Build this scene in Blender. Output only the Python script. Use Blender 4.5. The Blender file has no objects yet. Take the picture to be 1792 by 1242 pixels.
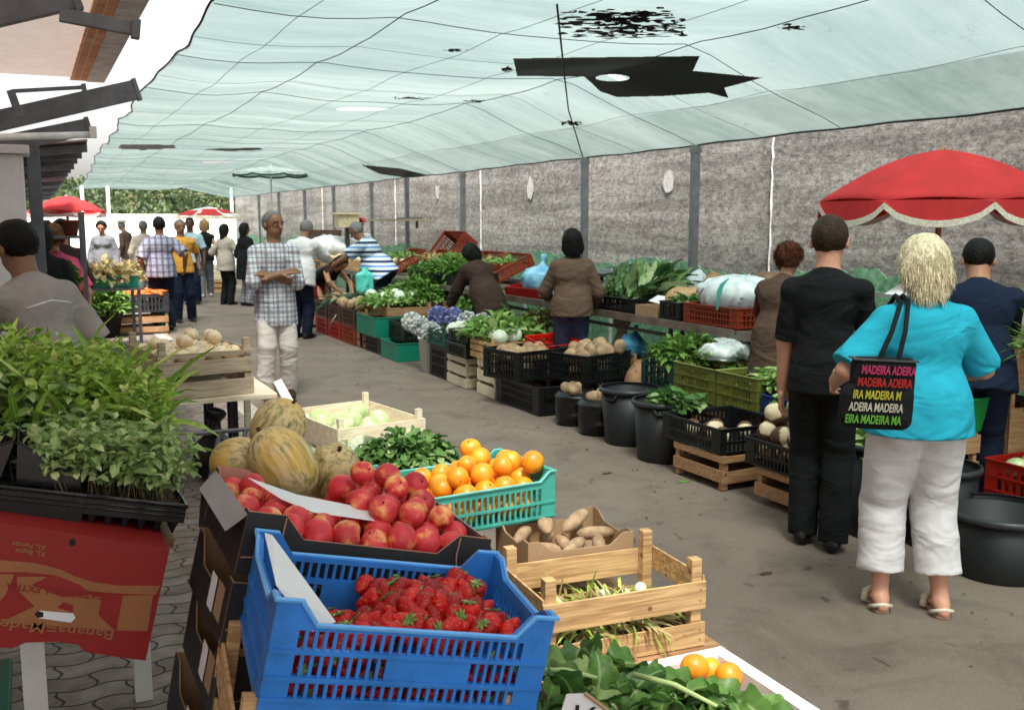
import bpy, math, random
import numpy as np
from mathutils import Vector, Matrix, Euler
C = bpy.context.scene.collection
D = bpy.data
rnd = random.Random(7)
# ---------------------------------------------------------------- camera, world, sun, exposure
EYE = 1.65
PITCH, YAW, FPX = math.radians(7.682), math.radians(25.672), 1742.2
cam = D.cameras.new('camera'); co = D.objects.new('camera', cam); C.objects.link(co)
co.location = (0, 0, EYE); co.rotation_euler = (math.radians(90)-PITCH, 0, -YAW)
cam.lens = 35; cam.sensor_width = 36; cam.clip_end = 1000; cam.clip_start = 0.05
cam.dof.use_dof = True; cam.dof.focus_distance = 3.2; cam.dof.aperture_fstop = 9
bpy.context.scene.camera = co
SUN_EL, SUN_AZ = math.radians(62), math.radians(200)
w = D.worlds.new('World'); bpy.context.scene.world = w; w.use_nodes = True
nt = w.node_tree; bg = nt.nodes['Background']
sk = nt.nodes.new('ShaderNodeTexSky'); sk.sky_type = 'NISHITA'; sk.sun_disc = False
sk.sun_elevation = SUN_EL; sk.sun_rotation = SUN_AZ; sk.dust_density = 4; sk.air_density = 1.5
hs = nt.nodes.new('ShaderNodeHueSaturation'); hs.inputs['Saturation'].default_value = 0.22
nt.links.new(sk.outputs[0], hs.inputs['Color']); nt.links.new(hs.outputs[0], bg.inputs[0])
bg.inputs[1].default_value = 0.11
sl = D.lights.new('sun', 'SUN'); sl.energy = 3.4; sl.angle = math.radians(14); sl.color = (1, .93, .85)
so = D.objects.new('sun', sl); C.objects.link(so)
sd = Vector((math.sin(SUN_AZ)*math.cos(SUN_EL), math.cos(SUN_AZ)*math.cos(SUN_EL), math.sin(SUN_EL)))
so.rotation_euler = sd.to_track_quat('Z', 'Y').to_euler(); so.location = (0, 0, 20)
vs = bpy.context.scene.view_settings
vs.view_transform = 'Standard'; vs.look = 'None'; vs.gamma = 1; vs.use_curve_mapping = False
vs.exposure = 1.66
bpy.context.scene.cycles.max_bounces = 8
bpy.context.scene.cycles.transparent_max_bounces = 12
bpy.context.scene.cycles.sample_clamp_indirect = 6
# ---------------------------------------------------------------- finding real places from what the photo shows
_f = np.array([math.sin(YAW)*math.cos(PITCH), math.cos(YAW)*math.cos(PITCH), -math.sin(PITCH)])
_r = np.array([math.cos(YAW), -math.sin(YAW), 0.]); _u = np.cross(_r, _f)
def ray(px, py): return _f + (px-896)/FPX*_r + (621-py)/FPX*_u
def gz(px, py, z=0.):
    d = ray(px, py); t = (z-EYE)/d[2]; return Vector((d[0]*t, d[1]*t, z))
def gx(px, py, x):
    d = ray(px, py); t = x/d[0]; return Vector((x, d[1]*t, EYE+d[2]*t))
def gy(px, py, y):
    d = ray(px, py); t = y/d[1]; return Vector((d[0]*t, y, EYE+d[2]*t))
# ---------------------------------------------------------------- materials
def lin(c):
    return tuple(((v/255)/12.92 if v/255 <= .04045 else (((v/255)+.055)/1.055)**2.4) for v in c)
MATS = {}
def nodes(m): return m.node_tree.nodes, m.node_tree.links
def mat(name, col, rough=.7, var=.25, scale=8., bump=.0, bscale=60., spec=.4, trans=0., metal=0., col2=None, objrand=0., sheen=0., coat=0.):
    """colour varied by noise between col*(1-var) and col*(1+var) (or col..col2), with fine bump"""
    if name in MATS: return MATS[name]
    m = D.materials.new(name); m.use_nodes = True; N, L = nodes(m); b = N['Principled BSDF']
    tc = N.new('ShaderNodeTexCoord'); mp = N.new('ShaderNodeMapping'); L.new(tc.outputs['Object'], mp.inputs[0])
    n = N.new('ShaderNodeTexNoise'); n.inputs['Scale'].default_value = scale; n.inputs['Detail'].default_value = 6; n.inputs['Roughness'].default_value = .65
    L.new(mp.outputs[0], n.inputs['Vector'])
    r = N.new('ShaderNodeValToRGB'); r.color_ramp.elements[0].position = .32; r.color_ramp.elements[1].position = .68
    lo = [max(0, c*(1-var)) for c in col]; hi = [min(1, c*(1+var)) for c in col] if col2 is None else col2
    r.color_ramp.elements[0].color = (*lo, 1); r.color_ramp.elements[1].color = (*hi, 1)
    L.new(n.outputs[0], r.inputs[0]); out = r.outputs[0]
    if objrand:
        oi = N.new('ShaderNodeObjectInfo'); cm = N.new('ShaderNodeMath'); cm.operation = 'MULTIPLY'; cm.inputs[1].default_value = 37.
        L.new(oi.outputs['Random'], cm.inputs[0]); L.new(cm.outputs[0], mp.inputs['Location'])
        h = N.new('ShaderNodeHueSaturation'); mr = N.new('ShaderNodeMapRange'); mr.inputs[3].default_value = 1-objrand; mr.inputs[4].default_value = 1+objrand
        L.new(oi.outputs['Random'], mr.inputs[0]); L.new(mr.outputs[0], h.inputs['Value'])
        m2 = N.new('ShaderNodeMapRange'); m2.inputs[3].default_value = .5-objrand*.06; m2.inputs[4].default_value = .5+objrand*.06
        fr = N.new('ShaderNodeMath'); fr.operation = 'FRACT'; L.new(cm.outputs[0], fr.inputs[0]); L.new(fr.outputs[0], m2.inputs[0]); L.new(m2.outputs[0], h.inputs['Hue'])
        L.new(out, h.inputs['Color']); out = h.outputs[0]
    L.new(out, b.inputs['Base Color'])
    b.inputs['Roughness'].default_value = rough; b.inputs['Specular IOR Level'].default_value = spec; b.inputs['Metallic'].default_value = metal
    if sheen: b.inputs['Sheen Weight'].default_value = sheen
    if coat: b.inputs['Coat Weight'].default_value = coat; b.inputs['Coat Roughness'].default_value = .15
    if bump:
        n2 = N.new('ShaderNodeTexNoise'); n2.inputs['Scale'].default_value = bscale; n2.inputs['Detail'].default_value = 5
        L.new(tc.outputs['Object'], n2.inputs['Vector'])
        bp = N.new('ShaderNodeBump'); bp.inputs['Strength'].default_value = bump; bp.inputs['Distance'].default_value = .01
        L.new(n2.outputs[0], bp.inputs['Height']); L.new(bp.outputs[0], b.inputs['Normal'])
    if trans:
        t = N.new('ShaderNodeBsdfTranslucent'); L.new(out, t.inputs[0]); mx = N.new('ShaderNodeMixShader'); mx.inputs[0].default_value = trans
        L.new(b.outputs[0], mx.inputs[1]); L.new(t.outputs[0], mx.inputs[2]); L.new(mx.outputs[0], N['Material Output'].inputs[0])
    MATS[name] = m; return m
def leafmat(name, c1, c2, c3=None, rough=.5):
    """foliage: per-leaf tint attribute picks the colour, light comes through"""
    if name in MATS: return MATS[name]
    m = D.materials.new(name); m.use_nodes = True; N, L = nodes(m); b = N['Principled BSDF']
    a = N.new('ShaderNodeAttribute'); a.attribute_name = 'tint'
    r = N.new('ShaderNodeValToRGB'); e = r.color_ramp.elements; e[0].color = (*c1, 1); e[1].color = (*c2, 1); e[1].position = .8
    if c3: k = e.new(1.); k.color = (*c3, 1); e[1].position = .75
    L.new(a.outputs['Fac'], r.inputs[0])
    rb = N.new('ShaderNodeAttribute'); rb.attribute_name = 'rib'; mr = N.new('ShaderNodeMapRange'); mr.inputs[1].default_value = .02; mr.inputs[2].default_value = .16; mr.inputs[3].default_value = .55; mr.inputs[4].default_value = 0; L.new(rb.outputs['Fac'], mr.inputs[0])
    tc = N.new('ShaderNodeTexCoord'); nz = N.new('ShaderNodeTexNoise'); nz.inputs['Scale'].default_value = 45; nz.inputs['Detail'].default_value = 4; L.new(tc.outputs['Object'], nz.inputs['Vector']); nr = N.new('ShaderNodeMapRange'); nr.inputs[1].default_value = .3; nr.inputs[2].default_value = .7; nr.inputs[3].default_value = .72; nr.inputs[4].default_value = 1.22; L.new(nz.outputs[0], nr.inputs[0])
    vm = N.new('ShaderNodeVectorMath'); vm.operation = 'SCALE'; L.new(r.outputs[0], vm.inputs[0]); L.new(nr.outputs[0], vm.inputs['Scale'])
    rm = N.new('ShaderNodeMix'); rm.data_type = 'RGBA'; L.new(mr.outputs[0], rm.inputs[0]); L.new(vm.outputs[0], rm.inputs[6]); hi = c3 or c2; rm.inputs[7].default_value = (*[min(1, v*1.15) for v in hi], 1)
    bp = N.new('ShaderNodeBump'); bp.inputs['Strength'].default_value = .5; bp.inputs['Distance'].default_value = .004; L.new(nz.outputs[0], bp.inputs['Height']); L.new(bp.outputs[0], b.inputs['Normal']); r = rm; r_out = rm.outputs[2]
    L.new(r_out, b.inputs['Base Color']); b.inputs['Roughness'].default_value = rough; b.inputs['Specular IOR Level'].default_value = .35
    t = N.new('ShaderNodeBsdfTranslucent'); mx = N.new('ShaderNodeMixShader'); mx.inputs[0].default_value = .32
    L.new(r_out, t.inputs[0]); L.new(b.outputs[0], mx.inputs[1]); L.new(t.outputs[0], mx.inputs[2]); L.new(mx.outputs[0], N['Material Output'].inputs[0])
    MATS[name] = m; return m
def plain(name, rgb, rough=.5, **k): return mat(name, lin(rgb), rough, **k)
def woodmat(name, c1, c2):
    if name in MATS: return MATS[name]
    m = D.materials.new(name); m.use_nodes = True; N, L = nodes(m); b = N['Principled BSDF']
    tc = N.new('ShaderNodeTexCoord'); mp = N.new('ShaderNodeMapping'); mp.inputs['Scale'].default_value = (2.2, 14, 34); L.new(tc.outputs['Object'], mp.inputs[0])
    n = N.new('ShaderNodeTexNoise'); n.inputs['Scale'].default_value = 2.2; n.inputs['Detail'].default_value = 8; n.inputs['Distortion'].default_value = .8
    L.new(mp.outputs[0], n.inputs['Vector']); r = N.new('ShaderNodeValToRGB'); e = r.color_ramp.elements
    e[0].position = .36; e[0].color = (*c1, 1); e[1].position = .62; e[1].color = (*c2, 1); L.new(n.outputs[0], r.inputs[0])
    v = N.new('ShaderNodeTexVoronoi'); v.inputs['Scale'].default_value = 9; L.new(tc.outputs['Object'], v.inputs['Vector'])
    kr = N.new('ShaderNodeValToRGB'); kr.color_ramp.elements[0].position = .06; kr.color_ramp.elements[0].color = (.18, .08, .03, 1); kr.color_ramp.elements[1].position = .11; kr.color_ramp.elements[1].color = (1, 1, 1, 1)
    L.new(v.outputs['Distance'], kr.inputs[0]); mx = N.new('ShaderNodeMix'); mx.data_type = 'RGBA'; mx.blend_type = 'MULTIPLY'; mx.inputs[0].default_value = .8
    L.new(r.outputs[0], mx.inputs[6]); L.new(kr.outputs[0], mx.inputs[7])
    L.new(mx.outputs[2], b.inputs['Base Color']); b.inputs['Roughness'].default_value = .75
    bp = N.new('ShaderNodeBump'); bp.inputs['Strength'].default_value = .35; bp.inputs['Distance'].default_value = .004; L.new(n.outputs[0], bp.inputs['Height']); L.new(bp.outputs[0], b.inputs['Normal'])
    MATS[name] = m; return m
# ---------------------------------------------------------------- mesh building
class MB:
    def __init__(s): s.v = []; s.f = []; s.t = []
    def add(s, vs, fs, M=None):
        k = len(s.v)
        for p in vs:
            p = Vector(p)
            s.v.append(tuple(M @ p) if M is not None else tuple(p))
        s.f += [tuple(i+k for i in f) for f in fs]; return s
    def hexa(s, c): return s.add(c, [(0,3,2,1),(4,5,6,7),(0,1,5,4),(1,2,6,5),(2,3,7,6),(3,0,4,7)])
    def box(s, x0, x1, y0, y1, z0, z1, M=None):
        return s.add([(x0,y0,z0),(x1,y0,z0),(x1,y1,z0),(x0,y1,z0),(x0,y0,z1),(x1,y0,z1),(x1,y1,z1),(x0,y1,z1)],
                     [(0,3,2,1),(4,5,6,7),(0,1,5,4),(1,2,6,5),(2,3,7,6),(3,0,4,7)], M)
    def prism(s, poly, t, M=None):
        """polygon in local x,z extruded along local y from 0 to t"""
        n = len(poly); vs = [(x, 0, z) for x, z in poly]+[(x, t, z) for x, z in poly]
        fs = [tuple(range(n)), tuple(range(2*n-1, n-1, -1))]+[(i, i+n, (i+1) % n+n, (i+1) % n) for i in range(n)]
        return s.add(vs, fs, M)
    def tube(s, pts, r, n=8, cap=True):
        pts = [Vector(p) for p in pts]; rr = r if isinstance(r, (list, tuple)) else [r]*len(pts); k = len(s.v); a = None
        for i, p in enumerate(pts):
            d = (pts[min(i+1, len(pts)-1)]-pts[max(i-1, 0)]).normalized()
            if a is None: a = d.orthogonal().normalized()
            a = (a-d*a.dot(d)).normalized(); b = d.cross(a)
            for j in range(n):
                t = 2*math.pi*j/n; s.v.append(tuple(p+(a*math.cos(t)+b*math.sin(t))*rr[i]))
        for i in range(len(pts)-1):
            for j in range(n):
                s.f.append((k+i*n+j, k+i*n+(j+1) % n, k+(i+1)*n+(j+1) % n, k+(i+1)*n+j))
        if cap: s.f += [tuple(k+j for j in reversed(range(n))), tuple(k+(len(pts)-1)*n+j for j in range(n))]
        return s
    def lathe(s, prof, n=24, M=None, wob=None):
        vs = []; 
        for (r, z) in prof:
            for j in range(n):
                t = 2*math.pi*j/n; q = r*(wob(t, z) if wob else 1); vs.append((q*math.cos(t), q*math.sin(t), z))
        fs = [(i*n+j, i*n+(j+1) % n, (i+1)*n+(j+1) % n, (i+1)*n+j) for i in range(len(prof)-1) for j in range(n)]
        return s.add(vs, fs, M)
    def ell(s, c, r, n=12, M=None):
        prof = [(max(1e-4, math.sin(math.pi*i/(n//2+2))), -math.cos(math.pi*i/(n//2+2))) for i in range(n//2+3)]
        T = Matrix.Translation(Vector(c)) @ Matrix.Diagonal((*r, 1)) if not isinstance(r, (int, float)) else Matrix.Translation(Vector(c)) @ Matrix.Scale(r, 4)
        return s.lathe(prof, n, (M @ T) if M is not None else T)
    def build(s, name, m, parent=None, smooth=False, bevel=0., loc=None, tint=None):
        me = D.meshes.new(name); me.from_pydata(s.v, [], s.f); me.materials.append(m)
        if smooth: me.polygons.foreach_set('use_smooth', [True]*len(me.polygons))
        if tint is not None:
            at = me.attributes.new('tint', 'FLOAT', 'POINT'); at.data.foreach_set('value', np.asarray(tint, dtype=np.float32))
        o = D.objects.new(name, me); C.objects.link(o)
        if parent is not None: o.parent = parent
        if loc is not None: o.location = loc
        if bevel:
            bm = o.modifiers.new('bevel', 'BEVEL'); bm.width = bevel; bm.segments = 2; bm.limit_method = 'ANGLE'
        me.update(); return o
def meshnp(name, V, F, m, parent=None, smooth=True, tint=None, loc=None):
    me = D.meshes.new(name); V = np.asarray(V, dtype=np.float32); F = np.asarray(F, dtype=np.int32); k = F.shape[1]
    me.vertices.add(len(V)); me.vertices.foreach_set('co', V.ravel()); me.loops.add(F.size); me.loops.foreach_set('vertex_index', F.ravel())
    me.polygons.add(len(F)); me.polygons.foreach_set('loop_start', np.arange(0, F.size, k, dtype=np.int32))
    me.polygons.foreach_set('loop_total', np.full(len(F), k, dtype=np.int32))
    me.update(calc_edges=True)
    if smooth: me.polygons.foreach_set('use_smooth', np.ones(len(F), dtype=bool))
    if tint is not None:
        tint = np.asarray(tint); at = me.attributes.new('tint', 'FLOAT', 'POINT'); at.data.foreach_set('value', tint.real.astype(np.float32))
        at = me.attributes.new('rib', 'FLOAT', 'POINT'); at.data.foreach_set('value', (tint.imag if np.iscomplexobj(tint) else np.ones(len(tint))).astype(np.float32))
    me.materials.append(m); o = D.objects.new(name, me); C.objects.link(o)
    if parent is not None: o.parent = parent
    if loc is not None: o.location = loc
    return o
def tag(o, label=None, cat=None, group=None, kind=None):
    if label: o['label'] = label
    if cat: o['category'] = cat
    if group: o['group'] = group
    if kind: o['kind'] = kind
    return o
def thing(name, label, cat, loc=(0,0,0), rz=0., group=None, ty=0., tx=0.):
    o = D.objects.new(name, None); C.objects.link(o); o.empty_display_size = .1
    o.location = loc; o.rotation_mode = 'ZYX' if (ty or tx) else 'XYZ'
    o.rotation_euler = (tx, ty, rz)
    if ty or tx:
        o.rotation_mode = 'XYZ'; o.rotation_euler = (Matrix.Rotation(rz, 3, 'Z') @ Matrix.Rotation(tx, 3, 'X') @ Matrix.Rotation(ty, 3, 'Y')).to_euler()
    return tag(o, label, cat, group)
def copyof(src, loc, rot=(0,0,0), scale=1., label=None, group=None):
    r = src.copy(); C.objects.link(r); r.location = loc; r.rotation_euler = rot
    r.scale = (scale,)*3 if isinstance(scale, (int, float)) else scale
    if label: r['label'] = label
    if group: r['group'] = group
    for ch in src.children:
        c = ch.copy(); C.objects.link(c); c.parent = r
    return r
# ---------------------------------------------------------------- leaves
def leaves(pts, dirs, length, width, segs=5, curl=.6, wav=.12, shape='leaf', seed=0, norm=None, fold=.25, ac=3, ruf=0.):
    """arrays of bent leaf blades; returns V, F, tint"""
    r = np.random.default_rng(seed); n = len(pts); pts = np.asarray(pts, float); d = np.asarray(dirs, float); d /= np.linalg.norm(d, axis=1)[:, None]+1e-9
    L = np.asarray(length)*np.ones(n); W = np.asarray(width)*np.ones(n)
    up = np.tile([0, 0, 1.], (n, 1))+r.normal(0, .35, (n, 3))
    s = np.cross(d, up); s /= np.linalg.norm(s, axis=1)[:, None]+1e-9; nn = np.cross(s, d)
    t = np.linspace(0, 1, segs+1)
    if shape == 'blade': wp = np.clip(np.minimum(1, t*6+.5)*(1-t**3), .03, 1)
    elif shape == 'round': wp = np.where(t < .35, .1, np.sin(np.pi*np.clip((t-.3)/.72, .02, .98))**.6)
    else: wp = np.clip(np.sin(np.pi*np.clip(t*.93+.05, 0, 1))**.75, .06, 1)
    cu = curl*(.5+r.random(n)); V = np.zeros((n, segs+1, ac, 3)); ph = r.uniform(0, 6.28, (n, 4)); fq_ = r.uniform(.8, 1.6, n); cur = pts.copy(); dd = d.copy(); 
    for i in range(segs+1):
        for j in range(ac):
            e_ = 2*j/(ac-1)-1; k_ = 0 if e_ < 0 else 2
            ti = i/segs; wv = W*wp[i]*(1+wav*np.sin(ph[:, k_]+ti*fq_*8)); lift = W*(fold*wp[i]*abs(e_)**1.5+(wav*.8*np.sin(ph[:, k_+1]+ti*fq_*9)+ruf*np.sin(ph[:, k_]+ti*19+e_*2))*abs(e_)**2)
            V[:, i, j] = cur+s*(wv/2*e_)[:, None]+nn*lift[:, None]
        cur = cur+dd*(L/segs)[:, None]
        dd = dd-nn*(cu/segs)[:, None]*1.0+np.array([0, 0, -1.])*(cu*.35/segs)[:, None]; dd /= np.linalg.norm(dd, axis=1)[:, None]
        nn = np.cross(s, dd)
    base = (np.arange(n)*(segs+1)*ac)[:, None]; q = []
    for i in range(segs):
        for j in range(ac-1): a = i*ac+j; q.append([a, a+1, a+ac+1, a+ac])
    F = (base[:, :, None]+np.array(q)[None]).reshape(-1, 4)
    tint = np.repeat(r.random(n), (segs+1)*ac)+1j*np.tile(np.abs(np.linspace(-1, 1, ac)), n*(segs+1))
    return V.reshape(-1, 3), F, tint
def greens(name, m, n, rad, size, width, up=.8, seed=1, parent=None, loc=None, curl=.9, shape='leaf', dome=True, segs=5, wav=.14, box=None, jit=.5):
    """a heap of leaves: stems spread inside an ellipse/box, leaves leaning outwards"""
    r = np.random.default_rng(seed)
    if box: P = np.stack([r.uniform(-1, 1, n)*rad[0], r.uniform(-1, 1, n)*rad[1]], 1)
    else:
        a = r.uniform(0, 2*np.pi, n); q = np.sqrt(r.random(n)); P = np.stack([np.cos(a)*q*rad[0], np.sin(a)*q*rad[1]], 1)
    e = (P[:, 0]/rad[0])**2+(P[:, 1]/rad[1])**2
    z = rad[2]*(np.clip(1-e*.8, 0, 1) if dome else 1)*r.random(n)**.6
    dirs = np.stack([P[:, 0]/rad[0]+r.normal(0, jit, n), P[:, 1]/rad[1]+r.normal(0, jit, n), up+r.normal(0, .3, n)], 1)
    V, F, T = leaves(np.column_stack([P, z]), dirs, size*r.uniform(.6, 1.2, n), width*r.uniform(.6, 1.2, n), segs, curl, wav, shape, seed)
    return meshnp(name, V, F, m, parent, True, T, loc)
# ---------------------------------------------------------------- smooth bodies: distance fields turned into one continuous mesh
def surfnets(S, lo, h):
    ins = S < 0; nx, ny, nz = S.shape
    c = np.zeros((nx-1, ny-1, nz-1), np.int8)
    cs = [(i, j, k) for i in (0, 1) for j in (0, 1) for k in (0, 1)]
    for i, j, k in cs: c += ins[i:nx-1+i, j:ny-1+j, k:nz-1+k]
    I, J, K = np.nonzero((c > 0) & (c < 8)); n = len(I)
    acc = np.zeros((n, 3)); cnt = np.zeros(n)
    for a in cs:
        for ax in range(3):
            if a[ax]: continue
            b = list(a); b[ax] = 1
            va = S[I+a[0], J+a[1], K+a[2]]; vb = S[I+b[0], J+b[1], K+b[2]]; m = (va < 0) != (vb < 0)
            t = np.where(m, va/np.where(m, va-vb, 1), 0); p = np.tile(np.array(a, float), (n, 1)); p[:, ax] = t
            acc += p*m[:, None]; cnt += m
    V = (acc/cnt[:, None]+np.stack([I, J, K], 1))*h+np.array(lo)
    idx = np.full(c.shape, -1, np.int64); idx[I, J, K] = np.arange(n); F = []
    for ax in range(3):
        a = [slice(1, -1)]*3; a[ax] = slice(0, -1); b = list(a); b[ax] = slice(1, None)
        A = ins[tuple(a)]; B = ins[tuple(b)]; x = np.argwhere(A != B)
        if not len(x): continue
        o = [1, 1, 1]; o[ax] = 0; q = x+np.array(o); u, v = [(1, 2), (2, 0), (0, 1)][ax]
        flip = ~A[tuple(x.T)]
        def at(du, dv):
            e = q.copy(); e[:, u] += du; e[:, v] += dv; return idx[tuple(e.T)]
        Q = np.stack([at(-1, -1), at(0, -1), at(0, 0), at(-1, 0)], 1); Q[flip] = Q[flip][:, ::-1]; F.append(Q)
    F = np.concatenate(F); return V, F[(F >= 0).all(1)]
class Field:
    def __init__(s, lo, hi, h):
        s.lo = np.array(lo, float); s.h = h; s.n = np.ceil((np.array(hi)-s.lo)/h).astype(int)+1
        s.ax = [s.lo[i]+h*np.arange(s.n[i]) for i in range(3)]; s.S = np.full(tuple(s.n), .5, np.float32)
    def sub(s, lo, hi):
        a = np.clip(np.floor((np.array(lo)-s.lo)/s.h).astype(int), 0, s.n-1); b = np.clip(np.ceil((np.array(hi)-s.lo)/s.h).astype(int)+1, 1, s.n)
        sl = tuple(slice(a[i], b[i]) for i in range(3))
        return sl, s.ax[0][sl[0]][:, None, None], s.ax[1][sl[1]][None, :, None], s.ax[2][sl[2]][None, None, :]
    def put(s, sl, d, k):
        f = s.S[sl]
        if d.size == 0: return
        hh = np.clip(.5+.5*(f-d)/k, 0, 1); s.S[sl] = f*(1-hh)+d*hh-k*hh*(1-hh)
    def cap(s, a, b, ra, rb, k=.02, flat=None, cut=None, cuta=None):
        """tapered limb from a to b; flat=(axis, factor) squeezes the section; cut ends it square at b"""
        a = np.array(a, float); b = np.array(b, float); R = max(ra, rb)*1.3+2*s.h+k
        sl, X, Y, Z = s.sub(np.minimum(a, b)-R, np.maximum(a, b)+R); ab = b-a; l2 = ab@ab+1e-12
        x, y, z = X-a[0], Y-a[1], Z-a[2]
        t = np.clip((x*ab[0]+y*ab[1]+z*ab[2])/l2, 0, 1); u, v, w_ = x-t*ab[0], y-t*ab[1], z-t*ab[2]
        if flat is not None:
            n, fct = flat; n = np.array(n); q = (u*n[0]+v*n[1]+w_*n[2])*(1/fct-1); u, v, w_ = u+q*n[0], v+q*n[1], w_+q*n[2]
        d = np.sqrt(u*u+v*v+w_*w_)-(ra+(rb-ra)*t)
        L = math.sqrt(l2)
        if cut: d = np.maximum(d, ((X-b[0])*ab[0]+(Y-b[1])*ab[1]+(Z-b[2])*ab[2])/L)
        if cuta: d = np.maximum(d, -(x*ab[0]+y*ab[1]+z*ab[2])/L)
        s.put(sl, d, k)
    def _ell(s, c, r, R, X, Y, Z):
        x, y, z = X-c[0], Y-c[1], Z-c[2]
        if R is not None: x, y, z = [x*R[0][i]+y*R[1][i]+z*R[2][i] for i in range(3)]
        k0 = np.sqrt((x/r[0])**2+(y/r[1])**2+(z/r[2])**2); k1 = np.sqrt((x/r[0]**2)**2+(y/r[1]**2)**2+(z/r[2]**2)**2)+1e-9
        return k0*(k0-1)/k1
    def ell(s, c, r, R=None, k=.02):
        m = max(r)+2*s.h+k; sl, X, Y, Z = s.sub(np.array(c)-m, np.array(c)+m); s.put(sl, s._ell(c, r, R, X, Y, Z), k)
    def box(s, c, r, R, rnd_=.01, k=.01):
        m = math.sqrt(sum(v*v for v in r))+2*s.h+k; sl, X, Y, Z = s.sub(np.array(c)-m, np.array(c)+m); x, y, z = X-c[0], Y-c[1], Z-c[2]
        if R is not None: x, y, z = [x*R[0][i]+y*R[1][i]+z*R[2][i] for i in range(3)]
        q = [np.abs(e)-(r[i]-rnd_) for i, e in enumerate((x, y, z))]
        d = np.sqrt(sum(np.maximum(e, 0)**2 for e in q))+np.minimum(np.maximum(np.maximum(q[0], q[1]), q[2]), 0)-rnd_; s.put(sl, d, k)
    def plane(s, p, n):
        """cut away everything on the side the normal points to"""
        n = np.array(n, float); n /= np.linalg.norm(n); X, Y, Z = s.ax[0][:, None, None], s.ax[1][None, :, None], s.ax[2][None, None, :]
        s.S = np.maximum(s.S, ((X-p[0])*n[0]+(Y-p[1])*n[1]+(Z-p[2])*n[2]).astype(np.float32))
    def carve(s, c, r, R=None):
        m = max(r)+2*s.h; sl, X, Y, Z = s.sub(np.array(c)-m, np.array(c)+m); s.S[sl] = np.maximum(s.S[sl], -s._ell(c, r, R, X, Y, Z))
    def folds(s, amp, fx, fz, seed=0, dirz=1.):
        X, Y, Z = s.ax[0][:, None, None], s.ax[1][None, :, None], s.ax[2][None, None, :]; a = seed*1.7
        def rid(q): return (1-np.abs(np.sin(q)))**2.2
        m1 = .5+.5*np.sin(fx*.35*(X+Y)+fz*.12*Z+a); m2 = .5+.5*np.sin(fx*.3*(X-Y)-fz*.17*Z+a*2+1)
        g = -1.5*rid(fz*.55*Z+fx*.45*(X+Y)+1.6*np.sin(fx*.28*X+fz*.11*Z+a))*m1-1.3*rid(fz*.5*Z-fx*.5*(X-Y)+1.7*np.sin(fz*.16*Z+fx*.3*Y-a))*m2
        g = g+.5*np.sin(fx*(X+.6*Y)*.6+a+1.5*np.sin(fz*.2*Z+a*2))
        s.S = (s.S+amp*g).astype(np.float32)
    def hairy(s, amp, fq):
        X, Y, Z = s.ax[0][:, None, None], s.ax[1][None, :, None], s.ax[2][None, None, :]
        g = np.sin(fq*X+2*np.sin(fq*.2*Z+1)+1.5*np.sin(fq*.3*Y))*np.sin(fq*Y+2*np.sin(fq*.17*Z))+.7*np.sin(fq*.33*Z+3*np.sin(fq*.25*X)+2*np.sin(fq*.22*Y)); s.S = (s.S+amp*g).astype(np.float32)
    def mesh(s, name, m, parent, tint=None):
        s.S[0] = s.S[-1] = .1; s.S[:, 0] = s.S[:, -1] = .1; s.S[:, :, 0] = s.S[:, :, -1] = .1
        V, F = surfnets(s.S, s.lo, s.h)
        if len(F) == 0: return None
        return meshnp(name, V, F, m, parent)
def ik(a, b, l1, l2, pole):
    a, b = np.array(a, float), np.array(b, float); d = b-a; L = np.linalg.norm(d); 
    if L > (l1+l2)*.999: b = a+d/L*(l1+l2)*.999; d = b-a; L = np.linalg.norm(d)
    if L < abs(l1-l2)+.01: L = abs(l1-l2)+.01
    u = d/np.linalg.norm(d); x = (l1*l1-l2*l2+L*L)/(2*L); hh = math.sqrt(max(0, l1*l1-x*x)); p = np.array(pole, float); p = p-u*(p@u); p /= np.linalg.norm(p)+1e-9
    return a+u*x+p*hh, b
SKIN = {'light': (.55,.27,.18), 'tan': (.38,.18,.10), 'brown': (.22,.105,.058), 'dark': (.09,.04,.022)}
def skin(k): return mat('skin_'+k, SKIN[k], .5, var=.12, scale=12, bump=.05, bscale=150, spec=.35)
def cloth(name, rgb, **k):
    k.setdefault('var', .12); k.setdefault('scale', 5); k.setdefault('bump', .25); k.setdefault('bscale', 30)
    m = mat('cloth_'+name, lin(rgb), .88, spec=.15, **k)
    if m.get('cr'): return m
    m['cr'] = 1; N, L = nodes(m); b = N['Principled BSDF']; tc = [n for n in N if n.type == 'TEX_COORD'][0]; b1 = [n for n in N if n.type == 'BUMP'][0]
    mp = N.new('ShaderNodeMapping'); mp.inputs['Rotation'].default_value = (.5, .6, .4); mp.inputs['Scale'].default_value = (1, 1, 2.2); L.new(tc.outputs['Object'], mp.inputs[0])
    n = N.new('ShaderNodeTexNoise'); n.inputs['Scale'].default_value = 3.6; n.inputs['Detail'].default_value = 2; n.inputs['Distortion'].default_value = 1.0; L.new(mp.outputs[0], n.inputs['Vector'])
    b2 = N.new('ShaderNodeBump'); b2.inputs['Strength'].default_value = .5; b2.inputs['Distance'].default_value = .06; L.new(n.outputs[0], b2.inputs['Height']); L.new(b1.outputs[0], b2.inputs['Normal']); L.new(b2.outputs[0], b.inputs['Normal'])
    return m
HAIRC = {'black': (.008,.007,.0065), 'brown': (.035,.02,.012), 'grey': (.16,.155,.15), 'blonde': (.66,.56,.38), 'auburn': (.09,.03,.015), 'sandy': (.30,.17,.08)}
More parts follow.
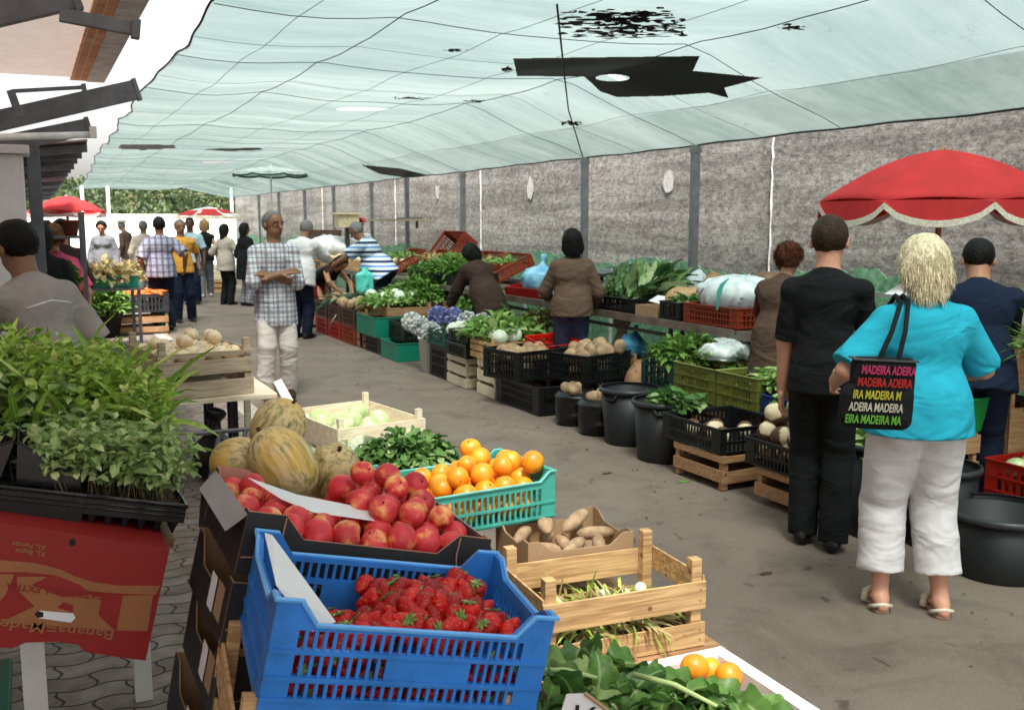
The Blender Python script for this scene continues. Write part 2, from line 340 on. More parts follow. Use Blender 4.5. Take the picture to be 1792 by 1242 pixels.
def hairm(k):
    nm = 'hair_'+k
    if nm in MATS: return MATS[nm]
    m = mat(nm, HAIRC[k], .62, var=.5, scale=30, bump=.8, bscale=70, spec=.16)
    N, L = nodes(m); mp = [n for n in N if n.type == 'MAPPING'][0]; mp.inputs['Scale'].default_value = (4, 4, .5); return m
def person(label, loc, yaw, H=1.7, h=.014, skn='tan', b=1., fem=False, lean=0., side=0., twist=0., pel=.52, headp=0., heady=0.,
           lh=None, rh=None, lf=None, rf=None, hair='short', hc='black', top=None, sleeve=.5, hem=-.02, ease=.010, bottom=None, blen=1., bease=.014,
           shoe=None, skirt=None, face=False, group=None, curl=.5, pelback=0., belly=0., elbow=None, extra=None, fold=.0026, hiw=1., legw=None, over=None):
    root = thing('person', label, 'person', loc, yaw, group); k = H
    V3 = lambda *a: np.array(a, float)
    P0 = V3(0, -pelback, pel)*k
    t = V3(math.sin(side), math.sin(lean)*math.cos(side), math.cos(lean)*math.cos(side)); t /= np.linalg.norm(t)
    s = V3(math.cos(twist), -math.sin(twist), 0); s = s-t*(s@t); s /= np.linalg.norm(s); f = np.cross(t, s)
    Rt = [list(r) for r in np.stack([s, f, t], 1)]
    # head axes
    hl = lean*.45+headp; ht = V3(math.sin(side)*.5, math.sin(hl), math.cos(hl)); ht /= np.linalg.norm(ht)
    hy = heady; hf0 = V3(-math.sin(hy), math.cos(hy), 0); hs = np.cross(hf0, ht); hs /= np.linalg.norm(hs); hf = np.cross(ht, hs)
    if hf@hf0 < 0: hf = -hf
    hs = np.cross(hf, ht); Rh = [list(r) for r in np.stack([hs, hf, ht], 1)]
    N_ = P0+t*.295*k; sw = (.088 if fem else .100)*k*(.6+.4*b)
    SH = [N_-t*.04*k-s*sw, N_-t*.04*k+s*sw]
    HP = [P0-t*.005*k-s*.047*k*hiw, P0-t*.005*k+s*.047*k*hiw]
    HD = N_+t*.015*k+ht*.09*k; kh = k*1.1
    lh = V3(*(lh or (-.15, .03, .47)))*k; rh = V3(*(rh or (.15, .03, .47)))*k
    lf = V3(*(lf or (-.06, 0, 0)))*k; rf = V3(*(rf or (.06, 0, 0)))*k
    EL, HA = [], []
    for i, (S_, T_) in enumerate(zip(SH, (lh, rh))):
        sg = -1 if i == 0 else 1; pole = s*sg*.6-f*1.0-V3(0, 0, .3) if elbow is None else s*sg*elbow[0]+f*elbow[1]+V3(0, 0, elbow[2])
        e, w_ = ik(S_, T_, .172*k, .15*k, pole); EL.append(e); HA.append(w_)
    KN, AN = [], []
    for hp, ft in zip(HP, (lf, rf)):
        kn, an = ik(hp, ft+V3(0, 0, .045*k), .245*k, .235*k, V3(0, 1, 0.15)); KN.append(kn); AN.append(an)
    allp = np.array(SH+HP+EL+HA+KN+AN+[HD, P0, N_]); lo = allp.min(0)-.17*k; hi = allp.max(0)+.17*k; lo[2] = -.01
    def F(): return Field(lo, hi, h)
    g = F()
    # body: one continuous surface
    g.ell(P0+t*.21*k, (.085*k*b, .058*k*b, .11*k), Rt, .03); g.ell(P0+t*.09*k, (.075*k*b, .054*k*b, .09*k), Rt, .03); g.ell(P0, (.085*k*b, .062*k*b, .06*k), Rt, .03)
    g.cap(N_-t*.03*k, SH[0], .038*k, .028*k, .02); g.cap(N_-t*.03*k, SH[1], .038*k, .028*k, .02); g.cap(N_-t*.02*k, HD-ht*.02*k, .036*k*(.85 if fem else 1), .033*k*(.85 if fem else 1), .03)
    g.ell(HD+ht*.012*kh, (.043*kh, .054*kh, .05*kh), Rh, .012); g.ell(HD-ht*.03*kh+hf*.012*kh, (.033*kh, .038*kh, .036*kh), Rh, .02)
    g.cap(HD-ht*.0*kh+hf*.05*kh, HD-ht*.018*kh+hf*.062*kh, .006*kh, .009*kh, .006)
    g.ell(HD+ht*.006*kh+hf*.045*kh, (.03*kh, .01*kh, .006*kh), Rh, .006)
    for sg in (-1, 1):
        g.ell(HD-ht*.006*kh+hs*sg*.045*kh-hf*.004*kh, (.006*kh, .011*kh, .018*kh), Rh, .004)
        if h < .012: g.carve(HD-ht*.002*kh+hs*sg*.018*kh+hf*.058*kh, (.011*kh, .008*kh, .006*kh), Rh)
    for i in (0, 1):
        sg = -1 if i == 0 else 1
        g.cap(SH[i], EL[i], .028*k*b, .024*k, .015); g.cap(EL[i], HA[i], .025*k, .0165*k, .012)
        fd = HA[i]-EL[i]; fd /= np.linalg.norm(fd); ref = V3(0, 0, 1) if abs(fd[2]) < .8 else f
        nn = np.cross(fd, ref); nn /= np.linalg.norm(nn); inw = -s*sg
        pn = inw-fd*(inw@fd); pn /= np.linalg.norm(pn)+1e-9; ac = np.cross(fd, pn)
        if ac@f < 0: ac = -ac
        pc = HA[i]+fd*.028*k; g.box(pc, (.007*k, .024*k, .03*k), [list(r) for r in np.stack([pn, ac, fd], 1)], .006*k, .008)
        fr = max(.0052*k, .5*h)
        for q, (off, ln) in enumerate(((-.0185, .034), (-.0062, .042), (.0062, .045), (.0185, .04))):
            a0 = pc+fd*.026*k+ac*off*k; a1 = a0+(fd*math.cos(curl)+pn*math.sin(curl))*ln*.5*k; a2 = a1+(fd*math.cos(curl*2)+pn*math.sin(curl*2))*ln*.5*k
            g.cap(a0, a1, fr*1.05, fr, .003); g.cap(a1, a2, fr, fr*.85, .003)
        a0 = HA[i]+fd*.012*k+ac*.02*k; a1 = a0+(fd*.6+ac*.7+pn*.3)*.024*k; g.cap(a0, a1, fr*1.3, fr*1.1, .004); g.cap(a1, a1+(fd*.9+pn*.4)*.022*k, fr*1.1, fr*.9, .003)
        g.cap(HP[i], KN[i], .052*k*b, .036*k, .02); g.cap(KN[i], AN[i], .035*k, .021*k, .015)
        ft = (lf, rf)[i]; g.cap(AN[i]-V3(0, .012*k, .01*k), ft+V3(0, .085*k, .014*k), .021*k, .013*k, .015, flat=((0, 0, 1), .8)); g.cap(ft+V3(0, -.028*k, .018*k), AN[i], .017*k, .02*k, .012)
    g.mesh('body', skin(skn), root)
    # top garment
    def garment(top, sleeve, e, nm, sd):
        g = F()
        g.ell(P0+t*.215*k, (.089*k*b+e, .06*k*b+e, .105*k), Rt, .04); g.ell(P0+t*.10*k+f*belly*k, (.083*k*b+e, .06*k*b+e+belly*.5*k, .09*k), Rt, .04)
        g.ell(P0+f*belly*.5*k, ((.094 if fem else .088)*k*b*hiw+e, .072*k*b+e, .075*k), Rt, .05)
        if hem < -.03: g.cap(P0+t*.03*k, P0+t*(hem-.02)*k, .097*k*b*hiw+e, .104*k*b*hiw+e*1.1, .03, flat=(f, .84), cut=True)
        if fem:
            for sg in (-1, 1): g.ell(P0+t*.2*k+s*sg*.042*k+f*.052*k, (.036*k*b,)*3, None, .03)
        g.cap(N_-t*.025*k, SH[0], .040*k, .030*k+e*.4, .03); g.cap(N_-t*.025*k, SH[1], .040*k, .030*k+e*.4, .03); g.cap(N_+t*.0*k, N_-t*.06*k, .038*k, .06*k, .03)
        for i in (0, 1):
            if sleeve <= 0: continue
            if sleeve <= 1:
                en = SH[i]+(EL[i]-SH[i])*max(sleeve*1., .1); g.cap(SH[i], en, .029*k*b+e*.5, .029*k*b+e*1.15, .025, cut=True)
            else:
                g.cap(SH[i], EL[i], .029*k*b+e*.5, .028*k+e, .025); en = EL[i]+(HA[i]-EL[i])*min(sleeve-1, 1); g.cap(EL[i], en, .029*k+e*.9, .021*k+e*.9, .012, cut=True)
        g.folds(fold, 22, 16, seed=len(label)+sd); g.plane(P0+t*hem*k, -t)
        g.carve(N_+t*.02*k+f*.014*k, (.04*k, .036*k, .016*k), Rt)
        g.mesh(nm, top, root)
    if top is not None: garment(top, sleeve, ease, 'jacket' if sleeve > 1.3 else 'shirt', 0)
    if over is not None: garment(over, .12, ease+.009, 'vest', 4)
    if bottom is not None:
        g = F(); e = bease
        g.ell(P0+t*.0*k, ((.092 if fem else .086)*k*b*hiw+e*.5, .064*k*b+e*.5, .07*k), Rt, .03)
        for sg in (-1, 1): g.ell(P0-t*.03*k+s*sg*.043*k*hiw-f*.028*k*b, (.046*k*b*hiw, .044*k*b, .052*k), Rt, .02)
        for i in (0, 1):
            g.cap(HP[i], KN[i], .052*k*b*hiw+e*.6, (.04*k+e) if not legw else legw*k, .015); 
            if blen > .5:
                en = KN[i]+(AN[i]-KN[i])*min(1.08, (blen-.5)*2*1.08); g.cap(KN[i], en, (.04*k+e) if not legw else legw*k, (.033*k+e*1.1) if not legw else legw*k*1.04, .02, cut=True)
        g.folds(.0030*(1 if fold else 0), 12, 26, seed=len(label)+3); g.plane(P0+t*.065*k, t)
        g.plane((0, 0, .016*k), (0, 0, -1)); g.mesh('trousers', bottom, root)
    if skirt is not None:
        sm, sl_, flare = skirt; g = F(); g.cap(P0+t*.03*k, P0-V3(0, 0, sl_*k), .085*k*b, .085*k*b*flare, .02, flat=((0, 1, 0), .85), cut=True); g.folds(.006, 34, 4, seed=5); g.plane(P0+t*.05*k, t); g.mesh('skirt', sm, root)
    if shoe is not None:
        for i in (0, 1):
            ft = (lf, rf)[i]; g = Field(ft+V3(-.06, -.07, -.005)*k, ft+V3(.06, .14, .09)*k, min(h, .01))
            g.cap(ft+V3(0, -.03, .022)*k, ft+V3(0, .05, .022)*k, .022*k, .024*k, .01); g.cap(ft+V3(0, .05, .018)*k, ft+V3(0, .098, .012)*k, .024*k, .017*k, .01)
            g.cap(ft+V3(0, -.02, .03)*k, ft+V3(0, -.012, .062)*k, .027*k, .026*k, .01, cut=True); g.plane((0, 0, 0), (0, 0, -1)); g.mesh('shoe', shoe, root)
    # hair
    if hair != 'none':
        g = Field(HD-.2*k, HD+.14*k, min(h, .011)); c = HD+ht*.014*kh
        if hair in ('short', 'thin', 'curly'):
            q = {'short': 1.09, 'thin': 1.045, 'curly': 1.26}[hair]
            g.ell(c-hf*.003*kh, (.0445*kh*q, .055*kh*q, .051*kh*q), Rh, .01); g.plane(HD-ht*(.036 if hair != 'curly' else .05)*kh, -ht*.85+hf*.5)
            g.plane(HD+hf*.018*kh+ht*.022*kh, hf*.85-ht*.5); g.hairy(.0022 if hair != 'curly' else .006, 90 if hair != 'curly' else 130)
        else:
            ln = {'bob': .05, 'long': .10, 'pony': .02, 'waves': .06}[hair]; q = 1.2 if hair in ('bob', 'waves') else 1.1
            g.ell(c-hf*.004*kh, (.045*kh*q, .055*kh*q, .051*kh*q), Rh, .01)
            g.ell(HD-hf*.022*kh-ht*.02*kh, (.049*kh*q, .036*kh*q, .055*kh), Rh, .02)
            g.cap(HD-hf*.03*kh, HD-hf*.035*kh-ht*ln*kh, .042*kh*q, .03*kh*q, .02, flat=(hf, .7))
            if hair == 'pony': g.cap(HD-hf*.06*kh+ht*.01*kh, HD-hf*.085*kh-ht*.06*kh, .018*kh, .01*kh, .01)
            g.plane(HD+hf*.022*kh+ht*.012*kh, hf*.9-ht*.35); g.hairy(.0026, 120)
        ho = g.mesh('hair', hairm(hc), root)
        if h < .0125 and ho is not None:
            nv = len(ho.data.vertices); co_ = np.empty(nv*3, np.float32); ho.data.vertices.foreach_get('co', co_); co_ = co_.reshape(-1, 3); no_ = np.empty(nv*3, np.float32); ho.data.vertices.foreach_get('normal', no_); no_ = no_.reshape(-1, 3)
            q = np.random.default_rng(len(label)); ii = q.integers(0, nv, 6500 if hair != 'short' else 2200); dn = -ht[None]+no_[ii]*(.45 if hair == 'curly' else .12)+q.normal(0, .16 if hair != 'curly' else .7, (len(ii), 3)); sg_ = (no_[ii]@(-ht))<.75
            ii = ii[sg_]; dn = dn[sg_]; ln_ = {'short': .012, 'thin': .009, 'curly': .03, 'bob': .035, 'waves': .042, 'long': .05, 'pony': .03}[hair]
            V, F, T = leaves(co_[ii]-no_[ii]*.003, dn, ln_*q.uniform(.5, 1.3, len(ii)), .0026, 3, .25, .1, 'blade', 3); meshnp('strands', V, F, hairm(hc), ho, True, T)
    if face:
        for sg in (-1, 1):
            ey = MB().ell((0, 0, 0), .0085*kh/1.7*1.1, 8).build('eye', plain('eye_white', (190, 180, 170), .3), root, True, loc=HD-ht*.002*kh+hs*sg*.0185*kh+hf*.0452*kh)
            MB().ell((0, 0, 0), .0055*kh/1.7, 8).build('pupil', plain('pupil', (22, 14, 10), .2), ey, True, loc=hf*.0048*kh-ht*.001*kh)
            MB().tube([HD+ht*.011*kh+hs*sg*.009*kh+hf*.0535*kh, HD+ht*.0135*kh+hs*sg*.02*kh+hf*.052*kh, HD+ht*.0105*kh+hs*sg*.031*kh+hf*.044*kh], .0026*kh/1.7*1.3, 6).build('eyebrow', hairm('black' if hc != 'blonde' else 'brown'), root, True)
        MB().tube([HD-ht*.0375*kh+hs*-.014*kh+hf*.0445*kh, HD-ht*.036*kh+hf*.0505*kh, HD-ht*.0375*kh+hs*.014*kh+hf*.0445*kh], .0028*kh/1.7*1.2, 6).build('mouth', plain('lips', (120, 55, 48), .5), root, True)
    return root, dict(P0=P0, N=N_, HD=HD, t=t, s=s, f=f, ht=ht, hf=hf, hs=hs, Rh=Rh, Rt=Rt, HA=HA, EL=EL, SH=SH, lf=lf, rf=rf, k=k, AN=AN)
# ================================================================ THE SETTING
def ground_mat():
    m = D.materials.new('asphalt'); m.use_nodes = True; N, L = nodes(m); b = N['Principled BSDF']
    tc = N.new('ShaderNodeTexCoord')
    def noise(s, d=6, r=.6, dist=0.):
        n = N.new('ShaderNodeTexNoise'); n.inputs['Scale'].default_value = s; n.inputs['Detail'].default_value = d; n.inputs['Roughness'].default_value = r; n.inputs['Distortion'].default_value = dist
        L.new(tc.outputs['Object'], n.inputs['Vector']); return n
    def ramp(src, p0, c0, p1, c1):
        r = N.new('ShaderNodeValToRGB'); e = r.color_ramp.elements; e[0].position = p0; e[1].position = p1; e[0].color = (*c0, 1); e[1].color = (*c1, 1); L.new(src, r.inputs[0]); return r.outputs[0]
    def mul(a, c, f=1.):
        x = N.new('ShaderNodeMix'); x.data_type = 'RGBA'; x.blend_type = 'MULTIPLY'; x.inputs[0].default_value = f; L.new(a, x.inputs[6]); L.new(c, x.inputs[7]); return x.outputs[2]
    base = ramp(noise(.45, 6, .6).outputs[0], .3, (.155,.118,.095), .72, (.245,.190,.155))
    grit = ramp(noise(95, 4, .8).outputs[0], .3, (.62,.6,.58), .7, (1.25,1.25,1.25)); stain = ramp(noise(1.7, 8, .72, .6).outputs[0], .36, (.5,.46,.43), .52, (1,1,1))
    spots = ramp(noise(5.5, 3, .5, 1.).outputs[0], .27, (.35,.33,.32), .33, (1,1,1))
    L.new(mul(mul(mul(base, grit, .8), stain, .6), spots, .8), b.inputs['Base Color']); b.inputs['Roughness'].default_value = .82
    bp = N.new('ShaderNodeBump'); bp.inputs['Strength'].default_value = .5; bp.inputs['Distance'].default_value = .006; L.new(noise(70, 5, .8).outputs[0], bp.inputs['Height']); L.new(bp.outputs[0], b.inputs['Normal'])
    return m
GM = ground_mat()
tag(MB().box(-150, 150, -40, 150, -.5, 0).build('ground', GM), kind='structure')
def paver_mat():
    m = D.materials.new('pavers'); m.use_nodes = True; N, L = nodes(m); b = N['Principled BSDF']; tc = N.new('ShaderNodeTexCoord')
    sx = N.new('ShaderNodeSeparateXYZ'); L.new(tc.outputs['Object'], sx.inputs[0])
    def wave(src, fr, am):
        a = N.new('ShaderNodeMath'); a.operation = 'MULTIPLY'; a.inputs[1].default_value = fr; L.new(src, a.inputs[0]); s_ = N.new('ShaderNodeMath'); s_.operation = 'SINE'; L.new(a.outputs[0], s_.inputs[0])
        q = N.new('ShaderNodeMath'); q.operation = 'MULTIPLY'; q.inputs[1].default_value = am; L.new(s_.outputs[0], q.inputs[0]); return q.outputs[0]
    def add(a, c):
        q = N.new('ShaderNodeMath'); q.operation = 'ADD'; L.new(a, q.inputs[0]); L.new(c, q.inputs[1]); return q.outputs[0]
    cx = N.new('ShaderNodeCombineXYZ'); L.new(add(sx.outputs[0], wave(sx.outputs[1], 52, .012)), cx.inputs[0]); L.new(add(sx.outputs[1], wave(sx.outputs[0], 28, .014)), cx.inputs[1])
    br = N.new('ShaderNodeTexBrick'); br.inputs['Scale'].default_value = 1; br.inputs['Brick Width'].default_value = .23; br.inputs['Row Height'].default_value = .115; br.inputs['Mortar Size'].default_value = .006; br.inputs['Mortar Smooth'].default_value = .3
    br.inputs['Color1'].default_value = (.20,.165,.14,1); br.inputs['Color2'].default_value = (.27,.23,.2,1); br.inputs['Mortar'].default_value = (.035,.03,.026,1); L.new(cx.outputs[0], br.inputs['Vector'])
    n = N.new('ShaderNodeTexNoise'); n.inputs['Scale'].default_value = 9; n.inputs['Detail'].default_value = 8; L.new(tc.outputs['Object'], n.inputs['Vector'])
    r = N.new('ShaderNodeValToRGB'); r.color_ramp.elements[0].position = .3; r.color_ramp.elements[0].color = (.6,.58,.56,1); r.color_ramp.elements[1].position = .7; r.color_ramp.elements[1].color = (1.1,1.1,1.1,1); L.new(n.outputs[0], r.inputs[0])
    x = N.new('ShaderNodeMix'); x.data_type = 'RGBA'; x.blend_type = 'MULTIPLY'; x.inputs[0].default_value = 1; L.new(br.outputs[0], x.inputs[6]); L.new(r.outputs[0], x.inputs[7]); L.new(x.outputs[2], b.inputs['Base Color'])
    b.inputs['Roughness'].default_value = .85; bp = N.new('ShaderNodeBump'); bp.inputs['Strength'].default_value = .6; bp.inputs['Distance'].default_value = .01; L.new(br.outputs['Fac'], bp.inputs['Height']); bp.invert = True; L.new(bp.outputs[0], b.inputs['Normal'])
    return m
tag(MB().box(-6, 1.55, -6, 33, 0, .004).build('pavement', paver_mat()), kind='structure')
tag(MB().box(1.55, 1.72, -6, 33, 0, .008).build('kerb', mat('kerb_stone', (.34,.31,.28), .8, bump=.3, scale=3)), kind='structure')
tag(MB().box(-30, 60, 33, 120, 0, .004).build('plaza', mat('plaza_concrete', (.5,.48,.45), .8, scale=1)), kind='structure')
# --- the netting overhead
_edge = [gz(px, py, z) for px, py, z in ((372,0,3.1),(335,55,3.1),(300,98,3.1),(268,132,3.1),(240,160,3.1),(228,195,3.05),(212,210,3.05),(205,225,3.05),(190,252,3.0),(168,275,3.0),(160,295,2.95),(140,320,2.85))]
_ey = [-6, 2.0]+[p.y for p in _edge]+[60]; _ex = [1.35, 1.2]+[p.x for p in _edge]+[_edge[-1].x-.9]
_o = np.argsort(_ey); _ey = np.array(_ey)[_o]; _ex = np.array(_ex)[_o]
TY1 = 38.
POSTY = [4.4, 7.0]+[gx(px, 386, 6.7).y for px in (1217, 1025, 812, 714, 652, 586, 535, 490, 455)]
def tz(x, y):
    x = np.asarray(x, float); y = np.asarray(y, float)
    base = np.where(x < 5.0, 3.1, 3.1-.62*np.clip((x-5.0)/1.7, 0, 1)**1.15)
    far = np.clip((y-20)/18, 0, 1); base = base-.32*far*far*(3-2*far)*np.clip((6.7-x)/2, 0, 1)
    py = np.interp(y, POSTY, np.arange(len(POSTY))); px = np.interp(x, [1.0, 2.46, 4.98, 6.7], [0, 1, 2, 3])
    sag = np.sin(np.pi*(py % 1))*.035+np.sin(np.pi*(px % 1))*.05
    return base-sag*np.clip((6.75-x)*1.4, 0, 1)+.012*np.sin(5*x+2*y)*np.sin(3.1*y)
def ontarp(px, py, off=-.02):
    d = ray(px, py); t = np.linspace(1.5, 70, 1800); X = d[0]*t; Y_ = d[1]*t; Z = EYE+d[2]*t; g = Z-tz(X, Y_); i = np.argmax(g > 0)
    if g[i] <= 0: return None
    a, b_ = g[i-1], g[i]; s = -a/(b_-a); t0 = t[i-1]+s*(t[i]-t[i-1]); return np.array([d[0]*t0, d[1]*t0, EYE+d[2]*t0+off])
def tarp_mat():
    m = D.materials.new('green_net'); m.use_nodes = True; N, L = nodes(m); N.remove(N['Principled BSDF']); tc = N.new('ShaderNodeTexCoord')
    n = N.new('ShaderNodeTexNoise'); n.inputs['Scale'].default_value = .55; n.inputs['Detail'].default_value = 9; n.inputs['Roughness'].default_value = .7; mp = N.new('ShaderNodeMapping'); mp.inputs['Scale'].default_value = (.35, 1.6, 1); L.new(tc.outputs['Object'], mp.inputs[0]); L.new(mp.outputs[0], n.inputs['Vector'])
    r = N.new('ShaderNodeValToRGB'); e = r.color_ramp.elements; e[0].position = .3; e[0].color = (.085,.135,.127,1); e[1].position = .68; e[1].color = (.235,.290,.280,1); L.new(n.outputs[0], r.inputs[0])
    wv = N.new('ShaderNodeTexWave'); wv.bands_direction = 'Y'; wv.inputs['Scale'].default_value = 22; wv.inputs['Distortion'].default_value = 1.5; wv.inputs['Detail'].default_value = 3; L.new(tc.outputs['Object'], wv.inputs['Vector'])
    mr = N.new('ShaderNodeMapRange'); mr.inputs[3].default_value = .72; mr.inputs[4].default_value = 1.1; L.new(wv.outputs['Fac'], mr.inputs[0])
    # grime
    n3 = N.new('ShaderNodeTexNoise'); n3.inputs['Scale'].default_value = 2.6; n3.inputs['Detail'].default_value = 10; n3.inputs['Roughness'].default_value = .75; L.new(tc.outputs['Object'], n3.inputs['Vector'])
    r3 = N.new('ShaderNodeValToRGB'); r3.color_ramp.elements[0].position = .29; r3.color_ramp.elements[0].color = (.25,.28,.27,1); r3.color_ramp.elements[1].position = .37; r3.color_ramp.elements[1].color = (1,1,1,1); L.new(n3.outputs[0], r3.inputs[0])
    x = N.new('ShaderNodeMix'); x.data_type = 'RGBA'; x.blend_type = 'MULTIPLY'; x.inputs[0].default_value = 1; L.new(r.outputs[0], x.inputs[6]); L.new(mr.outputs[0], x.inputs[7])
    x2 = N.new('ShaderNodeMix'); x2.data_type = 'RGBA'; x2.blend_type = 'MULTIPLY'; x2.inputs[0].default_value = .8; L.new(x.outputs[2], x2.inputs[6]); L.new(r3.outputs[0], x2.inputs[7])
    tr = N.new('ShaderNodeBsdfTranslucent'); L.new(x2.outputs[2], tr.inputs[0]); df = N.new('ShaderNodeBsdfDiffuse'); L.new(x2.outputs[2], df.inputs[0]); tp = N.new('ShaderNodeBsdfTransparent'); tp.inputs[0].default_value = (.80,.93,.90,1)
    a = N.new('ShaderNodeMixShader'); a.inputs[0].default_value = .3; L.new(tr.outputs[0], a.inputs[1]); L.new(df.outputs[0], a.inputs[2])
    c_ = N.new('ShaderNodeMixShader'); c_.inputs[0].default_value = .26; L.new(a.outputs[0], c_.inputs[1]); L.new(tp.outputs[0], c_.inputs[2])
    # torn holes
    out = c_.outputs[0]
    for (hx, hy, hw, hl) in TORN:
        sp = N.new('ShaderNodeVectorMath'); sp.operation = 'SUBTRACT'; sp.inputs[1].default_value = (hx, hy, 0); L.new(tc.outputs['Object'], sp.inputs[0])
        ml = N.new('ShaderNodeVectorMath'); ml.operation = 'MULTIPLY'; ml.inputs[1].default_value = (1/hw, 1/hl, 0); L.new(sp.outputs[0], ml.inputs[0])
        ln = N.new('ShaderNodeVectorMath'); ln.operation = 'LENGTH'; L.new(ml.outputs[0], ln.inputs[0]); lt = N.new('ShaderNodeMath'); lt.operation = 'LESS_THAN'; lt.inputs[1].default_value = 1; L.new(ln.outputs['Value'], lt.inputs[0])
        tt = N.new('ShaderNodeBsdfTransparent'); mm = N.new('ShaderNodeMixShader'); L.new(lt.outputs[0], mm.inputs[0]); L.new(out, mm.inputs[1]); L.new(tt.outputs[0], mm.inputs[2]); out = mm.outputs[0]
    L.new(out, N['Material Output'].inputs[0]); return m
TORN = []
for px, py, a_, b_ in ((635, 192, .34, .22), (385, 284, .4, .3), (1072, 131, .2, .09)):
    p_ = ontarp(px, py); TORN.append((p_[0], p_[1], a_, b_))
ys = np.concatenate([np.arange(-4, 38, .16)]); us = np.linspace(0, 1, 70)
xl = np.interp(ys, _ey, _ex)+.006*np.sin(ys*6)+.02*np.sin(ys*2.3); XX = xl[:, None]+(6.7-xl[:, None])*us[None]; YY = np.repeat(ys[:, None], 70, 1)+.06*np.sin(XX*2.3); ZZ = tz(XX, YY)
V = np.stack([XX, YY, ZZ], -1).reshape(-1, 3); i_ = np.arange(len(ys)-1)[:, None]*70+np.arange(69)[None]; i_ = i_.ravel()
TARP = thing('shade_net', 'pale green shade netting stretched over the whole market alley', 'awning')
meshnp('net', V, np.stack([i_, i_+1, i_+71, i_+70], 1), tarp_mat(), TARP)
cab = plain('cable_black', (28, 30, 32), .7)
def tline(pts, r=.008, off=-.015):
    q = []
    for a, b_ in zip(pts[:-1], pts[1:]):
        n = max(2, int(abs(b_[0]-a[0])/.25+abs(b_[1]-a[1])/.4))
        for k in range(n): t = k/n; x, y = a[0]+(b_[0]-a[0])*t, a[1]+(b_[1]-a[1])*t; q.append((x, y, float(tz(x, y))+off))
    x, y = pts[-1]; q.append((x, y, float(tz(x, y))+off)); return q
for x in (2.46, 4.98): MB().tube(tline([(x, -4), (x, 37.8)]), .004, 5).build('cable', cab, TARP)
MB().tube([(float(np.interp(y, _ey, _ex))+.006*math.sin(y*6)+.02*math.sin(y*2.3), y, float(tz(1.1, y))-.004) for y in np.arange(-4, 37.9, .16)], .009, 5).build('cable', cab, TARP)
MB().tube(tline([(6.7, -4), (6.7, 37.8)], off=0), .013, 5).build('cable', cab, TARP)
for y in POSTY: MB().tube(tline([(float(np.interp(y, _ey, _ex)), y), (6.7, y)]), .0032, 5).build('cable', cab, TARP)
for x in (1.75, 3.3, 4.15, 5.85): MB().tube(tline([(x, 1), (x, 37.8)], off=-.006), .0022, 4).build('seam', plain('seam_green', (70, 92, 88), .8), TARP)
for i in range(1, len(POSTY)-1): y = (POSTY[i]+POSTY[i+1])/2; MB().tube(tline([(float(np.interp(y, _ey, _ex)), y), (6.7, y)], off=-.006), .002, 4).build('seam', plain('seam_green', (70, 92, 88), .8), TARP)
a1, a2, a3 = ontarp(975, -6), ontarp(995, 185), ontarp(1020, 268)
MB().tube([tuple(v+np.array([0, 0, -.03])) for v in (a1, (a1+a2)/2+np.array([0, 0, -.02]), a2, a3)], .008, 5).build('cable', cab, TARP)
# black plastic patches and sooty smudges on the net
def inside(poly, x, y):
    r = False; j = len(poly)-1
    for i in range(len(poly)):
        xi, yi = poly[i]; xj, yj = poly[j]
        if (yi > y) != (yj > y) and x < (xj-xi)*(y-yi)/(yj-yi)+xi: r = not r
        j = i
    return r
def tpatch(poly, m, step=2.4, hole=None, off=-.03, ragged=0, name='patch'):
    x0, x1 = min(p[0] for p in poly), max(p[0] for p in poly); y0, y1 = min(p[1] for p in poly), max(p[1] for p in poly)
    nx, ny = int((x1-x0)/(step*1.6))+2, int((y1-y0)/step)+2; idx = {}; vs = []; fs = []
    def v(i, j):
        if (i, j) not in idx: idx[(i, j)] = len(vs); vs.append(tuple(ontarp(x0+i*step*1.6, y0+j*step, off)))
        return idx[(i, j)]
    for i in range(nx):
        for j in range(ny):
            cx, cy = x0+(i+.5)*step*1.6, y0+(j+.5)*step
            if not inside(poly, cx, cy): continue
            if hole and ((cx-hole[0])/hole[2])**2+((cy-hole[1])/hole[3])**2 < 1: continue
            if ragged and rnd.random() < ragged: continue
            fs.append((v(i, j), v(i+1, j), v(i+1, j+1), v(i, j+1)))
    mb = MB(); mb.v = vs; mb.f = fs; return mb.build(name, m, TARP)
blk = plain('black_plastic_sheet', (20, 20, 21), .55, bump=.2)
tpatch([(898,96),(1225,92),(1213,118),(1335,130),(1268,148),(1275,166),(1240,157),(1160,163),(1080,165),(1050,155),(1035,140),(1022,129),(905,128)], blk, .8, (1072,131,30,6))
tpatch([(210,250),(306,251),(308,257),(250,260),(208,258)], blk, 1.5); tpatch([(350,259),(392,257),(455,256),(460,260),(400,262)], blk, 1.0)
tpatch([(632,286),(700,292),(750,304),(708,308),(664,302)], blk, .9)
soot = plain('soot', (38, 40, 38), .9)
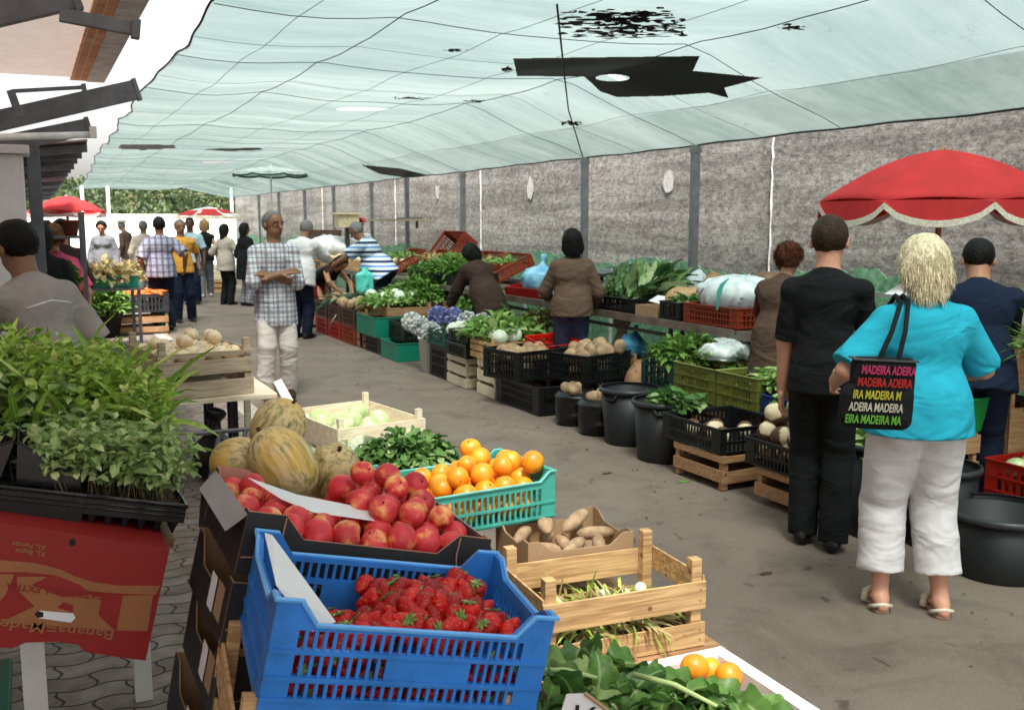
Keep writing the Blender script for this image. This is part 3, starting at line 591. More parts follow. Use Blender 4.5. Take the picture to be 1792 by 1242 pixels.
for i, q in enumerate(([(985,8),(1100,2),(1195,10),(1190,22),(1125,28),(1080,16)], [(775,80),(818,81),(812,85),(780,84)], [(692,165),(755,167),(748,170),(700,169)], [(820,171),(850,172),(846,176),(815,175)], [(1360,34),(1408,36),(1400,46),(1366,42)], [(985,205),(1010,205),(1016,214),(990,218)], [(890,110),(898,108),(898,125),(880,118)])):
    x0, x1 = min(p[0] for p in q), max(p[0] for p in q); y0, y1 = min(p[1] for p in q), max(p[1] for p in q); mb = MB(); ar = (x1-x0)*(y1-y0); tries = 0
    for k in range(int(14+ar/22)):
        cx, cy = x0+(x1-x0)*min(1, max(0, rnd.gauss(.5, .24))), y0+(y1-y0)*min(1, max(0, rnd.gauss(.5, .13))); rx, ry = rnd.uniform(1.5, 4+(x1-x0)*.085), rnd.uniform(.5, 1.0+(y1-y0)*.09); off_ = -.02-.0006*k
        pp = [ontarp(cx+rx*math.cos(a)*rnd.uniform(.6, 1.1), cy+ry*math.sin(a)*rnd.uniform(.5, 1.1), off_) for a in [2*math.pi*j/9 for j in range(9)]]; mb.add([tuple(p) for p in pp], [tuple(range(9))])
    mb.build('soot_stain', soot, TARP)['kind'] = 'stuff'
# --- long wall on the right
def wall_mat():
    m = D.materials.new('pebble_dash'); m.use_nodes = True; N, L = nodes(m); b = N['Principled BSDF']; tc = N.new('ShaderNodeTexCoord')
    def noise(s, sc, d=8, r=.65):
        mp = N.new('ShaderNodeMapping'); mp.inputs['Scale'].default_value = sc; L.new(tc.outputs['Object'], mp.inputs[0]); n = N.new('ShaderNodeTexNoise'); n.inputs['Scale'].default_value = s; n.inputs['Detail'].default_value = d; n.inputs['Roughness'].default_value = r; L.new(mp.outputs[0], n.inputs['Vector']); return n.outputs[0]
    def ramp(src, p0, c0, p1, c1):
        r = N.new('ShaderNodeValToRGB'); e = r.color_ramp.elements; e[0].position = p0; e[1].position = p1; e[0].color = (*c0, 1); e[1].color = (*c1, 1); L.new(src, r.inputs[0]); return r.outputs[0]
    def mul(a, c, f=1.):
        x = N.new('ShaderNodeMix'); x.data_type = 'RGBA'; x.blend_type = 'MULTIPLY'; x.inputs[0].default_value = f; L.new(a, x.inputs[6]); L.new(c, x.inputs[7]); return x.outputs[2]
    peb = noise(13.5, (1, 1, 1.8), 7, .84)
    base = ramp(peb, .37, (.15,.144,.134), .63, (.64,.625,.585)); streak = ramp(noise(1.1, (1, 1, .22), 7), .35, (.55,.53,.52), .6, (1.1,1.08,1.06)); bands = ramp(noise(1.4, (.1, .22, 3.2), 5), .40, (.5,.48,.48), .60, (1.12,1.12,1.12))
    L.new(mul(mul(base, streak, .5), bands, .65), b.inputs['Base Color']); b.inputs['Roughness'].default_value = .95; b.inputs['Specular IOR Level'].default_value = .1
    bp = N.new('ShaderNodeBump'); bp.inputs['Strength'].default_value = 1.; bp.inputs['Distance'].default_value = .05; L.new(peb, bp.inputs['Height']); L.new(bp.outputs[0], b.inputs['Normal']); return m
W = thing('long_wall', 'tall grey pebble-dash wall stained dark, running the length of the alley', 'wall')
MB().box(7.0, 7.3, -6, 38.5, 0, 2.95).build('masonry', wall_mat(), W)
wp = mat('old_white_paint', (.6,.58,.57), .9, var=.3, scale=25, bump=.5, bscale=80)
for px, py, ww, hh in ((1170, 319, .12, .16), (928, 330, .11, .2), (766, 336, .12, .16)):
    c_ = gx(px, py, 6.99); mb = MB(); n = 14
    mb.add([(6.985, c_.y+ww*math.cos(2*math.pi*i/n)*rnd.uniform(.7, 1.1), c_.z+hh*math.sin(2*math.pi*i/n)*rnd.uniform(.7, 1.1)) for i in range(n)], [tuple(range(n))]); mb.build('paint_patch', wp, W)
for px in (1350, 840, 690, 562): 
    y = gx(px, 300, 6.98).y; MB().tube([(6.99, y+rnd.uniform(-.012, .012), 1.0+.1*i) for i in range(16)], [.006+rnd.random()*.009 for _ in range(16)], 5).build('paint_drip', wp, W)
# green netting hung along the foot of the wall
gn = mat('green_ground_net', (.10,.27,.15), .9, var=.45, scale=14, bump=.7, bscale=90, col2=(.24,.48,.29))
vs, fs = [], []; yy = np.arange(-5, 38, .12)
for i, y in enumerate(yy): vs += [(6.93, y, .02), (6.95+.01*math.sin(y*9), y, .55), (6.955, y, 1.08+.09*rnd.random()+.06*math.sin(y*2))]
for i in range(len(yy)-1): a = i*3; fs += [(a, a+3, a+4, a+1), (a+1, a+4, a+5, a+2)]
mb = MB(); mb.v = vs; mb.f = fs; o = mb.build('wall_netting', gn); tag(o, 'dark green netting with a ragged top edge along the foot of the grey wall', 'netting')
o.modifiers.new('s', 'SOLIDIFY').thickness = .008
# posts against the wall
pm = mat('galvanised_post', (.22,.225,.24), .45, var=.2, metal=.6)
POSTL = ['near grey steel post at the wall behind the man in the navy jacket', 'grey steel post at the wall outside the right edge', 'wide grey steel post right of the chard heap', 'thin grey steel post beside the woman in the brown jacket', 'grey steel post just left of the bending woman in the brown coat', 'dark steel post behind the orange crates', 'dark steel post behind the man in the red cap', 'steel post left of the man in the striped shirt', 'steel post above the white-shirted man', 'pale steel post behind the man in the plaid shirt', 'farthest steel post where the wall ends']
for i, y in enumerate(POSTY):
    if i < 2: continue
    t = thing('steel_post', POSTL[i], 'post', (6.68, y, 0), 0, 'steel posts along the wall'); r_ = .042
    MB().box(-.04, .04, -.04, .04, 0, float(tz(6.68, y))-.01).build('shaft', pm, t, bevel=.004); MB().box(-.07, .07, -.07, .07, 0, .012).build('foot_plate', pm, t)
    MB().box(-.05, .05, -.05, .05, float(tz(6.68, y))-.09, float(tz(6.68, y))-.05).build('clamp', pm, t)
# --- buildings on the left
plas = mat('grey_plaster', (.64,.61,.62), .9, var=.15, scale=2, bump=.2, bscale=20); dark = mat('dark_steel', (.13,.13,.142), .55, var=.25, metal=.3); wht = mat('white_paint', (.72,.71,.69), .6, var=.06)
Bd = thing('market_building', 'low building on the left with grey soffit and brick strip under its eave', 'building', (0, 0, 0))
e0 = gz(262, 0, 3.2).x; e1 = gz(232, 0, 3.2).x; ye = gz(150, 137, 3.2).y; ys2 = gz(192, 146, 3.2).y
def brick():
    m = D.materials.new('brickwork'); m.use_nodes = True; N, L = nodes(m); b = N['Principled BSDF']; tc = N.new('ShaderNodeTexCoord'); mp = N.new('ShaderNodeMapping'); mp.inputs['Rotation'].default_value = (0, 0, math.pi/2); L.new(tc.outputs['Object'], mp.inputs[0])
    br = N.new('ShaderNodeTexBrick'); br.inputs['Scale'].default_value = 1; br.inputs['Brick Width'].default_value = .2; br.inputs['Row Height'].default_value = .075; br.inputs['Mortar Size'].default_value = .006
    br.inputs['Color1'].default_value = (.62,.18,.07,1); br.inputs['Color2'].default_value = (.8,.38,.16,1); br.inputs['Mortar'].default_value = (.7,.58,.5,1); L.new(mp.outputs[0], br.inputs['Vector']); L.new(br.outputs[0], b.inputs['Base Color']); b.inputs['Roughness'].default_value = .9
    bp = N.new('ShaderNodeBump'); bp.inputs['Distance'].default_value = .01; bp.invert = True; L.new(br.outputs['Fac'], bp.inputs['Height']); L.new(bp.outputs[0], b.inputs['Normal']); return m
BR = brick()
MB().box(e0-.19, e0, -3, ys2, 3.2, 3.45).build('fascia', mat('fascia', (.62,.56,.55), .8), Bd); MB().box(e0-.36, e0-.192, -3, ye+.3, 3.205, 3.42).build('brick_strip', BR, Bd)
MB().add([(-3.2, -3, 3.2), (e0-.362, -3, 3.2), (e0-.362, ye, 3.2), (-3.2, ye, 3.2)], [(0,1,2,3)]).build('soffit', mat('soffit_boards', (.6,.52,.48), .8, var=.08, trans=.16), Bd); MB().box(-3.4, -2.2, -3, 7, 0, 3.15).build('wall', plas, Bd)  # soffit translucency is added only to brighten its shaded underside
# concrete pillar and the steel post beside it
p0 = gy(-40, 380, 7.4); p1 = gy(47, 380, 7.4); t = thing('concrete_pillar', 'pale plastered pillar behind the man in the grey shirt', 'pillar', ((p0.x+p1.x)/2, 7.55, 0))
hw = (p1.x-p0.x)/2; MB().box(-hw, hw, -.15, .15, 0, 2.08).build('shaft', plas, t, bevel=.01); MB().box(-hw-.04, hw+.04, -.19, .19, 2.082, 2.14).build('capital', plas, t, bevel=.008)
q0 = gy(48, 300, 7.7); q1 = gy(72, 300, 7.7); t = thing('steel_column', 'dark grey steel column touching the plastered pillar', 'column', ((q0.x+q1.x)/2, 7.9, 0)); hw = (q1.x-q0.x)/2
MB().box(-hw, hw, -.05, .05, 0, 2.22).build('shaft', mat('grey_steel', (.10,.105,.12), .5), t, bevel=.006); MB().box(-hw-.04, hw+.04, -.09, .09, 0, .014).build('foot_plate', dark, t)
# rafters, light tube, canopies
def bar(name, a, b_, wdt, hgt, m, label, cat, group=None):
    a, b_ = Vector(a), Vector(b_); d = (b_-a); L_ = d.length; R_ = d.to_track_quat('X', 'Z').to_matrix().to_4x4(); t = thing(name, label, cat, a, 0, group); t.matrix_world = Matrix.Translation(a) @ R_
    MB().box(0, L_, -wdt/2, wdt/2, -hgt/2, hgt/2).build('beam', m, t, bevel=.003); MB().box(L_-.02, L_+.01, -wdt/2-.01, wdt/2+.01, -hgt/2-.01, hgt/2+.01).build('end_plate', m, t)
    return t
bar('steel_rafter', gy(-150, 245, 8.6), gy(240, 157, 8.6), .08, .15, dark, 'thick dark steel rafter rising towards the corner of the netting', 'rafter')
bar('steel_rafter', gy(-90, 272, 8.2), gy(156, 222, 8.2), .08, .12, dark, 'dark rafter just beneath the white tube', 'rafter')
bar('steel_rafter', gy(-100, 40, 4.5), gy(130, -12, 4.5), .06, .12, dark, 'dark rafter crossing the upper left corner under the soffit', 'rafter')
bar('steel_rod', gy(104, 26, 4.2), gy(240, 52, 4.2), .03, .05, dark, 'short dark bracket across the brick strip', 'bracket')
bar('steel_rod', gy(20, 160, 7.5), gy(148, 153, 7.5), .02, .025, dark, 'thin dark rod above the thick rafter', 'rod')
bar('steel_rod', gy(18, 158, 7.48), gy(34, 202, 7.48), .03, .05, dark, 'short strut hanging down at the left end of the thin rod', 'strut')
a = gy(-120, 243, 7.0); b_ = gy(163, 236, 7.0); t = thing('light_tube', 'long white light tube under the left canopy', 'light tube', a); MB().tube([(0, 0, 0), b_-a], .022, 12).build('tube', mat('tube_white', (.8,.8,.8), .3), t, True); MB().box(-.02, .02, -.03, .03, -.02, .05, Matrix.Translation(b_-a)).build('socket', wht, t)
CL = ['nearest', 'second', 'third', 'fourth', 'fifth', 'farthest']; rust = mat('rusty_sheet', (.16,.13,.12), .7, var=.5, scale=3, col2=(.42,.33,.28))
for i in range(6):
    y0 = 9.6+i*2.9; t = thing('stall_canopy', CL[i]+' of the dark corrugated stall canopies on the left', 'canopy', (0, y0, 0), 0, 'corrugated canopies over the left stalls')
    xa, xb = -1.7, .50; za, zb = 2.10, 2.34-.02*i; n = 40; vs = []; fs = []
    for k in range(n+1):
        yk = k/n*2.2; zz = .018*math.sin(k*math.pi/2)
        vs += [(xa, yk, za+zz), (xb, yk, zb+zz)]
    fs = [(2*k, 2*k+1, 2*k+3, 2*k+2) for k in range(n)]; mb = MB(); mb.v = vs; mb.f = fs; o = mb.build('roof_sheet', rust, t); o.modifiers.new('s', 'SOLIDIFY').thickness = .006
    for yk in (.1, 1.1, 2.1): MB().hexa([(xa, yk, za-.09), (xb, yk, zb-.09), (xb, yk+.05, zb-.09), (xa, yk+.05, za-.09), (xa, yk, za-.025), (xb, yk, zb-.025), (xb, yk+.05, zb-.025), (xa, yk+.05, za-.025)]).build('rafter', dark, t)
    MB().box(-.9, -.84, .1, .16, 0, 2.28).build('leg', dark, t); MB().box(-.9, -.84, 2.05, 2.11, 0, 2.28).build('leg', dark, t)
sh = thing('shop_front', 'long plastered shop front behind the left stalls', 'building', (-2.4, 0, 0)); MB().box(-.6, 0, 7.2, 33, 0, 3.0).build('wall', plas, sh)
for k in range(6): MB().box(.002, .05, 9+k*4, 11+k*4, 0, 2.2).build('shutter', mat('shutter_grey', (.12,.12,.13), .6), sh); MB().box(.002, .08, 8.9+k*4, 11.1+k*4, 2.202, 2.32).build('lintel', wht, sh)
# --- what lies beyond the alley
W2 = thing('boundary_wall', 'long white rendered wall across the far end of the alley', 'wall', (0, 47, 0)); MB().box(-25, 17.0, 0, .3, 0, 1.85).build('render', mat('white_render', (.8,.79,.77), .8, var=.05), W2); MB().box(-25, 17.0, -.05, .35, 1.852, 1.93).build('coping', wht, W2)
for px, lb in ((147, 'pale pole rising left of the hillside gap'), (192, 'white pole in front of the shrubby hillside'), (407, 'pale blue pole beside the far end of the wall')):
    p = gz(px, 386+16, 1.3); p = gy(px, 400, 41); t = thing('pole', lb, 'pole', (p.x, 41, 0)); MB().tube([(0, 0, 0), (0, 0, 2.95)], .06, 10).build('shaft', wht if px != 407 else mat('pale_blue', (.5,.6,.68), .5), t, True); MB().box(-.14, .14, -.14, .14, 0, .03).build('foot_plate', dark, t)
nx_, ny_ = 50, 24; hv = []; hfx = []
for j in range(ny_):
    for i in range(nx_):
        x, y = -45+i*2.4, 55+j*3.2; hgt = min(4.4, max(0, (y-56)*.11))+.25*math.sin(x*.4+y*.2)*min(1, (y-55)*.1); hv.append((x, y, hgt))
for j in range(ny_-1):
    for i in range(nx_-1): a = j*nx_+i; hfx.append((a, a+1, a+nx_+1, a+nx_))
mb = MB(); mb.v = hv; mb.f = hfx; tag(mb.build('hillside', mat('dry_earth', (.12,.10,.05), .95, var=.4, scale=.3), smooth=True), kind='structure')
r = np.random.default_rng(3); n = 42000; cx = r.uniform(-40, 45, 900); cy = r.uniform(56, 98, 900); ci = r.integers(0, 900, n); sz = r.uniform(.7, 1.8, 900)[ci]
dx = r.normal(0, .45, n)*sz; dy = r.normal(0, .45, n)*sz; X_ = cx[ci]+dx; Y_ = cy[ci]+dy; Z_ = np.clip((Y_-56)*.11, 0, 4.4)+np.abs(r.normal(0, .28, n))*sz+.1
V, F, T = leaves(np.column_stack([X_, Y_, Z_]), np.column_stack([dx, dy, np.abs(r.normal(0, 1, n))+.3]), .42, .26, 2, .8, .2, 'leaf', 5)
T = np.clip(r.random(900)[ci]*.7+.3*r.random(n), 0, 1); T = np.repeat(T, 9)
tag(meshnp('shrubbery', V, F, leafmat('shrub_leaf', (.02,.035,.018), (.10,.15,.06), (.2,.25,.1)), None, True, T), 'green shrubs covering the hillside beyond the alley', 'shrubs', kind='stuff')
# ================================================================ CRATES, BOXES AND WHAT LIES IN THEM
def TM(loc, rz=0., tx=0., ty=0.):
    return Matrix.Translation(Vector(loc)) @ (Matrix.Rotation(rz, 4, 'Z') @ Matrix.Rotation(tx, 4, 'X') @ Matrix.Rotation(ty, 4, 'Y'))
def slot_panel(W_, H, t, rows, ns, mg, dip=None, solid=()):
    mb = MB(); zt = rows[-1][1] if rows else .3*H; h2 = W_/2
    if dip:
        a, b, dh = dip; poly = [(-h2, zt), (h2, zt), (h2, H), (h2-a, H), (h2-a-b, H-dh), (-h2+a+b, H-dh), (-h2+a, H), (-h2, H)]
        # split into three convex pieces
        mb.prism([(-h2, zt), (-h2+a+b, zt), (-h2+a+b, H-dh), (-h2+a, H), (-h2, H)], t); mb.prism([(h2-a-b, zt), (h2, zt), (h2, H), (h2-a, H), (h2-a-b, H-dh)], t)
        mb.box(-h2+a+b, h2-a-b, 0, t, zt, H-dh)
    else: mb.box(-h2, h2, 0, t, zt, H)
    prev = 0
    for ri, (z0, z1) in enumerate(rows):
        mb.box(-h2, h2, 0, t, prev, z0); mb.box(-h2-.0, h2, -.004, 0, max(prev, z0-.008), z0); prev = z1
        mb.box(-h2, -h2+mg, 0, t, z0, z1); mb.box(h2-mg, h2, 0, t, z0, z1)
        n = ns; wd = (W_-2*mg)/n
        for i in range(n):
            x = -h2+mg+i*wd
            s_ = [q for q in solid if q[2] == ri and q[0] <= (x+wd/2)/h2 <= q[1]]
            if s_: mb.box(x, x+wd, 0, t, z0, z1)
            else: mb.box(x+wd*.62, x+wd, .0, t*.8, z0, z1)
    if not rows: mb.box(-h2, h2, 0, t, 0, zt)
    return mb
def profile_pts(W_, H, dip, y):
    h2 = W_/2
    if not dip: return [(-h2, y, H), (h2, y, H)]
    a, b, dh = dip; return [(-h2, y, H), (-h2+a, y, H), (-h2+a+b, y, H-dh), (h2-a-b, y, H-dh), (h2-a, y, H), (h2, y, H)]
def plastic_crate(label, loc, L_, Wd, H, m, rows=((.12,.4),(.5,.8)), ns=12, rz=0., dip=None, group=None, ty=0., tx=0., solid=(), rimm=None, t=.01, rim=.006, cat='crate', edip=None):
    root = thing('plastic_crate', label, cat, loc, rz, group, ty, tx); rw = [(a*H, b*H) for a, b in rows]
    for k in range(2):
        M = Matrix.Rotation(math.pi*k, 4, 'Z') @ Matrix.Translation((0, -Wd/2, 0)); mb = slot_panel(L_, H, t, rw, ns, L_*.09, dip, solid); mb2 = MB(); mb2.add(mb.v, mb.f, M); mb2.build('side_panel', m, root)
        M = Matrix.Rotation(math.pi/2+math.pi*k, 4, 'Z') @ Matrix.Translation((0, -L_/2, 0)); w2 = Wd-2*t-.001
        mb = slot_panel(w2, H-.0015, t, rw, max(3, int(ns*Wd/L_)), w2*.12, edip); mb2 = MB(); mb2.add(mb.v, mb.f, M); mb2.build('end_panel', m, root)
    MB().box(-L_/2+t+.001, L_/2-t-.001, -Wd/2+t+.001, Wd/2-t-.001, .002, .008).build('base', m, root)
    mb = MB()
    for k in range(2):
        M = Matrix.Rotation(math.pi*k, 4, 'Z'); mb.tube([M @ Vector(p) for p in profile_pts(L_+2*rim, H, dip, -Wd/2-rim*.4)], rim, 6); M = Matrix.Rotation(math.pi/2+math.pi*k, 4, 'Z'); mb.tube([M @ Vector(p) for p in profile_pts(Wd, H-.001, edip, -L_/2-rim*.4)], rim, 6)
    mb.build('rim', rimm or m, root); return root
def wood_crate(label, loc, L_, Wd, H, m, slats=((.0,.3),(.4,.7),(.8,1.)), rz=0., group=None, ty=0., tx=0., post=.05, pw=.028, ends=None, t=.008):
    root = thing('wooden_crate', label, 'crate', loc, rz, group, ty, tx); r = random.Random(len(label)*7+int(loc[1]*100))
    def side(k, le, off, sl):
        mb = MB()
        for a, b in sl:
            j = r.uniform(-.004, .004); e = .004*r.random(); dz = r.uniform(-.004, .004)
            mb.hexa([(-le/2-e, 0, a*H+j), (le/2+e, 0, a*H-j+dz), (le/2+e, t, a*H-j+dz), (-le/2-e, t, a*H+j), (-le/2-e, 0, b*H+j), (le/2+e, 0, b*H-j+dz), (le/2+e, t, b*H-j+dz), (-le/2-e, t, b*H+j)])
        M = Matrix.Rotation(k, 4, 'Z') @ Matrix.Translation((0, -off, 0)); q = MB(); q.add(mb.v, mb.f, M); return q
    for k in (0, math.pi): side(k, L_, Wd/2, slats).build('side', m, root, bevel=.0012)
    for k in (math.pi/2, -math.pi/2): side(k, Wd-2*t-.003, L_/2, ends or slats).build('end', m, root, bevel=.0012)
    for sx in (-1, 1):
        for sy in (-1, 1):
            x = sx*(L_/2-t-.002-pw/2); y = sy*(Wd/2-t-.002-pw/2); MB().box(x-pw/2, x+pw/2, y-pw/2, y+pw/2, 0, H+post).build('corner_post', m, root, bevel=.002)
    MB().box(-L_/2+t+.002, L_/2-t-.002, -Wd/2+t+.002, Wd/2-t-.002, .02, .026).build('base', m, root)
    mb = MB()   # nails
    for sx in (-1, 1):
        for a, b in slats:
            for q in (.3, .7): x = sx*(L_/2-.02); z = (a+(b-a)*q)*H; mb.box(x-.002, x+.002, -Wd/2-.0015, -Wd/2, z-.002, z+.002)
    mb.build('nails', plain('nail', (70, 50, 40), .5), root)
    return root
def card_box(label, loc, L_, Wd, H, mo, mi, rz=0., dip=None, group=None, ty=0., tx=0., t=.005, flaps=True, cat='box', edip=None):
    root = thing('cardboard_box', label, cat, loc, rz, group, ty, tx)
    for k in range(2):
        for nm, le, off, dp, hh in (('side_panel', L_, Wd/2, dip, H), ('end_panel', Wd-2*t-.002, L_/2, edip, H-.001)):
            M = Matrix.Rotation(math.pi*k+(0 if nm == 'side_panel' else math.pi/2), 4, 'Z') @ Matrix.Translation((0, -off, 0))
            for part, mm, y0, dz in ((nm, mo, 0, 0), ('liner', mi, t*.5, .0015)):
                h2 = le/2; mb = MB()
                if dp:
                    a, b, dh = dp; q = hh+dz
                    mb.prism([(-h2, 0), (-h2+a+b, 0), (-h2+a+b, q-dh), (-h2+a, q), (-h2, q)], t*.5); mb.prism([(h2-a-b, 0), (h2, 0), (h2, q), (h2-a, q), (h2-a-b, q-dh)], t*.5); mb.box(-h2+a+b, h2-a-b, 0, t*.5, 0, q-dh)
                else: mb.box(-h2, h2, 0, t*.5, 0, hh+dz)
                o = MB(); o.add(mb.v, mb.f, M @ Matrix.Translation((0, y0, 0))); o.build(part, mm, root)
    MB().box(-L_/2+t, L_/2-t, -Wd/2+t, Wd/2-t, .001, .006).build('base', mi, root)
    if flaps:  # die-cut corner tabs outlined in raw brown board
        mb = MB(); cm = mi
        for sx in (-1, 1):
            x0 = sx*(L_/2-.004); x1 = sx*(L_/2-.085); y = -Wd/2-.0018; z1 = H-.004; z0 = H*.28; p = [(x0, y, z0), (x1+sx*.03, y, z0+.004), (x1+sx*.008, y, z0+.02), (x1, y, z0+.05), (x1, y, z1)]
            MB().tube(p, .0018, 4).build('tab_edge', cm, root)
    return root
def place(src, M, pts, label=None, group=None, rot='full', sc=(.9, 1.1), seed=0, axis=None):
    r = random.Random(seed); out = []
    for i, p in enumerate(pts):
        w_ = M @ Vector(p[:3]); s_ = r.uniform(*sc)
        e = (r.uniform(0, 6.28), r.uniform(0, 6.28), r.uniform(0, 6.28)) if rot == 'full' else (r.uniform(-.5, .5), r.uniform(-.5, .5), r.uniform(0, 6.28)) if rot == 'lean' else rot(r, i)
        if i == 0: src.location = w_; src.rotation_euler = e; src.scale = (s_,)*3; o = src
        else: o = copyof(src, w_, e, s_, label, group)
        out.append(o)
    return out
def heap(L_, Wd, z0, r, layers=2, seed=0, shrink=.9, hgt=None, skip=0.):
    q = random.Random(seed); P = []
    for k in range(layers):
        a, b = L_/2-r-k*r*shrink, Wd/2-r-k*r*shrink; sp = r*1.95
        if a < 0 or b < 0: break
        nx, ny = max(1, int(2*a/sp)+1), max(1, int(2*b/(sp*.88))+1)
        for j in range(ny):
            for i in range(nx):
                x = -a+2*a*(i+.5*((j+k) % 2))/max(1, nx-.5) if nx > 1 else 0; y = -b+2*b*j/max(1, ny-1) if ny > 1 else 0
                if abs(x) > a or q.random() < skip: continue
                x += q.uniform(-.12, .12)*r; y += q.uniform(-.12, .12)*r; z = z0+r+k*r*1.5+q.uniform(-.1, .25)*r+(hgt(x, y) if hgt else 0)
                P.append((x, y, z))
    return P
# --- materials of goods
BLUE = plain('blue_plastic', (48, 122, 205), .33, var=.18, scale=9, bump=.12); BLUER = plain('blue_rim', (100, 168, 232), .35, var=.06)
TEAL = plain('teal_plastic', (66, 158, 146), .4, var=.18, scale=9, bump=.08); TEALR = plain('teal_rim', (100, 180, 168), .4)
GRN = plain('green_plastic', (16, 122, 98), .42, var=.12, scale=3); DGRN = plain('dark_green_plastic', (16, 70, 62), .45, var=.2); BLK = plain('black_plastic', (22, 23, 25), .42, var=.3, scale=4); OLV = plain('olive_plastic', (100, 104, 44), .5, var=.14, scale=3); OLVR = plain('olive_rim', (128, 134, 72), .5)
RED = plain('red_plastic', (150, 22, 12), .45, var=.15, scale=3); BRED = plain('bright_red_plastic', (205, 28, 18), .4, var=.08); ORG = plain('rust_plastic', (128, 48, 24), .5, var=.2); DBLU = plain('dark_blue_plastic', (18, 52, 110), .45, var=.15); KGRN = plain('kelly_green_plastic', (18, 120, 56), .42)
PINE = woodmat('pine', (.36,.20,.085), (.62,.40,.19)); PALE = woodmat('pale_wood', (.60,.50,.34), (.78,.70,.54)); GREYW = woodmat('weathered_wood', (.30,.23,.16), (.50,.40,.29)); BRNW = woodmat('brown_wood', (.26,.13,.06), (.42,.24,.12))
CARD = mat('cardboard', (.36,.23,.13), .9, var=.1, scale=4, bump=.1, bscale=25); CARDB = mat('black_card', (.018,.018,.02), .55, var=.3, scale=3); CARDP = mat('pink_card', (.46,.22,.16), .85, var=.1, scale=4); CARDG = mat('grey_card', (.30,.29,.30), .7, var=.1)
SOIL = mat('dark_soil', (.05,.032,.02), .95, var=.5, scale=40, bump=.8, bscale=90); PAPER = mat('paper', (.74,.75,.77), .7, var=.05, scale=6, bump=.1, bscale=12)
CHARD = leafmat('chard_leaf', (.03,.09,.02), (.12,.26,.06), (.38,.5,.22)); LET = leafmat('lettuce_leaf', (.10,.24,.04), (.28,.45,.12), (.55,.66,.3)); GRAS = leafmat('seedling_leaf', (.16,.31,.035), (.42,.62,.10), (.66,.72,.24)); HERB = leafmat('herb_leaf', (.05,.12,.02), (.15,.29,.05), (.26,.42,.1)); TOML = leafmat('tomato_leaf', (.17,.28,.07), (.42,.58,.22), (.66,.72,.36)); CABB = leafmat('cabbage_leaf', (.35,.5,.3), (.6,.7,.5), (.7,.75,.66)); DRY = leafmat('dry_leaf', (.3,.2,.07), (.5,.4,.18), (.62,.55,.3))
# --- black boxes of nectarines on their leaning stack
PM = dict(L_=.60, Wd=.40, H=.14)
pk = TM((.681, 2.335, .958), .01, .03, .25); pl = pk @ Vector((0, 0, -.14))
BL_ = ['topmost black cardboard box, filled with red nectarines', 'black cardboard box directly under the nectarine box', 'third black cardboard box down in the leaning stack', 'fourth black cardboard box down in the leaning stack', 'lowest black cardboard box in the leaning stack']
pb = card_box(BL_[0], pl, .60, .40, .14, CARDB, CARDP, .01, (.085, .05, .05), 'leaning stack of black boxes', .25, .03, edip=(.03, .05, .045))
MB().add([(-.3, -.19, .132), (-.3, .19, .132), (-.335, .17, .085), (-.335, -.17, .085)], [(0,1,2,3)]).build('flap', CARDG, pb).modifiers.new('s', 'SOLIDIFY').thickness = .003
MB().add([(.3, -.19, .135), (.3, .19, .135), (.35, .17, .07), (.35, -.17, .07)], [(0,3,2,1)]).build('flap', CARDG, pb).modifiers.new('s', 'SOLIDIFY').thickness = .003
for i in range(1, 5):
    q = TM(pl, .01, .03, .25-.02*i) @ Vector((-.006*i+(.012 if i == 2 else 0), -.012*i if i < 3 else -.02, -.155*i)); b_ = card_box(BL_[i], q, .60, .40, .145, CARDB, CARD, .01+.012*(i % 2), None, 'leaning stack of black boxes', .25-.02*i, .03, edip=(.04, .06, .06))
    MB().box(-.3012, -.3, -.15, -.09, .035, .115).build('hand_hole_panel', CARD, b_); MB().box(-.3015, -.3, -.07, -.02, .03, .11).build('paper_label', PAPER, b_)
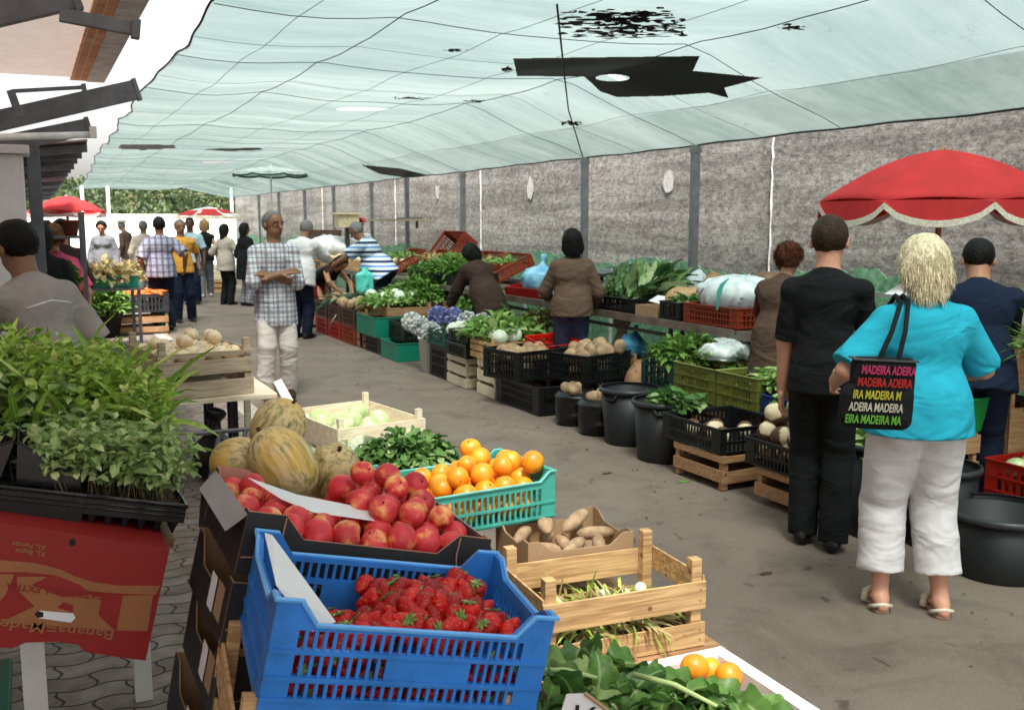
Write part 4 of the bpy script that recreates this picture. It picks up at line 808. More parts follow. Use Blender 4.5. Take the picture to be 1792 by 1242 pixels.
def fruit_mat(name, c1, c2, c3, rough=.38, coat=.2, thr=.56, or_=.18):
    m = D.materials.new(name); m.use_nodes = True; N, L = nodes(m); b = N['Principled BSDF']; tc = N.new('ShaderNodeTexCoord'); oi = N.new('ShaderNodeObjectInfo'); mu = N.new('ShaderNodeMath'); mu.operation = 'MULTIPLY'; mu.inputs[1].default_value = 50; L.new(oi.outputs['Random'], mu.inputs[0])
    mp = N.new('ShaderNodeMapping'); L.new(tc.outputs['Object'], mp.inputs[0]); L.new(mu.outputs[0], mp.inputs['Location']); n = N.new('ShaderNodeTexNoise'); n.inputs['Scale'].default_value = 17; n.inputs['Detail'].default_value = 5; n.inputs['Roughness'].default_value = .6; L.new(mp.outputs[0], n.inputs['Vector'])
    r = N.new('ShaderNodeValToRGB'); e = r.color_ramp.elements; e[0].position = .3; e[0].color = (*c1, 1); e[1].position = thr; e[1].color = (*c2, 1); k = e.new(min(.99, thr+.14)); k.color = (*c3, 1); L.new(n.outputs[0], r.inputs[0])
    h = N.new('ShaderNodeHueSaturation'); mr = N.new('ShaderNodeMapRange'); mr.inputs[3].default_value = 1-or_; mr.inputs[4].default_value = 1+or_; L.new(oi.outputs['Random'], mr.inputs[0]); L.new(mr.outputs[0], h.inputs['Value']); L.new(r.outputs[0], h.inputs['Color'])
    n2 = N.new('ShaderNodeTexNoise'); n2.inputs['Scale'].default_value = 260; n2.inputs['Detail'].default_value = 2; L.new(tc.outputs['Object'], n2.inputs['Vector']); bp = N.new('ShaderNodeBump'); bp.inputs['Strength'].default_value = .18; bp.inputs['Distance'].default_value = .002; L.new(n2.outputs[0], bp.inputs['Height']); L.new(bp.outputs[0], b.inputs['Normal'])
    L.new(h.outputs[0], b.inputs['Base Color']); b.inputs['Roughness'].default_value = rough; b.inputs['Coat Weight'].default_value = coat; b.inputs['Coat Roughness'].default_value = .3; b.inputs['Subsurface Weight'].default_value = .0
    return m
NEC = fruit_mat('nectarine_skin', (.44,.012,.024), (.68,.04,.05), (.88,.46,.14), .5, .06, .52)
def round_fruit(name, r, m, label, cat, group, dimple=.2, squash=.95, stem=None, seam=.0, n=20):
    prof = [(max(1e-4, r*math.sin(math.pi*i/14)), -r*squash*math.cos(math.pi*i/14)*(1 if i < 12 else 1-dimple*(i-11)/3)) for i in range(15)]
    o = MB().lathe(prof, n, wob=(lambda t, z: 1-seam*math.exp(-((t-3.1)/.25)**2)+.015*math.sin(3*t))).build(name, m, None, True); tag(o, label, cat, group)
    if stem: MB().tube([(0, 0, r*squash*(1-dimple)-.004), (0, 0, r*squash*(1-dimple)+.004)], r*.07, 6).build('stem', stem, o)
    return o
STM = plain('stem_brown', (70, 50, 25), .8)
nec = round_fruit('nectarine', .0365, NEC, 'ripe red nectarine in the heap in the black cardboard box', 'nectarine', 'nectarines in the black box', .22, .97, STM, .07)
pts = heap(.585, .385, .012, .037, 1, 3, .5, lambda x, y: .02 if x > 0 else .005)
pts += [p for p in heap(.585, .385, .055, .037, 1, 4, .5, lambda x, y: .012*max(0, x/.2)) if not (-.13 < p[0] < -.02 and p[1] > -.02)]
pts += [p for p in heap(.50, .34, .105, .037, 1, 8, .6) if p[0] > .0 and p[1] > -.12]
pts += [(.04, .08, .20), (.13, .13, .19), (.2, .1, .185), (.12, .03, .185), (-.22, .12, .12)]
pts = [(x, y, z) for x, y, z in pts if not (z > .12 and y < -.1)]
place(nec, pk @ Matrix.Translation((0, 0, -.14)), pts, seed=4, sc=(.80, 1.06))
# paper price card lying in the nectarines
t = thing('price_card', 'creased white price card lying across the nectarines', 'price card', (0, 0, 0)); M = pk @ Matrix.Translation((-.10, -.03, -.012)) @ Matrix.Rotation(-.35, 4, 'Z') @ Matrix.Rotation(.12, 4, 'X')
t.matrix_world = M; MB().add([(-.17,.012,.03),(-.05,.05,.0),(.16,.045,.004),(.17,-.01,-.002),(.0,-.035,-.004),(-.08,-.02,.006)], [(0,5,4,1),(1,4,3,2)]).build('card', PAPER, t).modifiers.new('s', 'SOLIDIFY').thickness = .0008
# --- blue crate of strawberries
bt = TM((.66, 1.905, .92), -.104, .044, .208); bb = bt @ Vector((0, 0, -.22))
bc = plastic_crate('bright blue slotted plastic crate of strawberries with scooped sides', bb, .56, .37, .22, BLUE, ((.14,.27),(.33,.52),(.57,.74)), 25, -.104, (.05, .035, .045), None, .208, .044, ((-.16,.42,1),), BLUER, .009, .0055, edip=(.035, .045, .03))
SBM = D.materials.new('strawberry_skin'); SBM.use_nodes = True; N, L = nodes(SBM); b = N['Principled BSDF']; tc = N.new('ShaderNodeTexCoord'); v = N.new('ShaderNodeTexVoronoi'); v.inputs['Scale'].default_value = 170; L.new(tc.outputs['Object'], v.inputs['Vector'])
r_ = N.new('ShaderNodeValToRGB'); r_.color_ramp.elements[0].position = .12; r_.color_ramp.elements[0].color = (.55,.25,.05,1); r_.color_ramp.elements[1].position = .3; r_.color_ramp.elements[1].color = (.50,.007,.009,1); L.new(v.outputs['Distance'], r_.inputs[0])
oi = N.new('ShaderNodeObjectInfo'); hh_ = N.new('ShaderNodeHueSaturation'); mr = N.new('ShaderNodeMapRange'); mr.inputs[3].default_value = .5; mr.inputs[4].default_value = 1.2; L.new(oi.outputs['Random'], mr.inputs[0]); L.new(mr.outputs[0], hh_.inputs['Value']); L.new(r_.outputs[0], hh_.inputs['Color']); L.new(hh_.outputs[0], b.inputs['Base Color']); b.inputs['Roughness'].default_value = .34; b.inputs['Specular IOR Level'].default_value = .28
bp = N.new('ShaderNodeBump'); bp.inputs['Strength'].default_value = .5; bp.inputs['Distance'].default_value = .002; L.new(v.outputs['Distance'], bp.inputs['Height']); L.new(bp.outputs[0], b.inputs['Normal'])
sb = MB().lathe([(1e-4, -.026), (.006, -.0235), (.013, -.012), (.0185, .002), (.021, .012), (.0185, .019), (.008, .0215), (1e-4, .0205)], 14).build('strawberry', SBM, None, True)
tag(sb, 'red strawberry with green calyx heaped in the blue crate', 'strawberry', 'strawberries in the blue crate')
Vc, Fc, Tc = leaves([(0, 0, .0215)]*8, [(math.cos(k*.785), math.sin(k*.785), .35) for k in range(8)], .017, .007, 3, .5, .1, 'leaf', 2); meshnp('calyx', Vc, Fc, LET, sb, True, Tc)
r = random.Random(5); pts = []; low = []
hz = lambda x: .035+.085*max(0, min(1, (x+.27)/.30))
for j in range(9):
    for i in range(14):
        x = -.235+.47*(i+.5*(j % 2))/14; y = -.135+.27*j/8; k_ = max(0, min(1, (x+.26)/.3)); z = .052+.098*k_**.6*(1-.5*max(0, (y-.03)/.12)*(1-k_)) ; z += .02*math.sin(x*20)*math.cos(y*17)
        if x < -.04 and y > .0: z = .035
        pts.append((x+r.uniform(-.006,.006), y+r.uniform(-.006,.006), z+r.uniform(-.006,.008)))
for z in (.03, .068, .106):
    for i in range(13): x = -.25+.5*(i+.3*(z > .05))/13; low.append((x, -.150+r.uniform(0, .006), min(z, hz(x)+.03)+r.uniform(-.008,.008)))
place(sb, bt @ Matrix.Translation((0, 0, -.22)), pts, seed=9, sc=(1.0, 1.3))
sb2 = copyof(sb, (0, 0, 0)); place(sb2, bt @ Matrix.Translation((0, 0, -.22)), low, seed=10, sc=(.8, .95))
t = thing('price_card', 'blank white card propped inside the left end of the blue crate', 'price card'); t.matrix_world = bt @ Matrix.Translation((-.268, .0, -.0)); MB().add([(0,.165,.004),(.014,.15,.006),(.115,-.135,-.058),(.07,-.150,-.074),(.002,-.07,-.02)], [(0,4,3,2,1)]).build('card', PAPER, t).modifiers.new('s', 'SOLIDIFY').thickness = .001
# wooden crates holding the strawberries up
q = TM(bb, -.104, .03, .16) @ Vector((-.035, .0, -.205)); wood_crate('pine crate under the blue strawberry crate', q, .56, .38, .19, PINE, ((.0,.38),(.55,1.)), -.104, None, .16, .03)
q2 = TM(q, -.104, 0, .0) @ Vector((-.02, .01, -.30)); wood_crate('pine crate standing on the pavement beneath the strawberry display', (q2[0], q2[1], .006), .62, .40, max(.2, q[2]-.08), PINE, ((.0,.3),(.38,.65),(.73,.92)), -.104)
# --- melons in their box
MEL = D.materials.new('melon_rind'); MEL.use_nodes = True; N, L = nodes(MEL); b = N['Principled BSDF']; tc = N.new('ShaderNodeTexCoord'); oi = N.new('ShaderNodeObjectInfo'); mu = N.new('ShaderNodeMath'); mu.operation = 'MULTIPLY'; mu.inputs[1].default_value = 20; L.new(oi.outputs['Random'], mu.inputs[0])
mp = N.new('ShaderNodeMapping'); mp.inputs['Scale'].default_value = (3.2, 3.2, .35); L.new(tc.outputs['Object'], mp.inputs[0]); L.new(mu.outputs[0], mp.inputs['Location']); n = N.new('ShaderNodeTexNoise'); n.inputs['Scale'].default_value = 20; n.inputs['Detail'].default_value = 8; n.inputs['Roughness'].default_value = .7; L.new(mp.outputs[0], n.inputs['Vector'])
r_ = N.new('ShaderNodeValToRGB'); e = r_.color_ramp.elements; e[0].position = .36; e[0].color = (.17,.16,.04,1); e[1].position = .55; e[1].color = (.70,.55,.28,1); L.new(n.outputs[0], r_.inputs[0])
n4 = N.new('ShaderNodeTexNoise'); n4.inputs['Scale'].default_value = 7; mp4 = N.new('ShaderNodeMapping'); L.new(tc.outputs['Object'], mp4.inputs[0]); L.new(mu.outputs[0], mp4.inputs['Location']); L.new(mp4.outputs[0], n4.inputs['Vector']); r4 = N.new('ShaderNodeValToRGB'); r4.color_ramp.elements[0].position = .50; r4.color_ramp.elements[0].color = (0,0,0,1); r4.color_ramp.elements[1].position = .72; L.new(n4.outputs[0], r4.inputs[0])
mx = N.new('ShaderNodeMix'); mx.data_type = 'RGBA'; L.new(r4.outputs[0], mx.inputs[0]); L.new(r_.outputs[0], mx.inputs[6]); mx.inputs[7].default_value = (.80,.46,.04,1); L.new(mx.outputs[2], b.inputs['Base Color']); b.inputs['Roughness'].default_value = .5
bp = N.new('ShaderNodeBump'); bp.inputs['Strength'].default_value = .5; bp.inputs['Distance'].default_value = .004; L.new(n.outputs[0], bp.inputs['Height']); L.new(bp.outputs[0], b.inputs['Normal'])
melc = (.66, 2.77, .73); card_box('brown cardboard box holding four ribbed melons', melc, .52, .38, .13, CARDB, CARD, .03, (.06, .05, .035), None, .12, 0, flaps=False)
for px, py, yy_, rx, rl, e, lb in ((487, 748, 2.93, .080, .092, (.5,.3,.4), 'brown-green ribbed melon resting on top of the others'), (495, 812, 2.70, .087, .112, (-.5,-.45,.2), 'largest tan ribbed melon with an orange blush, at the front'), (416, 808, 2.82, .07, .085, (1.2,.9,.3), 'orange-yellow melon at the left end'), (583, 828, 2.76, .078, .098, (.4,-.5,.9), 'olive ribbed melon beside the teal crate')):
    p = gy(px, py, yy_); prof = [(max(1e-4, rx*math.sin(math.pi*i/18)**.92), -rl*math.cos(math.pi*i/18)) for i in range(19)]
    o = MB().lathe(prof, 40, wob=lambda t, z: 1+.018*abs(math.sin(5*t))).build('melon', MEL, None, True); o.location = p; o.rotation_euler = e; tag(o, lb, 'melon', 'melons in the cardboard box'); MB().tube([(0, 0, rl-.002), (.003, 0, rl+.012)], .006, 6).build('stem', STM, o)
# --- teal crate of oranges
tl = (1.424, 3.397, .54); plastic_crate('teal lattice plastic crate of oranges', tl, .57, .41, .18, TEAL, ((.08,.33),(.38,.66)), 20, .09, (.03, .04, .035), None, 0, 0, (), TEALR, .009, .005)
ORA = fruit_mat('orange_peel', (.70,.19,.005), (.80,.27,.008), (.86,.36,.02), .42, .1, .5, .08)
ora = round_fruit('orange', .043, ORA, 'bright orange piled in the teal plastic crate', 'orange', 'oranges in the teal crate', .05, .97, plain('navel', (60, 80, 30), .8))
TMl = TM(tl, .09); pts = [p for p in heap(.54, .38, .01, .043, 1, 2)]+[p for p in heap(.54, .38, .075, .043, 1, 5) if p[0] > -.12]+[(.13,-.08,.19),(.03,-.1,.175),(.2,-.02,.185),(.1,.04,.2),(.02,.0,.19),(.09,.1,.225),(.24,-.12,.20),(-.06,-.08,.17),(.25,.1,.16)]
place(ora, TMl, pts, seed=3, sc=(.92, 1.08))
# --- pine crate of green onions, potato box behind it
wc = (1.596, 2.662, .31); wood_crate('pine slatted crate of green onions with tall corner posts', wc, .56, .37, .238, PINE, ((.0,.33),(.52,.90)), -.07, None, 0, 0, .045, .036, ((.1,.3),(.62,.95)))
Mw = TM(wc, -.07)
o = greens('green_onion_leaves', GRAS, 130, (.25, .15, .04), .14, .012, .25, 4, None, Mw @ Vector((0, 0, .07)), .8, 'blade', True); tag(o, 'tangle of green onion tops inside the pine crate', 'green onions', kind='stuff')
o = greens('straw_litter', DRY, 300, (.25, .15, .03), .12, .014, .15, 6, None, Mw @ Vector((0, 0, .055)), .6, 'blade', False); tag(o, 'dry outer leaves and roots under the green onions', 'litter', kind='stuff')
MB().box(-.26, .26, -.165, .165, .027, .055).build('lining', SOIL, [o for o in D.objects if o.get('label', '').startswith('pine slatted crate of green')][0])
OW = fruit_mat('onion_white', (.62,.55,.42), (.78,.74,.66), (.7,.6,.4), .4, .2); onw = round_fruit('onion', .021, OW, 'small white onion bulb among the green onion tops', 'onion', 'white bulbs in the pine crate', -.35, .9)
place(onw, Mw, [(rnd.uniform(-.24, .24), rnd.uniform(-.14, .12), rnd.uniform(.08, .11)) for _ in range(16)], seed=2)
pb_ = gy(985, 925, 3.08); pbx = (pb_.x+.0, 3.08, pb_.z-.12); card_box('open brown cardboard box of long tan potatoes', pbx, .40, .34, .14, CARD, CARD, -.1, (.04, .05, .04), None, 0, 0, flaps=False, edip=(.04, .06, .03))
POT = fruit_mat('potato_skin', (.22,.13,.07), (.36,.24,.14), (.48,.34,.2), .75, 0., .55, .12)
def potato(name, a, b_, m, label, cat, group, seed=1):
    r = np.random.default_rng(seed); g = Field((-a-.03,)*3, (a+.03,)*3, a/9); g.ell((0, 0, 0), (a, b_, b_*.9), None, .01); g.ell((a*.3, b_*.15, 0), (a*.6, b_*.95, b_*.85), None, .02); g.ell((-a*.35, -b_*.12, b_*.1), (a*.5, b_*.8, b_*.8), None, .02); V, F = surfnets(g.S, g.lo, g.h); return tag(meshnp(name, V, F, m), label, cat, group)
po = potato('potato', .092, .030, POT, 'long pale brown potato in the open cardboard box', 'potato', 'potatoes in the cardboard box')
place(po, TM(pbx, -.1), [(-.06,.02,.13),(.06,.03,.135),(-.12,-.08,.08),(-.0,-.1,.085),(.1,-.1,.08),(.13,0,.09),(-.02,.1,.09),(.1,.1,.09),(-.12,.1,.08),(0,0,.07)], seed=5, sc=(.7, .85), rot=lambda r, i: (r.uniform(-.3,.3), r.uniform(-.35,.1), r.uniform(-.5, 1.3)))
# --- pale crate of chayotes and the greens box below it
kc = (1.50, 5.09, .52); kb1, kb2, kb3 = gz(535, 713, .63), gz(675, 697, .63), gz(709, 735, .63)
kcx, kcy = (kb1.x+kb3.x)/2, (kb1.y+kb3.y)/2; kl = (kb2-kb1).length; kw = (kb3-kb2).length; krz = math.atan2(kb2.y-kb1.y, kb2.x-kb1.x)
wood_crate('pale planed wooden crate of light green chayotes', (kcx, kcy, .50), kl, kw, .13, PALE, ((.0,1.),), krz, None, 0, 0, .05, .03)
CHY = fruit_mat('chayote_skin', (.28,.40,.14), (.42,.54,.25), (.58,.66,.40), .5, .1, .5, .1); ch = round_fruit('chayote', .062, CHY, 'pale green chayote in the pale wooden crate', 'chayote', 'chayotes in the pale crate', .1, 1.25)
place(ch, TM((kcx, kcy, .5), krz), [(-.06,0,.08),(.1,.15,.09),(.12,-.06,.08),(-.1,.2,.07),(.0,-.2,.07),(.02,.1,.06),(-.14,-.12,.06)], seed=7, rot='full')
g0 = gy(640, 790, 4.55); cb = card_box('low cardboard tray of flat green leaves under the pale crate', (g0.x-.1, 4.55, g0.z-.13), .5, .5, .12, CARD, CARD, .05, None, None, flaps=False)
o = greens('leafy_vegetables', CABB, 70, (.2, .2, .04), .16, .07, .35, 3, None, (g0.x-.1, 4.5, g0.z-.05), .8); tag(o, 'pale green leaves lying flat in the low cardboard tray', 'greens', kind='stuff')
g0 = gy(712, 800, 4.1); o = greens('watercress', CHARD, 520, (.20, .13, .11), .075, .045, .7, 8, None, (g0.x, 4.1, g0.z-.03), 1., 'round'); tag(o, 'bushy bunch of dark green leaves behind the teal crate', 'greens', kind='stuff')
card_box('shallow black box under the bushy dark greens', (g0.x, 4.1, g0.z-.16), .46, .34, .11, CARDB, CARD, .0, None, None, flaps=False)
A = gy(505, 735, 5.35); t = thing('paper_sheet', 'white sheet of paper standing up at the left corner of the pale crate', 'paper', A); B_ = [gy(x, y, q) for x, y, q in ((478,668,5.5),(492,662,5.5),(520,712,5.4),(560,742,5.15),(528,738,5.2),(505,718,5.4))]; MB().add([b-A for b in B_], [(0,5,2,1),(5,4,3,2)]).build('sheet', PAPER, t).modifiers.new('s', 'SOLIDIFY').thickness = .001
# trestles under the sloping display
def trestle(label, x0, x1, y0, y1, z, m=BRNW):
    t = thing('trestle_table', label, 'table', ((x0+x1)/2, (y0+y1)/2, 0)); a, b_ = (x1-x0)/2, (y1-y0)/2
    MB().box(-a, a, -b_, b_, z-.03, z).build('top', m, t, bevel=.002)
    for sx in (-1, 1):
        for sy in (-1, 1): MB().box(sx*(a-.05)-.02, sx*(a-.05)+.02, sy*(b_-.05)-.02, sy*(b_-.05)+.02, .005, z-.032).build('leg', m, t)
    return t
trestle('low trestle carrying the pine crate and the potato box', 1.28, 1.92, 2.42, 3.28, .306); trestle('trestle carrying the teal crate of oranges', 1.12, 1.74, 3.3, 3.62, .536)
trestle('trestle carrying the pale chayote crate', kcx-.22, kcx+.24, kcy-.24, kcy+.26, .496); trestle('trestle carrying the trays of greens', g0.x-.45, g0.x+.25, 3.95, 4.78, g0.z-.165); trestle('trestle carrying the melon box', .42, .92, 2.62, 2.94, .66)
# --- white polystyrene tray of spring greens at the bottom edge
za = .60; c1, c2, c3 = gz(1163, 1156, za), gz(1260, 1136, za), gz(1388, 1219, za); u_ = (c3-c2).normalized(); rzb = math.atan2(u_.y, u_.x); Lb, Wb = .60, .42
vv = Vector((-u_.y, u_.x, 0)); vv = -vv if (c1-c2).dot(vv) < 0 else vv; cen = c2+u_*(Lb/2)+vv*(Wb/2)
FOAM = mat('foam_white', (.78,.75,.74), .8, var=.04, bump=.2, bscale=200); st = plastic_crate('white polystyrene tray overflowing with spring greens', (cen.x, cen.y, za-.15), Lb, Wb, .15, FOAM, (), 3, rzb, None, None, 0, 0, (), FOAM, .022, .007, 'tray')
trestle('trestle carrying the polystyrene tray of greens', cen.x-.3, cen.x+.35, cen.y-.3, cen.y+.3, za-.152)
def bigleaf(px, py, z, px2, py2, L_, W__, seed):
    a = gz(px, py, z); b_ = gz(px2, py2, z); return a, (b_-a).normalized()
SPIN = leafmat('spring_green_leaf', (.04,.12,.025), (.14,.28,.06), (.40,.52,.2), .4)
r = np.random.default_rng(12); P = []; Dr = []
for k in range(210):
    x = r.uniform(930, 1370); top = np.interp(x, [930, 1010, 1100, 1230, 1400], [1190, 1165, 1150, 1180, 1245]); y = top+36+abs(r.normal(0, 50)); P.append(gz(x, y, .60)[:]); Dr.append((r.normal(.5, .6), r.normal(-.4, .6), r.uniform(.0, .45)))
V, F, T = leaves(P, Dr, r.uniform(.07, .17, len(P)), r.uniform(.035, .08, len(P)), 20, 1.7, .10, 'leaf', 3, ac=7, ruf=.10); spg = meshnp('spring_greens', V, F, SPIN, None, True, T); tag(spg, 'heap of crinkled dark spring greens in the polystyrene tray', 'greens', kind='stuff')
P = [gz(x, y+30, .61)[:] for x, y in ((990,1150),(965,1160),(940,1190),(925,1215),(915,1240),(1010,1135),(1060,1150),(1035,1160),(960,1230),(1120,1170),(1160,1170),(1220,1190))]; Dr = [(-.5,.2,.4),(-.7,.0,.2),(-.8,-.3,.1),(-.6,-.6,.0),(-.4,-.8,0),(.2,.5,.5),(.6,.1,.3),(-.2,.6,.3),(-.7,-.5,.2),(.7,-.1,.2),(.8,-.1,.2),(.8,-.4,.1)]
V, F, T = leaves(P, Dr, .15, .10, 18, 1.6, .08, 'leaf', 5, ac=9, ruf=.10); tag(meshnp('chard_leaves', V, F, SPIN, None, True, T), 'broad crinkled leaves drooping over the left rim of the polystyrene tray', 'leaves', kind='stuff')
for a, b_, lb in (((1110, 1180), (1255, 1235), 'long pale green stalk lying across the spring greens'), ((930, 1175), (1045, 1185), 'short curved pale stalk at the left of the spring greens')):
    A, B = gz(*a, .67), gz(*b_, .66); mid = (A+B)/2+Vector((0, 0, .012)); tag(MB().tube([A, mid, B], [.007, .006, .004], 8).build('stalk', mat('stalk_green', (.42,.55,.22), .5), None, True), lb, 'stalk')
o2 = round_fruit('orange', .031, ORA, 'small orange lying in the polystyrene tray behind the greens', 'orange', 'oranges in the polystyrene tray', .05, .97); MI = Matrix.Identity(4)
place(o2, MI, [tuple(gz(1215, 1167, .61)), tuple(gz(1275, 1183, .61)), tuple(gz(1242, 1172, .58))], seed=2)
A, B = gz(985, 1225, .66), gz(1068, 1235, .66); u_ = (B-A); t = thing('price_sign', 'white hand-lettered price sign standing in the greens, its text cut by the frame', 'sign'); up_ = Vector((-.1, .25, .9)).normalized(); X_ = u_.normalized(); Z_ = (up_-X_*up_.dot(X_)).normalized(); Y_ = Z_.cross(X_)
t.matrix_world = Matrix.Translation(gz(968, 1288, .72)) @ Matrix((X_, Y_, Z_)).transposed().to_4x4()
MB().prism([(0, 0), (.14, -.02), (.115, .045), (.055, .085), (.022, .08)], .0015).build('card', PAPER, t)
MB().tube([(.055, -.001, .086), (.085, -.001, .068), (.117, -.001, .046), (.142, -.001, -.02)], .004, 6).build('torn_edge', CARD, t)
def text(s_, size, m, parent, loc, rot=(math.pi/2, 0, 0), ext=.0004, shear=0., sx=1., align='LEFT', off=.0004):
    c_ = D.curves.new('lettering', 'FONT'); c_.body = s_; c_.size = size; c_.extrude = ext; c_.shear = shear; c_.align_x = align; c_.materials.append(m); c_.offset = off; o_ = D.objects.new('lettering_curve', c_); C.objects.link(o_); dg = bpy.context.evaluated_depsgraph_get(); me = D.meshes.new_from_object(o_.evaluated_get(dg)); D.objects.remove(o_); me.materials.clear(); me.materials.append(m); o = D.objects.new('lettering', me); C.objects.link(o); o.parent = parent; o.location = loc; o.rotation_euler = rot; o.scale = (sx, 1, 1); return o
INK = plain('ink', (15, 15, 18), .6); text('Verde', .06, INK, t, (.02, -.002, .022), shear=.5)
# --- seedling trays, the red banana box and their table (near left)
PR = gy(326, 886, 2.62); ST = TM(PR, 0, 0, .235)   # right front corner of the trays; local x runs left
def tray(label, x1, y0, L_, Wd, nx, ny, hgt, deep):
    t = thing('seedling_tray', label, 'tray'); t.matrix_world = ST @ Matrix.Translation((x1-L_/2, y0, 0)); mb = MB(); th = .004
    for i in range(nx+1): x = -L_/2+L_*i/nx; mb.box(x-th/2, x+th/2, 0, Wd, -hgt, -.012 if 0 < i < nx else 0)
    for j in range(ny+1): y = Wd*j/ny; mb.box(-L_/2, L_/2, y-th/2+.0005, y+th/2+.0005, -hgt+.0005, (-.0125 if 0 < j < ny else -.0005))
    mb.build('cell_wall', BLK, t); MB().box(-L_/2, L_/2, 0, Wd, -hgt*.75, -hgt*deep).build('potting_soil', SOIL, t)
    mb = MB(); mb.tube([(-L_/2, 0, 0), (L_/2, 0, 0), (L_/2, Wd, 0), (-L_/2, Wd, 0), (-L_/2, 0, 0)], .0065, 6); mb.tube([(-L_/2, -.002, -.016), (L_/2, -.002, -.016)], .0035, 6); mb.tube([(-L_/2, -.002, -.028), (L_/2, -.002, -.028)], .003, 6); mb.build('rim', plain('black_gloss', (26, 27, 30), .25), t)
    mb = MB()
    for i in range(nx):  # cell fronts, tapering below the rim
        x0 = -L_/2+L_*i/nx+.006; x1_ = -L_/2+L_*(i+1)/nx-.006; z = -hgt-.06 if deep > .4 else -hgt-.03; q = .012
        mb.hexa([(x0+q, .012, z), (x1_-q, .012, z), (x1_-q, Wd*.9, z), (x0+q, Wd*.9, z), (x0, .003, -.03), (x1_, .003, -.03), (x1_, Wd-.004, -.03), (x0, Wd-.004, -.03)])
    mb.build('cell', BLK, t); return t
tray('black seedling tray with small cells full of thin bare stems, at the right end', 0, 0, .24, .36, 6, 8, .045, .25)
tray('black deep-celled seedling tray beside the small-celled one', -.245, 0, .34, .36, 3, 3, .085, .75)
tray('black deep-celled seedling tray cut by the left edge of the frame', -.59, 0, .40, .36, 3, 3, .085, .75)
tray('black seedling tray in the second row, under the leek seedlings', -.02, .37, .60, .36, 6, 6, .06, .3)
tray('black seedling tray in the second row at the left edge', -.63, .37, .50, .36, 6, 6, .06, .3)
tray('black seedling tray farthest back under the tall grassy seedlings', -.05, .74, .95, .34, 8, 5, .06, .3)
for x1, lb in ((-.25, 'tall black pot cells with scalloped fronts beside the small-celled tray'), (-.62, 'tall black pot cells with scalloped fronts at the left edge')):
    t = thing('pot_cells', lb, 'pot cells'); t.matrix_world = ST @ Matrix.Translation((x1-.17, .045, .002)); cw = .36/2
    for i in range(2):
        for j in range(2):
            x0 = -.18+cw*i; y0 = .15*j; top = .105; q = .014; pr_ = [(x0+q*1.4, 0), (x0+cw-q*1.4, 0), (x0+cw-.003, top)]+[(x0+cw-.003-(cw-.006)*k/8, top-.028*math.sin(math.pi*k/8)) for k in range(1, 8)]+[(x0+.003, top)]
            mb = MB(); mb.prism(pr_, .004, Matrix.Translation((0, y0, 0))); mb.prism(pr_, .004, Matrix.Translation((0, y0+.140, 0)))
            for xx, sg in ((x0+.003, 1), (x0+cw-.003, -1)): mb.hexa([(xx+sg*.016, y0+.005, 0), (xx+sg*.020, y0+.005, 0), (xx+sg*.020, y0+.139, 0), (xx+sg*.016, y0+.139, 0), (xx, y0+.005, top), (xx+sg*.004, y0+.005, top), (xx+sg*.004, y0+.139, top), (xx, y0+.139, top)])
            mb.build('cell', plain('black_gloss', (26, 27, 30), .25), t); MB().box(x0+.018, x0+cw-.018, y0+.006, y0+.138, .03, .06).build('potting_soil', SOIL, t)
            MB().tube([(x0+cw-.003-(cw-.006)*k/8, y0-.002, top-.028*math.sin(math.pi*k/8)) for k in range(9)], .0028, 5).build('rim', plain('black_gloss', (26, 27, 30), .25), t)
r = np.random.default_rng(21)
def sow(name, label, m, n, x0, x1, y0, y1, L_, Wd, spread, seed, shape, z0=-.03, curl=.6, segs=6, wav=.06):
    P = np.stack([r.uniform(x0, x1, n), r.uniform(y0, y1, n), np.full(n, z0)], 1); d = np.stack([r.normal(0, spread, n)-.12, r.normal(-.05, spread, n), np.ones(n)], 1)
    R3 = np.array(ST.to_3x3()); o_ = np.array(ST.translation); P = P@R3.T+o_; d = d
    V, F, T = leaves(P, d, L_*r.uniform(.55, 1.25, n), Wd*r.uniform(.6, 1.3, n), segs, curl, wav, shape, seed); o = meshnp(name, V, F, m, None, True, T); tag(o, label, 'seedlings', kind='stuff'); return o
sow('leek_seedlings', 'tall bright green grassy seedlings at the back of the left stall', GRAS, 950, -1.1, .0, .50, 1.08, .36, .034, .30, 3, 'leaf', curl=1.1)
sow('leek_seedlings', 'row of grassy blades standing above the second tray', GRAS, 260, -.75, -.02, .34, .55, .25, .032, .34, 5, 'leaf', curl=1.1)
def bushy(name, label, m, n, x0, x1, y0, y1, hgt, ls, seed, per=14):
    """thin stems carrying small leaves"""
    r = np.random.default_rng(seed); sx, sy = r.uniform(x0, x1, n), r.uniform(y0, y1, n); R3 = np.array(ST.to_3x3()); o_ = np.array(ST.translation); B = np.stack([sx, sy, np.full(n, -.03)], 1)@R3.T+o_
    tip = B+np.stack([r.normal(0, .025, n), r.normal(.02, .03, n), hgt*r.uniform(.6, 1.15, n)], 1); t = r.uniform(.35 if n != 260 else .55, 1.05, (n, per)); P = (B[:, None]+(tip-B)[:, None]*t[..., None]).reshape(-1, 3); d = np.stack([r.normal(0, 1, n*per), r.normal(0, 1, n*per), r.normal(.3, .4, n*per)], 1)
    V, F, T = leaves(P, d, ls*r.uniform(.6, 1.3, n*per), ls*.6*r.uniform(.6, 1.2, n*per), 3, .9, .12, 'leaf', seed); o = meshnp(name, V, F, m, None, True, T); tag(o, label, 'seedlings', kind='stuff')
    V2, F2, T2 = leaves(B, tip-B, np.linalg.norm(tip-B, axis=1), .0028, 3, .05, .02, 'blade', seed); meshnp('stems', V2, F2, leafmat('stem_leaf', (.10,.09,.04), (.22,.18,.09)), o, True, T2); return o
